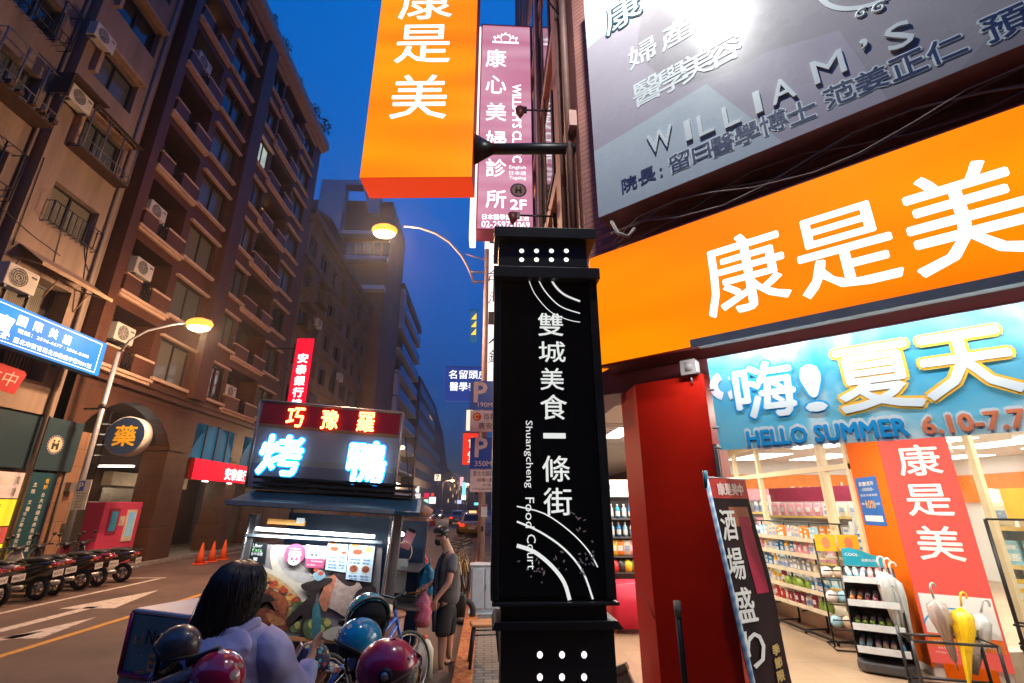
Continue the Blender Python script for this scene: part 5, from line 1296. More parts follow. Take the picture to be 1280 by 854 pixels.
# printed front: plates of roast duck
pr = lambda n, c, v=.35, s_=14: M('print_' + n, c, .35, var=v, scale=s_, coat=.3)
pcream, pbrown, pdark, porange, pgreen, pgrey, pyel, pred, pmaroon = pr('cream', (.50, .42, .33), .12), pr('brown', (.20, .055, .03), .6, 22), pr('dark', (.035, .022, .022), .3), pr('orange', (.55, .20, .05), .5, 24), pr('green', (.10, .13, .06), .6, 20), pr('grey', (.20, .17, .17), .25, 5), pr('yellow', (.42, .36, .10), .4), pr('red', (.42, .06, .03), .5, 24), pr('maroon', (.25, .05, .10), .1)
b = MB().mat(pgrey); cq(b, [(306, 680), (478, 684), (470, 801), (330, 798), (300, 790)], 0); yy = [0]
def blob(m, pts):
    yy[0] -= .0006; b.mat(m)
    pp = []
    n = len(pts)
    for i in range(n):
        for f in (0, .25, .5, .75):
            p0, p1, p2, p3 = pts[i - 1], pts[i], pts[(i + 1) % n], pts[(i + 2) % n]
            pp.append(tuple(.5 * (2 * p1[j] + (p2[j] - p0[j]) * f + (2 * p0[j] - 5 * p1[j] + 4 * p2[j] - p3[j]) * f * f + (-p0[j] + 3 * p1[j] - 3 * p2[j] + p3[j]) * f ** 3) for j in (0, 1)))
    v = [(lambda q: (q[0], yy[0], q[1]))(cpx(*p)) for p in pp]
    o = len(v); c = Vector((0, 0, 0))
    for q in v: c += Vector(q) / o
    b.add(v + [c], [(i, o, (i + 1) % o) for i in range(o)])
blob(pcream, [(338, 690), (352, 684), (392, 720), (402, 724), (396, 745), (372, 738), (345, 722)])
blob(pr('pale', (.36, .31, .29), .15), [(346, 690), (360, 694), (390, 722), (372, 728), (352, 712)])
blob(pcream, [(302, 712), (320, 706), (350, 718), (384, 745), (392, 775), (372, 794), (330, 796), (304, 780)])
blob(pr('broth', (.45, .27, .13), .3), [(304, 718), (322, 712), (350, 724), (374, 746), (378, 768), (350, 785), (312, 780)])
random.seed(3)
for i in range(26):
    a = random.uniform(0, 6.28); cx, cy = random.choice(((312, 720), (325, 722), (340, 728), (352, 735), (365, 748), (318, 732), (333, 740))); cx += random.gauss(0, 4); cy += random.gauss(0, 3); r = random.uniform(2, 5.5)
    blob(random.choice((pred, porange, pbrown, pred, pr('ember', (.6, .28, .08), .4))), [(cx + r * math.cos(t) * random.uniform(.8, 1.3), cy + r * .8 * math.sin(t)) for t in (0, 1, 2, 3, 4, 5)])
blob(pbrown, [(310, 742), (332, 736), (352, 742), (362, 756), (356, 772), (346, 764), (338, 752), (326, 752), (318, 766), (308, 760)])
blob(pdark, [(318, 744), (334, 742), (346, 750), (334, 752), (322, 754)])
blob(pr('glaze', (.30, .08, .035), .5, 30), [(338, 740), (356, 746), (360, 760), (352, 768), (348, 754)])
blob(pbrown, [(322, 762), (340, 762), (362, 774), (364, 784), (344, 790), (328, 784)])
blob(pr('skin_crisp', (.40, .15, .06), .6, 40), [(334, 766), (352, 772), (358, 780), (340, 780)])
blob(pgreen, [(366, 758), (380, 752), (388, 766), (376, 786), (364, 788)])
for px, py in ((370, 768), (378, 762), (372, 780), (384, 770)): blob(pyel, [(px - 3, py), (px, py - 5), (px + 4, py), (px, py + 6)])
blob(pdark, [(360, 772), (392, 742), (396, 746), (388, 796), (376, 797), (378, 768), (364, 782)])
blob(pr('meat', (.38, .26, .22), .35), [(412, 724), (428, 716), (446, 722), (456, 748), (440, 772), (418, 762), (402, 752)])
blob(pr('meat_rim', (.42, .14, .08), .4), [(412, 722), (422, 718), (416, 740), (408, 764), (400, 752), (404, 738)])
blob(pdark, [(418, 714), (436, 714), (446, 728), (436, 732), (424, 724)])
blob(pdark, [(446, 740), (470, 734), (470, 775), (458, 790), (440, 772)])
blob(pdark, [(378, 730), (412, 722), (414, 728), (388, 740)])
blob(pgreen, [(382, 776), (404, 772), (416, 782), (412, 796), (384, 797)])
for px, py in ((390, 780), (402, 786), (394, 792), (410, 778)): blob(pyel, [(px - 4, py), (px, py - 6), (px + 5, py), (px, py + 5)])
blob(pr('teal', (.05, .16, .18), .4), [(392, 760), (400, 756), (402, 796), (392, 797)])
blob(pcream, [(405, 790), (425, 782), (450, 792), (440, 800), (410, 799)])
blob(pr('sauce_blue', (.2, .3, .36), .5), [(392, 718), (402, 712), (408, 720), (398, 726)])
for px, py in ((396, 712), (402, 716)): blob(pred, [(px - 3, py), (px, py - 3), (px + 4, py), (px, py + 3)])
b.build('printed_front', None, cart)
# cards and menus fixed to the front
def card(name, m, pts, dy=-.035):
    bb2 = MB().mat(m); v = [cpx(*p, dy) for p in pts]; bb2.add([(q[0], dy, q[1]) for q in v] + [(q[0], dy + .006, q[1]) for q in v], [(3, 2, 1, 0), (4, 5, 6, 7), (0, 1, 5, 4), (1, 2, 6, 5), (2, 3, 7, 6), (3, 0, 4, 7)]); return bb2.build(name, None, cart)
def ctext(bb2, s_, px, py, hp, wp=None, dy=-.037, **kw):
    x, z = cpx(px, py, dy); sc = cpx(px + 1, py, dy)[0] - x; bb2.text(s_, x, z, hp * sc, y=dy, w=wp * sc if wp else None, **kw)
k1 = card('delivery_card', M('card_black', (.012, .014, .016), .4), [(311, 676), (334, 679), (331, 706), (309, 703)])
bb2 = MB().mat(wht_dim); ctext(bb2, 'Uber', 322, 682, 4.5, 12); ctext(bb2, '合作商家', 321, 692.5, 4, 15); ctext(bb2, '◙', 319, 699, 4, 5); bb2.mat(M('card_green', (.3, .6, .3), .5)); ctext(bb2, 'Eats', 321.5, 687.5, 4, 12); bb2.mat(M('card_tan', (.6, .45, .25), .5)); ctext(bb2, '■', 311.5, 701, 4, 5); bb2.build('lettering', None, k1)
mag = M('card_magenta', (.36, .06, .13), .4)
cx_, cz_ = cpx(368.5, 693, -.034); sc_ = cpx(369.5, 693, -.034)[0] - cx_
bb2 = MB().mat(mag); bb2.disc((cx_, cz_), 13 * sc_, 12.5 * sc_, -.034, 30); k2 = bb2.build('panda_sticker', None, cart)
bb2 = MB().mat(wht_dim); ctext(bb2, 'foodpanda', 369, 686, 2.2, 14, dy=-.036); ctext(bb2, '外送夥伴', 369, 690, 3, 15, dy=-.036)
fx, fz = cpx(367.5, 699.5, -.036)
bb2.disc((fx, fz), 7.6 * sc_, 6.8 * sc_, -.036, 24); bb2.disc((fx - 6 * sc_, fz + 6 * sc_), 2.2 * sc_, 2.2 * sc_, -.0355, 12); bb2.disc((fx + 6 * sc_, fz + 6 * sc_), 2.2 * sc_, 2.2 * sc_, -.0355, 12)
bb2.mat(mag); bb2.disc((fx - 3 * sc_, fz + .8 * sc_), 1.9 * sc_, 2.3 * sc_, -.0365, 12); bb2.disc((fx + 3 * sc_, fz + .8 * sc_), 1.9 * sc_, 2.3 * sc_, -.0365, 12); bb2.mat(blk); bb2.disc((fx, fz - 2.5 * sc_), 1.3 * sc_, .9 * sc_, -.0368, 10); bb2.build('panda_face', None, k2)
k3 = card('open_card', M('card_white', (.66, .66, .66), .4, var=.05), [(382.5, 681), (409, 684), (406.5, 699), (382, 697.5)])
bb2 = MB().mat(blk); ctext(bb2, 'OPEN', 395.5, 686.5, 5, 15.5); ctext(bb2, '營業中', 395, 693.5, 4.2, 14); bb2.build('lettering', None, k3)
k4 = card('delivery_card', mag, [(382, 697.7), (406.4, 699.2), (404, 711), (381.5, 709)])
bb2 = MB().mat(wht_dim); ctext(bb2, 'foodpanda', 396, 702, 2.4, 14); ctext(bb2, '線上點餐 ———', 393, 706.5, 1.6, 19); bb2.build('lettering', None, k4)
pale_m = M('menu_pale', (.42, .52, .60), .4, var=.06)
for lb, pts, dishes, rows in (('menu', [(410, 676), (435.5, 678), (432, 716), (406.5, 712)], ((418, 686, 7, 4), (430, 684, 5, 4), (416, 679, 5, 2), (430, 691, 4, 2)), ((421, 697, 19), (421, 702, 22), (420, 706.5, 22), (420, 710, 20))), ('menu', [(437, 678), (469, 681), (463.5, 728), (432, 724)], ((447, 690, 8, 4.5), (461, 687, 6, 4.5), (444, 682, 6, 2.5), (442, 711, 6.5, 5.5), (457, 712, 6, 5.5)), ((450, 700, 26), (449, 704, 26), (448, 720.5, 26), (448, 724, 24)))):
    k5 = card(lb, pale_m, pts)
    bb2 = MB()
    for i, (px, py, rx, rz) in enumerate(dishes):
        q = cpx(px, py, -.037); bb2.mat(pcream); bb2.disc(q, rx * sc_, rz * sc_, -.037, 16); bb2.mat((pred, pyel, porange, pbrown, pbrown)[i % 5] if i < 3 else pbrown); bb2.disc((q[0], q[1]), rx * .8 * sc_, rz * .75 * sc_, -.0376, 14)
    bb2.mat(M('menu_blue', (.02, .06, .2), .5))
    for px, py, w in rows: ctext(bb2, random.choice(('烤鴨飯  鴨腿', '滷味  湯品', '鴨肉麵  小菜', '套餐  單點')), px, py, 2.4, w)
    bb2.build('print', None, k5)
# hanging pink price tag, white board, bits
q = cpx(510, 675, .3); bb2 = MB().mat(M('tag_pink', (.85, .35, .45), .5)); bb2.T = Matrix.Translation((q[0], .3, q[1])) @ Matrix.Rotation(R(18), 4, 'Y'); bb2.box(-.06, .06, 0, .02, -.11, .1); bb2.mat(dark_fr); bb2.box(-.05, .05, -.005, .025, .1, .14); bb2.build('price_tag', None, cart)
q = cpx(505, 720, .5); bb2 = MB().mat(M('board_white', (.6, .66, .7), .4)); bb2.box(q[0] - .1, q[0] + .03, .5, .52, q[1] - .2, q[1] + .2); bb2.mat(dark_fr); bb2.box(q[0] - .12, q[0] + .05, .495, .525, q[1] - .24, q[1] - .2); bb2.build('white_board', None, cart)
q = cpx(500, 668, .3); bb2 = MB().mat(E('cart_bulb', (.9, .98, 1), 12)); bb2.ell((q[0], .35, q[1]), (.05, .05, .03), 10, 6); bb2.build('bulb', None, cart)
bb2 = MB().mat(M('cord_cream', (.7, .6, .4), .6)); q = cpx(505, 690, .25); bb2.tube([(q[0] + .1 * math.cos(a * .5), .25, q[1] + .12 * math.sin(a * .5)) for a in range(-2, 9)], .008, 5); bb2.build('cord', None, cart)
# wheels
for xa in (x0 + .25, x1 - .2):
    bb2 = MB().mat(M('tyre', (.012, .012, .012), .7)); bb2.tube([(xa, .3, .18), (xa, .42, .18)], .2, 20); w_ = bb2.build('wheel', None, cart); bb2 = MB().mat(inox); bb2.tube([(xa, .285, .18), (xa, .299, .18)], .1, 14); bb2.build('rim', None, w_)
# the neon board: parts of the cart
sb = [cpx(327, 501, .25), cpx(504, 517, .25), cpx(491, 622, .25), cpx(307, 608, .25)]
def sq(u, v): return tuple(sb[0][k] * (1 - u) * (1 - v) + sb[1][k] * u * (1 - v) + sb[2][k] * u * v + sb[3][k] * (1 - u) * v for k in (0, 1))
def sdist(px, py):
    q = cpx(px, py, .25); u = v = .5
    for _ in range(8):
        p = sq(u, v); v += (p[1] - q[1]) / max(.1, sb[0][1] - sb[3][1]); p = sq(u, v); u += (q[0] - p[0]) / (sb[1][0] - sb[0][0])
    return u, v
bb2 = MB().mat(M('board_face', (.45, .40, .40), .5, var=.06)); bb2.add([(p[0], .25, p[1]) for p in sb] + [(p[0], .4, p[1]) for p in sb], [(3, 2, 1, 0), (4, 5, 6, 7), (0, 1, 5, 4), (1, 2, 6, 5), (2, 3, 7, 6), (3, 0, 4, 7)]); sboard = bb2.build('sign_board', None, cart)
bb2 = MB().mat(M('board_frame', (.42, .36, .34), .4, .5))
for i in range(4):
    p, q = sb[i], sb[(i + 1) % 4]; bb2.tube([(p[0], .25, p[1]), (q[0], .25, q[1])], .022, 4)
bb2.build('sign_frame', None, sboard)
bb2 = MB()
def band_(v0, v1, m, y): bb2.mat(m); bb2.poly([(*(lambda q: (q[0], y, q[1]))(sq(u, v)),) for u, v in ((.015, v1), (.985, v1), (.985, v0), (.015, v0))])
band_(.02, .27, M('board_red', (.50, .015, .04), .5), .247); band_(.27, .31, M('board_gold', (.42, .22, .10), .5), .246); band_(.66, .72, M('board_cream', (.42, .36, .28), .5), .247); band_(.73, .98, M('board_dim', (.24, .20, .23), .5), .2465)
bb2.build('print', None, sboard)
led_r = E('led_red', (1.0, .07, .02), 9.0, (1.0, .40, .10), 90); neon_b = E('neon_blue', (.0, .30, 1.0), 3.0); neon_w = E('neon_white', (.75, .97, 1.0), 9.0, (.35, .8, 1.0), 60); red_h = E('led_halo', (.9, .005, .02), 1.0, sample=False)
def stext(ch, px, py, wp, hp, layers):
    for m, y, bo in layers:
        bb2.mat(m); x, z = cpx(px, py, .25); sc = cpx(px + 1, py, .25)[0] - x; bb2.text(ch, x, z, hp * sc, y=y, w=wp * sc, bold=bo, shear=.0)
bb2 = MB()
for ch, px, py in (('巧', 370, 522), ('豫', 413, 525), ('羅', 458, 528)): stext(ch, px, py, 21, 24, ((red_h, .236, .05), (led_r, .226, .022)))
bb2.build('red_lettering', None, sboard)
bb2 = MB()
for ch, px, py, w, h in (('烤', 352, 569, 52, 48), ('鴨', 459, 578, 46, 50)): stext(ch, px, py, w, h, ((neon_b, .236, .06), (neon_w, .222, .026)))
bb2.build('blue_lettering', None, sboard)
l = bpy.data.lights.new('neon_glow', 'AREA'); 
bpy.data.lights.remove(l)
bb2 = MB().mat(dark_fr); q = cpx(506, 545, .25); q2 = cpx(512, 640, .25); bb2.tube([(q[0], .3, q[1]), (q2[0], .35, q2[1])], .008, 5); bb2.build('stay_wire', None, cart)

# ------------------------------------------------------------------ scooter
tyre = MATS['tyre']
def scooter(label, body_c, group, accent=(.3, .02, .02)):
    """local: forward is +y, wheels on z=0"""
    key = 'scooter_%02d%02d%02d' % tuple(int(c * 99) for c in body_c)
    bm2 = M(key, body_c, .25, coat=.8, var=.05); plast = M('scooter_plastic', (.02, .02, .022), .5)
    t = thing('motor_scooter', label, 'scooter', (0, 0, 0), 0, group)
    b = MB().mat(bm2)
    b.loft([((0, -.92, .70), (.03, 0, 0), (0, 0, .02)), ((0, -.85, .70), (.10, 0, 0), (0, 0, .09)), ((0, -.6, .66), (.17, 0, 0), (0, 0, .15)), ((0, -.3, .58), (.19, 0, 0), (0, 0, .2)), ((0, -.05, .48), (.17, 0, 0), (0, 0, .18)), ((0, .08, .34), (.16, 0, 0), (0, 0, .08)), ((0, .35, .30), (.17, 0, 0), (0, 0, .05))], 16, e=2.6)
    b.loft([((0, .33, .30), (.17, 0, 0), (0, .02, .0)), ((0, .42, .50), (.20, 0, 0), (0, .05, 0)), ((0, .50, .72), (.21, 0, 0), (0, .07, 0)), ((0, .52, .88), (.15, 0, 0), (0, .07, 0)), ((0, .50, .95), (.07, 0, 0), (0, .05, 0))], 16, e=2.6)
    b.build('body', None, t)
    b = MB().mat(plast); b.loft([((0, -.78, .80), (.06, 0, 0), (0, 0, .02)), ((0, -.62, .82), (.14, 0, 0), (0, 0, .05)), ((0, -.25, .80), (.16, 0, 0), (0, 0, .05)), ((0, .02, .72), (.10, 0, 0), (0, 0, .03))], 14, e=3); b.build('seat', None, t)
    for y in (-.62, .68):
        b = MB().mat(tyre); b.tube([(0.0, y + .185 * math.cos(a * .3142), .235 + .185 * math.sin(a * .3142)) for a in range(20)], .052, 8, True); w_ = b.build('wheel', None, t)
        b = MB().mat(steel)
        for a in range(5): b.tube([(0, y, .235), (0, y + .15 * math.cos(a * 1.2566), .235 + .15 * math.sin(a * 1.2566))], .016, 5)
        b.tube([(-.05, y, .235), (.05, y, .235)], .045, 10); b.build('rim', None, w_)
    b = MB().mat(plast); b.loft([((0, -.92, .46), (.08, 0, 0), (0, .015, 0)), ((0, -.90, .62), (.09, 0, 0), (0, .015, 0))], 8); b.loft([((0, .60, .45), (.07, 0, 0), (0, .0, .02)), ((0, .72, .50), (.08, 0, 0), (0, 0, .03)), ((0, .90, .40), (.06, 0, 0), (0, 0, .02))], 10); b.tube([(.055, .68, .235), (.06, .56, .62)], .022, 6); b.tube([(-.055, .68, .235), (-.06, .56, .62)], .022, 6); b.box(-.16, .16, -.02, .36, .24, .27); b.build('fender', None, t)
    b = MB().mat(plast); b.tube([(-.33, .40, 1.0), (-.2, .46, 1.02), (0, .5, .98), (.2, .46, 1.02), (.33, .40, 1.0)], .02, 7); b.loft([((0, .42, .95), (.13, 0, 0), (0, .06, 0)), ((0, .47, 1.03), (.09, 0, 0), (0, .05, 0))], 10); b.build('handlebar', None, t)
    for sx in (-1, 1):
        b = MB().mat(black_metal); b.tube([(sx * .24, .44, 1.02), (sx * .30, .42, 1.20)], .008, 5); b.loft([((sx * .31, .40, 1.24), (.065, 0, 0), (0, 0, .04)), ((sx * .31, .42, 1.24), (.06, 0, 0), (0, 0, .037))], 12); b.build('mirror', None, t)
    b = MB().mat(M('lens_clear', (.5, .5, .48), .1, coat=.5)); b.ell((0, .57, .84), (.10, .05, .06), 12, 7); b.build('headlight', None, t)
    b = MB().mat(M('lens_red', (.35, .01, .01), .15, coat=1)); b.loft([((0, -.93, .70), (.11, 0, 0), (0, 0, .035)), ((0, -.86, .71), (.12, 0, 0), (0, 0, .045))], 12, e=3); b.build('tail_light', None, t)
    for sx in (-1, 1):
        b = MB().mat(M('lens_amber', (.5, .18, .02), .15, coat=1)); b.ell((sx * .13, -.86, .68), (.04, .05, .025), 8, 5); b.build('turn_signal', None, t)
    b = MB().mat(M('plate_white', (.72, .70, .66), .45)); b.box(-.13, .13, -.965, -.955, .47, .60); pl2 = b.build('number_plate', None, t)
    b = MB().mat(blk); b.text('%s-%d' % (random.choice(('MKA', 'NPT', 'EPQ', '729')), random.randint(1000, 9999)), 0, .535, .06, y=-.968, w=.2); b.build('lettering', None, pl2)
    b = MB().mat(steel); b.tube([(.14, -.15, .22), (.17, -.5, .26), (.18, -.88, .32)], [.025, .05, .045], 10); b.build('exhaust', None, t)
    b = MB().mat(black_metal); b.tube([(-.1, -.1, .2), (-.2, -.18, .01)], .012, 5); b.tube([(-.11, -.82, .84), (-.1, -.95, .80), (.1, -.95, .80), (.11, -.82, .84)], .014, 6); b.build('stand', None, t)
    return t
GRP = 'scooters parked on the left kerb'
sc1 = scooter('', (.02, .018, .02), GRP); sc2 = scooter('', (.16, .01, .025), GRP); sc3 = scooter('', (.30, .28, .28), GRP)
spec_ = [(14.55, sc1, 'black scooter at the far end of the row, in front of the pink kiosk'), (13.95, sc2, 'dark red scooter, next to the far black one by the pink kiosk'), (13.3, sc1, 'black scooter third from the pink kiosk end of the row'), (12.65, sc3, 'grey scooter with pale side panel in the kerb row, fourth from the kiosk'), (12.0, sc1, 'black scooter fifth from the pink kiosk in the kerb row'), (11.35, sc3, 'silver scooter sixth from the pink kiosk in the kerb row'), (10.7, sc2, 'dark red scooter nearest the camera in the kerb row'), (10.05, sc1, 'black scooter cut by the photo edge, last of the kerb row')]
used_s = set()
for y_, src, lb in spec_:
    o = src if id(src) not in used_s else copy_tree(src); used_s.add(id(src))
    o.location = (-10.35 + random.uniform(-.08, .08), y_, 0); o.rotation_euler = (0, R(random.uniform(-7, -2)), R(90 + random.uniform(-9, 9))); o['label'] = lb
    o.scale = (1, 1, 1)

# ------------------------------------------------------------------ people
skinm = M('skin', (.50, .27, .19), .5, var=.06, scale=8); hairm = M('black_hair', (.010, .008, .009), .38, var=.3, scale=40)
# standing vendor
def P_(px, py, y): p = atY(px, py, y); return (p.x, p.y, p.z)
man = thing('person', 'man in grey T-shirt, navy apron and black mask standing by the cart', 'person', (-.5, 6.95, 0.0))
o_ = Vector(man.location)
def mp(px, py, y): return tuple(Vector(P_(px, py, y)) - o_)
J = {'pelvis': (mp(559, 752, 6.95), (.07, .09)), 'spine': (mp(561, 728, 6.95), (.08, .10)), 'chest': (mp(562, 703, 6.95), (.10, .12)), 'neck0': (mp(561, 689, 6.95), (.075, .08)), 'neck': (mp(557.5, 682.5, 6.95), .068), 'head': (mp(551.5, 673.5, 6.95), (.098, .108)), 'top': (mp(550, 666, 6.95), (.088, .098)), 'nose': (mp(544.5, 672, 6.95), .022),
     'lsh': (mp(565, 694, 6.76), .062), 'lel': (mp(562, 727, 6.70), .042), 'lwr': (mp(546, 748, 6.68), .030), 'lpalm': (mp(543, 755, 6.68), (.022, .042)),
     'rsh': (mp(558, 693, 7.14), .062), 'rel': (mp(549, 722, 7.18), .042), 'rwr': (mp(531, 736, 6.95), .029), 'rpalm': (mp(527, 738, 6.92), (.042, .022)),
     'lhip': (mp(556, 760, 6.87), .07), 'lkn': (mp(553, 795, 6.84), .062), 'lcalf': (mp(553, 806, 6.85), .060), 'lank': (mp(551, 832, 6.84), .038), 'lheel': (mp(553, 838, 6.86), .035), 'ltoe': (mp(545, 845, 6.80), (.040, .025)),
     'rhip': (mp(562, 760, 7.03), .07), 'rkn': (mp(561, 795, 7.10), .062), 'rcalf': (mp(561, 803, 7.12), .058), 'rank': (mp(561, 820, 7.16), .038), 'rheel': (mp(563, 825, 7.18), .035), 'rtoe': (mp(556, 829, 7.10), (.040, .025))}
ED = [('pelvis', 'spine'), ('spine', 'chest'), ('chest', 'neck0'), ('neck0', 'neck'), ('neck', 'head'), ('head', 'top'), ('head', 'nose'), ('chest', 'lsh'), ('lsh', 'lel'), ('lel', 'lwr'), ('lwr', 'lpalm'), ('chest', 'rsh'), ('rsh', 'rel'), ('rel', 'rwr'), ('rwr', 'rpalm'), ('pelvis', 'lhip'), ('lhip', 'lkn'), ('lkn', 'lcalf'), ('lcalf', 'lank'), ('lank', 'lheel'), ('lheel', 'ltoe'), ('pelvis', 'rhip'), ('rhip', 'rkn'), ('rkn', 'rcalf'), ('rcalf', 'rank'), ('rank', 'rheel'), ('rheel', 'rtoe')]
def fingers(J, ED, palm, wr, n, dirv, side, thumb):
    """four curled fingers and a thumb rooted in the palm"""
    p = Vector(J[palm][0]); d = Vector(dirv).normalized(); s_ = Vector(side).normalized(); q = Vector(thumb).normalized()
    for i in range(4):
        l = (.055, .066, .062, .048)[i]; r0 = p + s_ * (.022 * (i - 1.5)) + d * .02
        a, c, e = r0 + d * l * .5, r0 + d * l * .85 + q * l * .2, r0 + d * l * 1.0 + q * l * .5
        k = '%s_f%d' % (palm, i); J[k + 'a'] = (tuple(r0), .010); J[k + 'b'] = (tuple(a), .009); J[k + 'c'] = (tuple(c), .0085); J[k + 'd'] = (tuple(e), .0075); ED += [(palm, k + 'a'), (k + 'a', k + 'b'), (k + 'b', k + 'c'), (k + 'c', k + 'd')]
    k = palm + '_t'; J[k + 'a'] = (tuple(p - d * .01 + s_ * .035), .012); J[k + 'b'] = (tuple(p + d * .025 + s_ * .05 + q * .01), .010); J[k + 'c'] = (tuple(p + d * .045 + s_ * .045 + q * .03), .009); ED += [(palm, k + 'a'), (k + 'a', k + 'b'), (k + 'b', k + 'c')]
fingers(J, ED, 'lpalm', 'lwr', 4, (-.15, 0, -1), (-1, .1, .1), (-.3, .8, 0)); fingers(J, ED, 'rpalm', 'rwr', 4, (-1, -.2, -.25), (0, .5, .8), (.2, 0, -1))
skin_body('body', J, ED, skinm, man)
gtee = M('grey_tee', (.115, .115, .13), .85, var=.2, scale=7, bump=.4, bscale=14)
Js = {k: J[k] for k in ()}
Js['pel'] = (mp(559.5, 762, 6.95), (.165, .19)); Js['sp'] = (mp(562, 730, 6.95), (.150, .175)); Js['ch'] = (mp(563, 705, 6.95), (.150, .19)); Js['nk'] = (mp(561.5, 690.5, 6.95), (.082, .095))
Js['ls'] = (mp(566, 696, 6.76), .085); Js['lm'] = (mp(565, 710, 6.72), .075); Js['rs'] = (mp(558, 695, 7.14), .085); Js['rm'] = (mp(555, 708, 7.17), .072); Js['le'] = (mp(564, 717, 6.71), .07); Js['re'] = (mp(552, 716, 7.18), .068)
skin_body('t_shirt', Js, [('pel', 'sp'), ('sp', 'ch'), ('ch', 'nk'), ('ch', 'ls'), ('ls', 'lm'), ('lm', 'le'), ('ch', 'rs'), ('rs', 'rm'), ('rm', 're')], gtee, man)
shm = M('black_shorts', (.012, .012, .014), .8, bump=.5, bscale=10)
skin_body('shorts', {'w': (mp(560, 750, 6.95), (.155, .17)), 'p': (mp(559.5, 759, 6.95), (.15, .175)), 'lh': (mp(556, 764, 6.86), .118), 'lk': (mp(553, 789, 6.84), .105), 'lk2': (mp(553, 797, 6.84), .10), 'rh': (mp(562, 764, 7.04), .115), 'rk': (mp(561, 786, 7.09), .10), 'rk2': (mp(561, 794, 7.10), .095)}, [('w', 'p'), ('p', 'lh'), ('lh', 'lk'), ('lk', 'lk2'), ('p', 'rh'), ('rh', 'rk'), ('rk', 'rk2')], shm, man)
apm = M('navy_apron', (.012, .02, .05), .75, bump=.3, bscale=12)
b = MB().mat(apm)
rows_ = [(690, 557, .045), (698, 551.5, .10), (712, 547, .15), (730, 545, .17), (750, 544.5, .18), (770, 544, .18), (786, 544, .175)]
rg = []
for py, px, hw in rows_:
    c = Vector(mp(px, py, 6.95)); rg.append((c, (0, hw, 0), (.035, 0, 0), 2.5))
b.loft(rg, 18); b.tube([mp(553, 697, 6.85), mp(560, 690, 6.86), mp(565, 692, 6.95), mp(560, 690, 7.04), mp(553, 697, 7.05)], .012, 5)
b.tube([mp(546, 738, 6.80), mp(560, 736, 6.765), mp(572, 734, 6.95), mp(560, 736, 7.135)], .014, 5); b.build('apron', None, man)
b = MB().mat(hairm); hc = Vector(mp(550.5, 667.5, 6.95))
b.ell(hc + Vector((.012, 0, .02)), (.108, .100, .092), 18, 9, -.10, 1); b.ell(hc + Vector((.06, 0, -.02)), (.052, .084, .075), 16, 8); b.build('hair', None, man)
b = MB().mat(M('mask_black', (.010, .010, .012), .8)); mc = Vector(mp(548.6, 677.2, 6.95)); b.ell(mc + Vector((-.006, 0, 0)), (.052, .070, .052), 14, 8); b.tube([mc + Vector((0, -.075, .02)), mc + Vector((.06, -.092, .035))], .004, 4); b.build('face_mask', None, man)
b = MB().mat(skinm); b.ell(Vector(mp(555.5, 672.5, 6.95)) + Vector((0, -.092, 0)), (.026, .012, .034), 10, 6); b.build('ear', None, man)
b = MB().mat(M('eye_dark', (.02, .012, .01), .3)); b.ell(Vector(mp(545.5, 671, 6.95)) + Vector((.012, -.045, .012)), (.012, .010, .006), 8, 5); b.build('eye', None, man)
b = MB().mat(M('slipper', (.06, .025, .025), .7))
for hk, tk in (('lheel', 'ltoe'), ('rheel', 'rtoe')):
    h_, t_ = Vector(J[hk][0]), Vector(J[tk][0]); d = (t_ - h_).normalized(); s_ = d.cross(Vector((0, 0, 1))).normalized()
    b.loft([(h_ - d * .05 + Vector((0, 0, -.035)), s_ * .035, Vector((0, 0, .012))), (h_ + Vector((0, 0, -.035)), s_ * .045, Vector((0, 0, .014))), (t_ + Vector((0, 0, -.03)), s_ * .052, Vector((0, 0, .014))), (t_ + d * .07 + Vector((0, 0, -.03)), s_ * .03, Vector((0, 0, .012)))], 10)
b.build('slipper', None, man)
t = thing('cooking_chopstick', 'thin wooden stick held in the vendor’s forward hand', 'stick', P_(525, 739, 6.9)); b = MB().mat(M('bamboo', (.55, .32, .12), .5)); b.tube([(.03, 0, .0), (-.22, -.05, -.03)], .008, 5); b.build('stick', None, t)

# woman on the scooter, seen from behind
wom = thing('person', 'woman with long black hair in a lilac hooded jacket, seen from behind', 'person', (-1.2, 2.62, 0))
o_ = Vector(wom.location)
J = {'pelvis': ((-0.02, .02, .86), (.16, .13)), 'spine': ((-.01, .02, 1.05), (.13, .11)), 'chest': ((0, 0, 1.24), (.15, .11)), 'neck': ((.0, .01, 1.38), .055), 'head': ((.0, .03, 1.50), (.085, .095)), 'top': ((0, .03, 1.57), (.07, .08)), 'nose': ((.055, .115, 1.485), .02),
     'lsh': ((-.18, 0, 1.29), .055), 'lel': ((-.26, .10, 1.05), .04), 'lwr': ((-.12, .28, 1.02), .028), 'lpalm': ((-.06, .31, 1.04), (.036, .02)), 'rsh': ((.19, .01, 1.29), .055), 'rel': ((.30, .10, 1.07), .04), 'rwr': ((.30, .27, 1.14), .028), 'rpalm': ((.31, .31, 1.175), (.02, .036)),
     'lhip': ((-.10, .05, .84), .10), 'lkn': ((-.15, .46, .80), .065), 'lank': ((-.14, .46, .36), .04), 'ltoe': ((-.14, .60, .31), .035), 'rhip': ((.09, .05, .84), .10), 'rkn': ((.14, .46, .80), .065), 'rank': ((.13, .46, .36), .04), 'rtoe': ((.13, .60, .31), .035)}
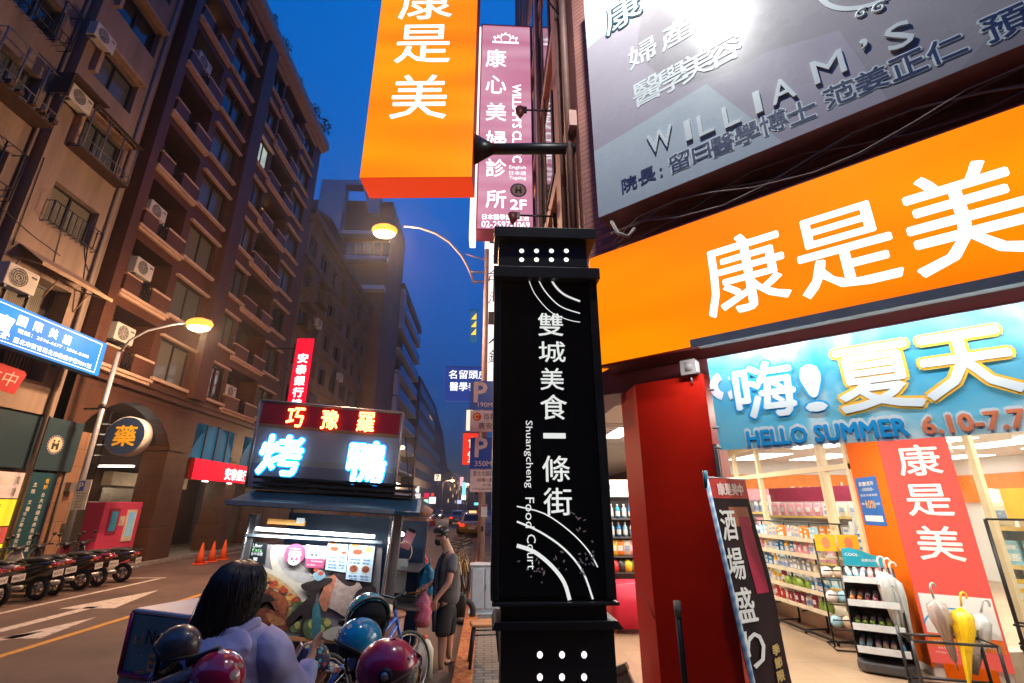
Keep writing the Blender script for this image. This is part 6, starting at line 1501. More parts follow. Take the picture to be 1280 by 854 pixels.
ED = [('pelvis', 'spine'), ('spine', 'chest'), ('chest', 'neck'), ('neck', 'head'), ('head', 'top'), ('head', 'nose'), ('chest', 'lsh'), ('lsh', 'lel'), ('lel', 'lwr'), ('lwr', 'lpalm'), ('chest', 'rsh'), ('rsh', 'rel'), ('rel', 'rwr'), ('rwr', 'rpalm'), ('pelvis', 'lhip'), ('lhip', 'lkn'), ('lkn', 'lank'), ('lank', 'ltoe'), ('pelvis', 'rhip'), ('rhip', 'rkn'), ('rkn', 'rank'), ('rank', 'rtoe')]
fingers(J, ED, 'rpalm', 'rwr', 4, (0, .3, 1), (0, 1, -.2), (.5, .4, .2)); fingers(J, ED, 'lpalm', 'lwr', 4, (1, .3, 0), (0, .2, 1), (0, .7, .2))
skin_body('body', J, ED, skinm, wom)
lil = M('lilac_jacket', (.38, .38, .62), .75, var=.10, scale=4, bump=.55, bscale=11)
def fold(p, a=.010): return p + Vector((0, 1, .3)) * (.55 * a * (1 - 2 * abs(noise.noise(Vector((p.x * 7 + 3, p.y * 7, p.z * 13 + p.x * 9)))))) + Vector((noise.noise(p * 9), noise.noise(p * 9 + Vector((7, 1, 3))), .4 * noise.noise(p * 6 + Vector((2, 9, 4))))) * a + Vector((0, 1, 0)) * (.5 * a * noise.noise(Vector((p.x * 5, p.y * 5, p.z * 22))))
def cloth_loft(name, rings, m, parent, n=36, steps=6, a=.010, caps=True):
    """rings (c, ax, ay) resampled smoothly and given soft folds"""
    out = []
    N_ = len(rings)
    for i in range(N_ - 1):
        g = [rings[max(0, i - 1)], rings[i], rings[i + 1], rings[min(N_ - 1, i + 2)]]
        for k_ in range(steps if i < N_ - 2 else steps + 1):
            f = k_ / steps; o3 = []
            for c3 in range(3):
                p0, p1, p2, p3 = (Vector(q[c3]) for q in g)
                o3.append(.5 * (2 * p1 + (p2 - p0) * f + (2 * p0 - 5 * p1 + 4 * p2 - p3) * f * f + (-p0 + 3 * p1 - 3 * p2 + p3) * f ** 3))
            out.append(o3)
    b = MB().mat(m); b.loft(out, n, caps, 2.3); b.v = [fold(Vector(v), a) for v in b.v]
    return b.build(name, None, parent)
def ringz(z, w, d, ox=0, oy=0, t_=0): return ((ox, oy, z), (w, 0, t_), (0, d, 0))
tor = [ringz(.78, .225, .17), ringz(.92, .225, .165), ringz(1.06, .215, .155), ringz(1.17, .215, .148, 0, -.005), ringz(1.25, .215, .135, .003, -.008, .004), ringz(1.31, .205, .115, .004, -.008, .006), ringz(1.35, .170, .098, .004, -.006, .006), ringz(1.385, .112, .082, .004, 0), ringz(1.40, .072, .070, .004, 0)]
cloth_loft('jacket', tor, lil, wom, 72, 9, .012)
def arm(pts, name='sleeve'):
    rings = []
    for i, (p, r_) in enumerate(pts):
        d = (Vector(pts[min(i + 1, len(pts) - 1)][0]) - Vector(pts[max(i - 1, 0)][0])).normalized(); e_ = d.cross(Vector((0, 1, .2))).normalized(); g_ = d.cross(e_); rings.append((p, e_ * r_, g_ * r_))
    return cloth_loft(name, rings, lil, wom, 32, 10, .011)
arm([((-.13, -.005, 1.305), .075), ((-.185, 0, 1.255), .088), ((-.235, .03, 1.15), .082), ((-.265, .08, 1.05), .082), ((-.235, .16, 1.005), .072), ((-.17, .24, 1.01), .056), ((-.13, .275, 1.02), .046)])
arm([((.14, -.005, 1.31), .078), ((.195, .0, 1.262), .092), ((.25, .025, 1.16), .085), ((.295, .08, 1.06), .085), ((.31, .15, 1.05), .075), ((.31, .22, 1.10), .058), ((.306, .265, 1.135), .048)])
hood_r = []
for i in range(13):
    a = R(-86 + 172 * i / 12); hood_r.append(((.118 * math.sin(a) + .004, -.01 - .095 * math.cos(a), 1.382 - .03 * math.cos(a) + .006 * math.sin(i * 1.9)), (.030 * math.sin(a), -.034 * math.cos(a), .010), (0, .010 * math.cos(a), .030)))
cloth_loft('hood_collar', hood_r, lil, wom, 20, 5, .010)
cloth_loft('hood', [((.0, -.085, 1.385), (.10, 0, 0), (0, .03, .01)), ((.0, -.115, 1.352), (.145, 0, .004), (0, .038, .01)), ((.0, -.140, 1.30), (.168, 0, .004), (0, .042, .0)), ((.0, -.150, 1.245), (.145, 0, 0), (0, .038, 0)), ((0, -.148, 1.205), (.095, 0, 0), (0, .028, 0)), ((0, -.145, 1.185), (.03, 0, 0), (0, .015, 0))], lil, wom, 48, 7, .016)
# long hair: a soft mass covered with many separate strands
prof = [(1.652, .006, .008, 0, .03), (1.643, .045, .05, 0, .03), (1.622, .084, .09, 0, .028), (1.58, .113, .118, 0, .022), (1.53, .124, .124, -.002, .012), (1.47, .126, .116, -.008, -.006), (1.41, .124, .098, -.018, -.03), (1.35, .118, .074, -.042, -.062), (1.29, .104, .052, -.080, -.10), (1.235, .080, .036, -.118, -.135), (1.185, .050, .022, -.15, -.15), (1.15, .02, .01, -.165, -.15)]
b = MB().mat(hairm); NH = 48; vs = []
for i, (z, rx, ry, ox, oy) in enumerate(prof):
    for k_ in range(NH):
        t_ = 2 * math.pi * k_ / NH; rr = 1 + .07 * noise.noise(Vector((math.cos(t_) * 2.2, math.sin(t_) * 2.2, i * .18))) * min(1, i / 3)
        c_, s_ = math.cos(t_), math.sin(t_)
        if s_ > .45 and z < 1.55: rr *= .80
        vs.append((ox + rx * c_ * rr, oy + ry * s_ * rr, z))
b.add(vs, [(i * NH + k_, (i + 1) * NH + k_, (i + 1) * NH + (k_ + 1) % NH, i * NH + (k_ + 1) % NH) for i in range(len(prof) - 1) for k_ in range(NH)] + [tuple(range(NH))[::-1]], True)
for i in range(330):
    a = random.uniform(R(150), R(390)); pts = []; wob = random.gauss(0, .03); lift = 1.0 + random.uniform(-.03, .05)
    end = random.randint(8, 11)
    for q, (z, rx, ry, ox, oy) in enumerate(prof[0:end + 1]):
        aa = a + wob * q * .5 + .05 * math.sin(q * 1.3 + i); pts.append((ox + rx * math.cos(aa) * lift + random.gauss(0, .0012), oy + ry * math.sin(aa) * lift, z))
    l_ = pts[-1]; pts.append((l_[0] - .02 + random.gauss(0, .012), l_[1] + random.gauss(0, .008), l_[2] - .035 - .03 * random.random())); b.tube(pts, [.0016] + [.0028] * (len(pts) - 2) + [.0006], 4)
for i in range(70):
    a = random.uniform(R(120), R(420)); pts = []; out = random.uniform(1.04, 1.16)
    for q, (z, rx, ry, ox, oy) in enumerate(prof[1:random.randint(6, 11)]):
        aa = a + .12 * math.sin(q * .8 + i * 2.1); f = 1 + (out - 1) * min(1, q / 5); pts.append((ox + rx * math.cos(aa) * f, oy + ry * math.sin(aa) * f, z - .006 * q * random.random()))
    b.tube(pts, [.0007] + [.0011] * (len(pts) - 2) + [.0004], 3)
b.build('hair', None, wom)
b = MB().mat(M('dark_jeans', (.02, .025, .04), .8)); 
for sx, k1_, k2_, k3_ in ((-1, 'lhip', 'lkn', 'lank'), (1, 'rhip', 'rkn', 'rank')): b.tube([J[k1_][0], J[k2_][0], J[k3_][0]], [.125, .088, .06], 12)
b.ell((-.01, .02, .86), (.2, .17, .12), 16, 8); b.build('trousers', None, wom)
t = thing('mobile_phone', 'phone in a pale case held in the right hand of the woman', 'phone', P_(364, 828, 2.95), R(25)); b = MB().mat(M('phone_case', (.6, .55, .55), .4)); b.T = Matrix.Rotation(R(28), 4, 'Y'); b.box(-.006, .006, -.038, .038, -.06, .09); b.build('case', None, t, .003); b = MB().mat(M('phone_dark', (.02, .02, .03), .2)); b.T = Matrix.Rotation(R(28), 4, 'Y'); b.box(-.0075, -.0062, -.034, .034, -.055, .085); b.build('screen', None, t)
# child in front of her
kid = thing('person', 'child in a navy cap printed with coloured shapes, sitting before the woman', 'person', (-.93, 3.02, 0))
J = {'pelvis': ((-.02, 0, .78), (.11, .1)), 'chest': ((-.01, 0, .94), (.10, .09)), 'neck': ((0, 0, 1.01), .042), 'head': ((.02, -.01, 1.085), (.072, .08)), 'top': ((.02, 0, 1.13), .06), 'nose': ((.107, -.02, 1.07), .016), 'chin': ((.075, -.02, 1.03), .03), 'lsh': ((-.02, .12, .97), .04), 'lel': ((.05, .17, .84), .03), 'lwr': ((.16, .12, .80), .024), 'lpalm': ((.20, .11, .80), (.03, .016)), 'rsh': ((-.0, -.12, .97), .04), 'rel': ((.06, -.16, .84), .03), 'rwr': ((.17, -.12, .80), .024), 'rpalm': ((.21, -.11, .80), (.03, .016)), 'lh': ((.0, .08, .77), .07), 'lk': ((.26, .10, .74), .045), 'la': ((.27, .1, .45), .03), 'rh': ((.0, -.08, .77), .07), 'rk': ((.26, -.10, .74), .045), 'ra': ((.27, -.1, .45), .03)}
ED = [('pelvis', 'chest'), ('chest', 'neck'), ('neck', 'head'), ('head', 'top'), ('head', 'nose'), ('head', 'chin'), ('chest', 'lsh'), ('lsh', 'lel'), ('lel', 'lwr'), ('lwr', 'lpalm'), ('chest', 'rsh'), ('rsh', 'rel'), ('rel', 'rwr'), ('rwr', 'rpalm'), ('pelvis', 'lh'), ('lh', 'lk'), ('lk', 'la'), ('pelvis', 'rh'), ('rh', 'rk'), ('rk', 'ra')]
skin_body('body', J, ED, skinm, kid)
dots = spots('cap_print', (.008, .012, .05), [(.05, .3, .5), (.75, .2, .03), (.6, .55, .45), (.03, .15, .4), (.6, .03, .08), (.6, .45, .05), (.1, .4, .5)], 30, .34, .6)
b = MB().mat(dots); b.ell((.0, 0, 1.115), (.105, .105, .095), 20, 10, -.35, 1); b.loft([((-.045, 0, 1.09), (.068, 0, 0), (0, .095, 0)), ((-.055, 0, 1.02), (.062, 0, 0), (0, .09, 0)), ((-.06, 0, .95), (.06, 0, 0), (0, .10, 0))], 16); b.loft([((.10, 0, 1.095), (.01, 0, -.008), (0, .075, 0)), ((.155, 0, 1.075), (.01, 0, -.008), (0, .055, 0))], 14); b.build('cap', None, kid)
b = MB().mat(M('kid_shirt', (.02, .025, .06), .8)); b.loft([((-.02, 0, .74), (.13, 0, 0), (0, .14, 0)), ((-.01, 0, .86), (.12, 0, 0), (0, .14, 0)), ((0, 0, .96), (.10, 0, 0), (0, .145, 0)), ((0, 0, 1.01), (.05, 0, 0), (0, .06, 0))], 16); b.build('shirt', None, kid)
# the two scooters under them and the delivery box
sA = scooter('lilac-jacketed woman’s scooter, dark, mostly below the photo edge', (.021, .018, .02), 'scooters in the foreground'); sA.location = (-1.2, 2.62, 0); sA.rotation_euler = (0, 0, 0)
for q in [c for c in bpy.data.objects if c.parent == sA and c.name.startswith('mirror')]: bpy.data.objects.remove(q)
sB = copy_tree(sA); sB['label'] = 'dark scooter below the magenta and blue helmets at the cart'; sB.location = (-.45, 2.15, 0); sB.rotation_euler = (0, 0, R(12))
sC = copy_tree(sA); sC['label'] = 'dark scooter carrying the green delivery box and the grey helmet'; sC.location = (-1.32, 3.0 - .05, 0); sC.location = (-1.75, 3.2, 0); sC.rotation_euler = (0, 0, R(-8))
t = thing('delivery_box', 'boxy food delivery bag, white lid, green front and magenta edging', 'delivery box', ((gnd(168.7, 760, 1.38).x + gnd(240.7, 768.7, 1.38).x) / 2, (gnd(168.7, 760, 1.38).y + gnd(240.7, 768.7, 1.38).y) / 2, 1.38 - .352 * 1.22), R(-25.2))
t.scale = (1.22, 1.22, 1.22)
mage = M('box_magenta', (.50, .02, .12), .4); gbox = M('box_green', (.20, .30, .23), .55, var=.2)
b = MB().mat(gbox); b.box(-.185, .185, 0, .28, .11, .33); b.mat(M('box_pale', (.45, .42, .28), .5)); b.box(-.19, .19, -.004, .29, -.05, .1); b.build('body', None, t, .006)
b = MB().mat(M('box_lid_white', (.62, .60, .60), .35, var=.1)); b.box(-.185, .185, -.004, .285, .332, .352); b.build('lid', None, t, .008)
b = MB().mat(mage); 
for pts in (((-.187, -.003, .11), (-.187, -.003, .335)), ((.187, -.003, .11), (.187, -.003, .335)), ((-.187, -.003, .108), (.187, -.003, .108)), ((-.187, .283, .11), (-.187, .283, .335)), ((-.187, -.003, .335), (-.187, .283, .335))): b.tube(pts, .011, 6)
b.box(-.200, -.187, .02, .26, .1, .32); b.tube([(-.2, .06, .24), (-.225, .06, .2), (-.225, .2, .2), (-.2, .2, .24)], .012, 6); b.build('edging', None, t)
b = MB().mat(M('box_gold', (.55, .42, .16), .25, .8)); b.text('Ea', .03, .165, .06, y=-.012, align='c', bold=.03); b.text('ts', .11, .165, .06, y=-.012, bold=.03); b.text('& 6', -.1, .24, .035, y=-.012); b.text('- Gold -', -.05, .13, .022, y=-.012); b.mat(blk); b.text('No', .0, .255, .055, y=-.012, bold=.02); b.text('1', .08, .25, .05, y=-.012); b.mat(M('box_silver', (.7, .72, .68), .3))
for i in range(16): q = (random.uniform(-.16, .12), random.uniform(.13, .30)); b.disc(q, .003, .003, -.0123, 6)
b.build('lettering', None, t)

# ------------------------------------------------------------------ helmets
def helmet(label, m, loc, r=.135, rz=0.0, rx=0.0, ry=0.0, lining=True, visor=None, trim=None):
    """open-face helmet: opening towards local +x, sits level"""
    t = thing('helmet', label, 'helmet', loc, rz, 'motorcycle helmets', rx, ry)
    b = MB().mat(m); n, mm = 32, 14; vs, fs = [], []
    for j in range(mm + 1):
        th = math.pi * (.02 + .66 * j / mm)
        for i in range(n):
            a = 2 * math.pi * i / n; rr = r * (1.0 + .05 * math.cos(a) * -1)
            z = math.cos(th) * r * 1.0; 
            front = max(0, math.cos(a)) ** .6
            zc_ = max(z, -r * .48 + front * r * .80)
            q = math.sin(th) if zc_ == z else math.sqrt(max(0.02, 1 - (zc_ / r) ** 2))
            vs.append((rr * q * math.cos(a) * 1.1, r * q * math.sin(a) * .96, zc_))
    for j in range(mm):
        for i in range(n): fs.append((j * n + i, (j + 1) * n + i, (j + 1) * n + (i + 1) % n, j * n + (i + 1) % n))
    fs.append(tuple(range(n))[::-1]); b.add(vs, fs, True)
    sh = b.build('shell', None, t); so2 = sh.modifiers.new('thickness', 'SOLIDIFY'); so2.thickness = .012; so2.offset = -1
    rim = [vs[mm * n + i] for i in range(n)]
    b = MB().mat(trim or M('rubber_trim', (.02, .02, .02), .6)); b.tube(rim, .007, 6, True); b.build('trim', None, t)
    b = MB().mat(M('helmet_lining', (.012, .012, .014), .95)); b.ell((0, 0, .0), (r * .93, r * .84, r * .90), 20, 10, -.42, 1); b.build('lining', None, t)
    if visor:
        b = MB().mat(visor); vv2 = []; 
        for j in range(6):
            z = r * (.42 - .26 * j)
            for i in range(15):
                a = R(-72 + 144 * i / 14); q = r * 1.17 * math.sqrt(max(.2, 1 - (z / (r * 1.6)) ** 2)); vv2.append((q * math.cos(a), q * math.sin(a) * .95, z))
        b.add(vv2, [(j * 15 + i, (j + 1) * 15 + i, (j + 1) * 15 + i + 1, j * 15 + i + 1) for j in range(5) for i in range(14)], True); b.build('visor', None, t)
        for sy in (-1, 1):
            b = MB().mat(black_metal); b.tube([(.02, sy * r * .94, r * .22), (.02, sy * r * 1.08, r * .22)], .024, 12); b.mat(steel); b.tube([(.02, sy * r * 1.081, r * .22), (.02, sy * r * 1.10, r * .22)], .014, 10); b.build('hinge', None, t)
    b = MB().mat(steel)
    for aa in (-28, 0, 28):
        q = Vector((math.cos(R(aa)) * .80, math.sin(R(aa)) * .78, .62)).normalized() * r; b.ell((q.x * 1.06, q.y * .98, q.z), (.006, .006, .006), 8, 5)
    b.build('stud', None, t)
    b = MB().mat(MATS['helmet_lining']); b.tube([(.02, -r * .8, -r * .35), (.04, -r * .5, -r * 1.0), (.05, 0, -r * 1.2), (.04, r * .5, -r * 1.0), (.02, r * .8, -r * .35)], .008, 5); b.build('chin_strap', None, t)
    return t
smoke = M('smoke_visor', (.10, .06, .07), .06, coat=1, trans=.55)
def hstickers(name, base, cols, sc, thr): 
    m = spots(name, base, cols, sc, thr, .18); m.node_tree.nodes['Principled BSDF'].inputs['Coat Weight'].default_value = 1; return m
hm = M('helmet_magenta', (.46, .012, .075), .28, coat=.8, var=.12, scale=9); 
helmet('shiny magenta helmet with a smoked visor turned to the right', hm, atY(486, 838, 2.0), .100, R(-8), R(4), R(8), visor=smoke, trim=M('trim_cream', (.55, .45, .35), .6))
helmet('sky blue helmet with small animal stickers, above the magenta one', hstickers('helmet_blue', (.01, .26, .48), [(.5, .12, .03), (.6, .6, .55), (.5, .2, .05)], 13, .17), atY(447, 802, 2.75), .104, R(215), R(-4), R(8))
helmet('teal patterned full helmet with its dark opening to the right', hstickers('helmet_teal', (.02, .36, .38), [(.5, .55, .55), (.03, .08, .2), (.3, .6, .6), (.02, .3, .34)], 20, .32), atY(459, 772, 3.05), .124, R(-62), R(0), R(-38))
helmet('pink helmet covered with pale heart shapes beside the lilac jacket', hstickers('helmet_heart', (.36, .008, .05), [(.6, .18, .22), (.65, .55, .5), (.3, .25, .26), (.55, .1, .15)], 24, .36), atY(269, 849, 2.05), .092, R(160), 0, 0)
helmet('grey and black helmet with ear flaps in front of the delivery box', M('helmet_grey', (.05, .05, .06), .35, coat=.6), atY(222, 808, 2.1), .071, R(170), R(4), R(6))
t = thing('seat_bag', 'dark grey bag strapped between the grey and heart helmets', 'bag', atY(222, 852, 2.05)); b = MB().mat(M('bag_grey', (.08, .08, .10), .5, bump=.3)); b.loft([((-.09, 0, -.12), (.06, 0, 0), (0, .06, 0)), ((-.02, 0, .0), (.11, 0, .02), (0, .08, 0)), ((.06, 0, .05), (.06, 0, .02), (0, .05, 0))], 14, e=3); b.build('body', None, t); b = MB().mat(black_metal); b.tube([(.03, -.02, .06), (.12, 0, .10), (.16, 0, -.02)], .015, 5); b.build('strap', None, t)

# ------------------------------------------------------------------ bicycles, stool, jug, bags
def bicycle(label, col, basket=True, group='bicycles parked along the right kerb'):
    t = thing('bicycle', label, 'bicycle', (0, 0, 0), 0, group); fm = M('bike_%02d%02d%02d' % tuple(int(c * 99) for c in col), col, .35, coat=.4)
    for y in (-.5, .52):
        b = MB().mat(tyre); b.tube([(0, y + .31 * math.cos(a * math.pi / 14), .33 + .31 * math.sin(a * math.pi / 14)) for a in range(28)], .02, 6, True); w_ = b.build('wheel', None, t)
        b = MB().mat(steel)
        for a in range(14): b.tube([(0, y, .33), (0, y + .3 * math.cos(a * math.pi / 7), .33 + .3 * math.sin(a * math.pi / 7))], .003, 3)
        b.tube([(0, y + .29 * math.cos(a * math.pi / 12), .33 + .29 * math.sin(a * math.pi / 12)) for a in range(24)], .01, 4, True); b.build('rim', None, w_)
        if basket:
            b = MB().mat(M('mudguard', (.6, .5, .3), .35))
            b.tube([(0, y + .36 * math.cos(R(a)), .33 + .36 * math.sin(R(a))) for a in range(20, 200, 20)], .016, 5)
            b.build('mudguard', None, t)
    b = MB().mat(fm)
    for p, q in (((0, -.12, .78), (0, -.05, .30)), ((0, -.05, .30), (0, .38, .72)), ((0, -.10, .52), (0, .38, .80)), ((0, .36, .88), (0, .52, .33)), ((0, -.05, .30), (0, -.5, .33)), ((0, -.11, .66), (0, -.5, .33))): b.tube([p, q], .019, 7)
    b.build('frame', None, t)
    b = MB().mat(black_metal); b.tube([(-.28, .22, 1.02), (-.2, .34, 1.03), (0, .37, .98), (.2, .34, 1.03), (.28, .22, 1.02)], .014, 6); b.tube([(0, .36, .86), (0, .37, .98)], .016, 6); b.build('handlebar', None, t)
    b = MB().mat(black_metal); b.loft([((0, -.28, .86), (.08, 0, 0), (0, 0, .03)), ((0, -.14, .86), (.06, 0, 0), (0, 0, .03)), ((0, .0, .85), (.02, 0, 0), (0, 0, .02))], 10); b.build('saddle', None, t)
    b = MB().mat(black_metal); b.tube([(0, -.05, .3), (.1, -.03, .3), (.1, .1, .2)], .012, 5); b.tube([(0, -.05, .3), (-.1, -.07, .3), (-.1, -.2, .4)], .012, 5); b.tube([(-.06, -.45, .3), (-.14, -.5, .01)], .01, 5); b.build('pedal', None, t)
    if basket:
        b = MB().mat(grey_iron)
        for z in (.75, .85, .95): b.tube([(-.17, .42, z), (.17, .42, z), (.17, .68, z), (-.17, .68, z)], .006, 4, True)
        for i in range(6):
            for y in (.42, .68): b.tube([(-.17 + .068 * i, y, .72), (-.17 + .068 * i, y, .96)], .004, 3)
            b.tube([(-.17 + .068 * i, .42, .72), (-.17 + .068 * i, .68, .72)], .004, 3)
        b.build('basket', None, t)
    return t
bk = bicycle('yellow and pale bicycle nearest the lamp post in the kerb row', (.55, .36, .05))
for i, (x, y, rz, lb) in enumerate(((-.62, 12.6, 8, None), (-.58, 13.3, 14, 'second yellow bicycle from the front of the kerb row'), (-.62, 14.0, 5, 'third yellow bicycle from the front of the kerb row'), (-.60, 14.8, 12, 'fourth yellow bicycle from the front of the kerb row'), (-.66, 15.7, 7, 'fifth yellow bicycle from the front of the kerb row'), (-.7, 17.0, 10, 'sixth yellow bicycle, last before the parked cars'))):
    o = bk if lb is None else copy_tree(bk); o.location = (x, y, 0); o.rotation_euler = (0, R(4), R(180 + rz))
    if lb: o['label'] = lb
bk2 = bicycle('blue bicycle with black handlebar leaning by the cart counter', (.01, .08, .42), False, 'bicycles by the cart'); bk2.location = (-1.08, 5.4, 0); bk2.rotation_euler = (0, R(-8), R(-38))
p = gnd(606, 845)
t = thing('stool', 'small wooden-topped stool with dark legs beside the black totem', 'stool', (p.x, p.y, .1), R(4)); p_h = .47
b = MB().mat(M('stool_wood', (.50, .22, .08), .45, var=.25, scale=8)); b.loft([((0, 0, p_h - .035), (.185, 0, 0), (0, .15, 0), 5), ((0, 0, p_h - .02), (.195, 0, 0), (0, .16, 0), 5), ((0, 0, p_h), (.18, 0, 0), (0, .145, 0), 5)], 28); b.build('seat', None, t)
for sx in (-1, 1):
    for sy in (-1, 1): b = MB().mat(black_metal); b.tube([(sx * .14, sy * .11, p_h - .04), (sx * .19, sy * .155, 0)], .018, 8); b.build('leg', None, t)
b = MB().mat(black_metal); b.tube([(-.148, -.118, p_h - .12), (.148, -.118, p_h - .12), (.148, .118, p_h - .12), (-.148, .118, p_h - .12)], .008, 5, True); b.build('stretcher', None, t)
p = atY(530, 812, 6.6)
t = thing('plastic_jug', 'big translucent white plastic jug on the ground by the vendor', 'jug', (p.x, 6.6, 0), R(10)); b = MB().mat(M('jug_white', (.62, .55, .45), .35)); b.loft([((0, 0, 0), (.11, 0, 0), (0, .09, 0), 5), ((0, 0, .30), (.11, 0, 0), (0, .09, 0), 5), ((0, 0, .38), (.07, 0, 0), (0, .06, 0), 4), ((0, 0, .41), (.03, 0, 0), (0, .03, 0))], 24); b.build('body', None, t); b = MB().mat(M('jug_cap', (.6, .1, .05), .5)); b.tube([(0, 0, .41), (0, 0, .44)], .035, 12); b.tube([(-.07, 0, .36), (-.06, 0, .42), (.02, 0, .43)], .012, 5); b.build('handle', None, t)
p = atY(490, 775, 6.25); t = thing('sauce_bucket', 'brown sauce bucket standing at the corner of the cart', 'bucket', (p.x, 6.2, 0.0)); b = MB().mat(M('bucket_brown', (.22, .08, .04), .5)); b.loft([((0, 0, 0), (.12, 0, 0), (0, .12, 0)), ((0, 0, p.z + .05), (.15, 0, 0), (0, .15, 0))], 18); b.build('body', None, t); b = MB().mat(M('bucket_lid', (.35, .14, .06), .5)); b.tube([(0, 0, p.z + .05), (0, 0, p.z + .08)], .16, 18); b.mat(M('cup_cream', (.7, .6, .4), .5)); b.tube([(-.03, 0, p.z + .081), (-.03, 0, p.z + .16)], .035, 12); b.build('lid', None, t)
def soft_bag(label, px, py, Y, w, h, col, trans=0.0, cat='bag', rough=.35):
    p = atY(px, py, Y); t = thing('plastic_bag', label, cat, p, random.uniform(-.4, .4)); b = MB().mat(M('bag_%02d%02d%02d' % tuple(int(c * 99) for c in col), col, rough, var=.3, scale=9, bump=.9, bscale=18)); n = 18
    rg = []
    for j in range(9):
        f = j / 8; q = (.75 + .35 * math.sin(math.pi * min(1, f * 1.15))) * (1 if f < .75 else 1 - (f - .75) * 2.2); z = -h / 2 + h * f
        rg.append(((.012 * math.sin(j * 2.3), .012 * math.cos(j * 1.7), z), (w / 2 * q, 0, .02 * math.sin(j)), (0, w * .32 * q, 0)))
    b.loft(rg, n); ob = b.build('sheet', None, t); b = MB().mat(MATS['bag_%02d%02d%02d' % tuple(int(c * 99) for c in col)]); b.tube([(-.04, 0, h / 2 - .02), (-.03, 0, h / 2 + .08), (.03, 0, h / 2 + .08), (.04, 0, h / 2 - .02)], .008, 5); b.build('handle', None, t); return t
soft_bag('bright blue plastic bag hanging between the vendor and the cart', 533, 725, 7.3, .22, .40, (.01, .25, .50))
soft_bag('pink plastic bag hanging under the vendor’s forward hand', 529, 762, 6.65, .19, .38, (.55, .14, .22))
soft_bag('red bag hung behind the blue bag beside the cart', 526, 702, 7.6, .2, .24, (.45, .02, .02))
t = thing('handbag', 'black shoulder bag hanging at the hip of the vendor', 'bag', P_(572, 756, 7.1)); b = MB().mat(M('bag_black', (.012, .012, .013), .5)); b.loft([((0, 0, -.14), (.10, 0, 0), (0, .05, 0), 4), ((0, 0, .1), (.12, 0, 0), (0, .06, 0), 4), ((0, 0, .14), (.08, 0, 0), (0, .04, 0), 4)], 16); b.build('body', None, t); b = MB().mat(MATS['bag_black']); b.tube([(-.1, 0, .1), (-.05, 0, .35), (.04, 0, .35), (.1, 0, .1)], .01, 5); b.build('strap', None, t)
t = thing('wheel_chock', 'dark round tyre lying against the painted kerb', 'tyre', (gnd(580, 780).x - .02, gnd(580, 780).y, .17), 0); t.name = 'spare_tyre'; b = MB().mat(tyre); b.tube([(.17 * math.cos(a * math.pi / 10), 0, .17 * math.sin(a * math.pi / 10) + .02) for a in range(20)], .05, 8, True); b.build('tread', None, t)
# ------------------------------------------------------------------ cars far down the street
def car(label, col, x, y, rz, tail=True, taxi=False):
    t = thing('car', label, 'car', (x, y, 0), rz, 'cars far down the street'); m = M('car_%02d%02d%02d' % tuple(int(c * 99) for c in col), col, .25, coat=1, var=.04)
    b = MB().mat(m); b.loft([((0, -2.2, .55), (.78, 0, 0), (0, 0, .25), 5), ((0, -1.9, .62), (.86, 0, 0), (0, 0, .36), 5), ((0, 1.0, .60), (.87, 0, 0), (0, 0, .34), 5), ((0, 2.0, .52), (.82, 0, 0), (0, 0, .26), 5), ((0, 2.2, .5), (.7, 0, 0), (0, 0, .18), 5)], 20)
    b.loft([((0, -1.5, .93), (.74, 0, 0), (0, .01, .01), 4), ((0, -1.0, 1.42), (.6, 0, 0), (0, .02, .03), 4), ((0, .3, 1.45), (.6, 0, 0), (0, .02, .03), 4), ((0, 1.1, .92), (.74, 0, 0), (0, .01, .01), 4)], 16); b.build('body', None, t)
    b = MB().mat(M('car_glass', (.01, .012, .015), .05)); b.poly([(-.58, -1.47, 1.0), (.58, -1.47, 1.0), (.5, -1.08, 1.37), (-.5, -1.08, 1.37)]); b.poly([(-.6, 1.06, 1.0), (-.5, .44, 1.4), (.5, .44, 1.4), (.6, 1.06, 1.0)]); b.build('window', None, t)
    for sx in (-1, 1):
        for y_ in (-1.35, 1.35): b = MB().mat(tyre); b.tube([(sx * .72, y_, .32), (sx * .9, y_, .32)], .32, 16); b.build('wheel', None, t)
        b = MB().mat(E('tail_lamp', (1, .03, .01), 2.2 if tail else .1, sample=False)); b.box(sx * .5, sx * .78, -2.24, -2.12, .68, .82); b.build('tail_light', None, t)
        b = MB().mat(E('head_lamp', (1, .9, .7), 7, sample=False)); b.box(sx * .45, sx * .72, 2.16, 2.26, .52, .66); b.build('headlight', None, t)
    b = MB().mat(wht_dim); b.box(-.22, .22, -2.27, -2.2, .5, .6); b.build('number_plate', None, t)
    if taxi: b = MB().mat(E('taxi_lamp', (1, .35, .1), 2.5, sample=False)); b.box(-.25, .25, -.3, -.1, 1.49, 1.62); b.build('roof_light', None, t)
car('yellow taxi with lit roof lamp parked beyond the bicycles', (.35, .21, .02), -.95, 36, 0, True, True)
car('dark car with red tail lamps farther along the right kerb', (.05, .03, .03), -1.3, 40, 0); car('grey car with bright tail lamps, farthest on the right lane', (.2, .2, .22), -3.2, 58, 0)
car('oncoming pale car with glowing headlights on the left lane', (.4, .4, .42), -7.6, 66, math.pi); car('dark oncoming car behind the pale one, headlights on', (.04, .04, .05), -8.0, 84, math.pi)
t = thing('road_barrier', 'low red barrier standing on the street beyond the cart', 'barrier', (gnd(528, 657).x, gnd(528, 657).y, 0)); b = MB().mat(M('barrier_red', (.6, .02, .02), .4))
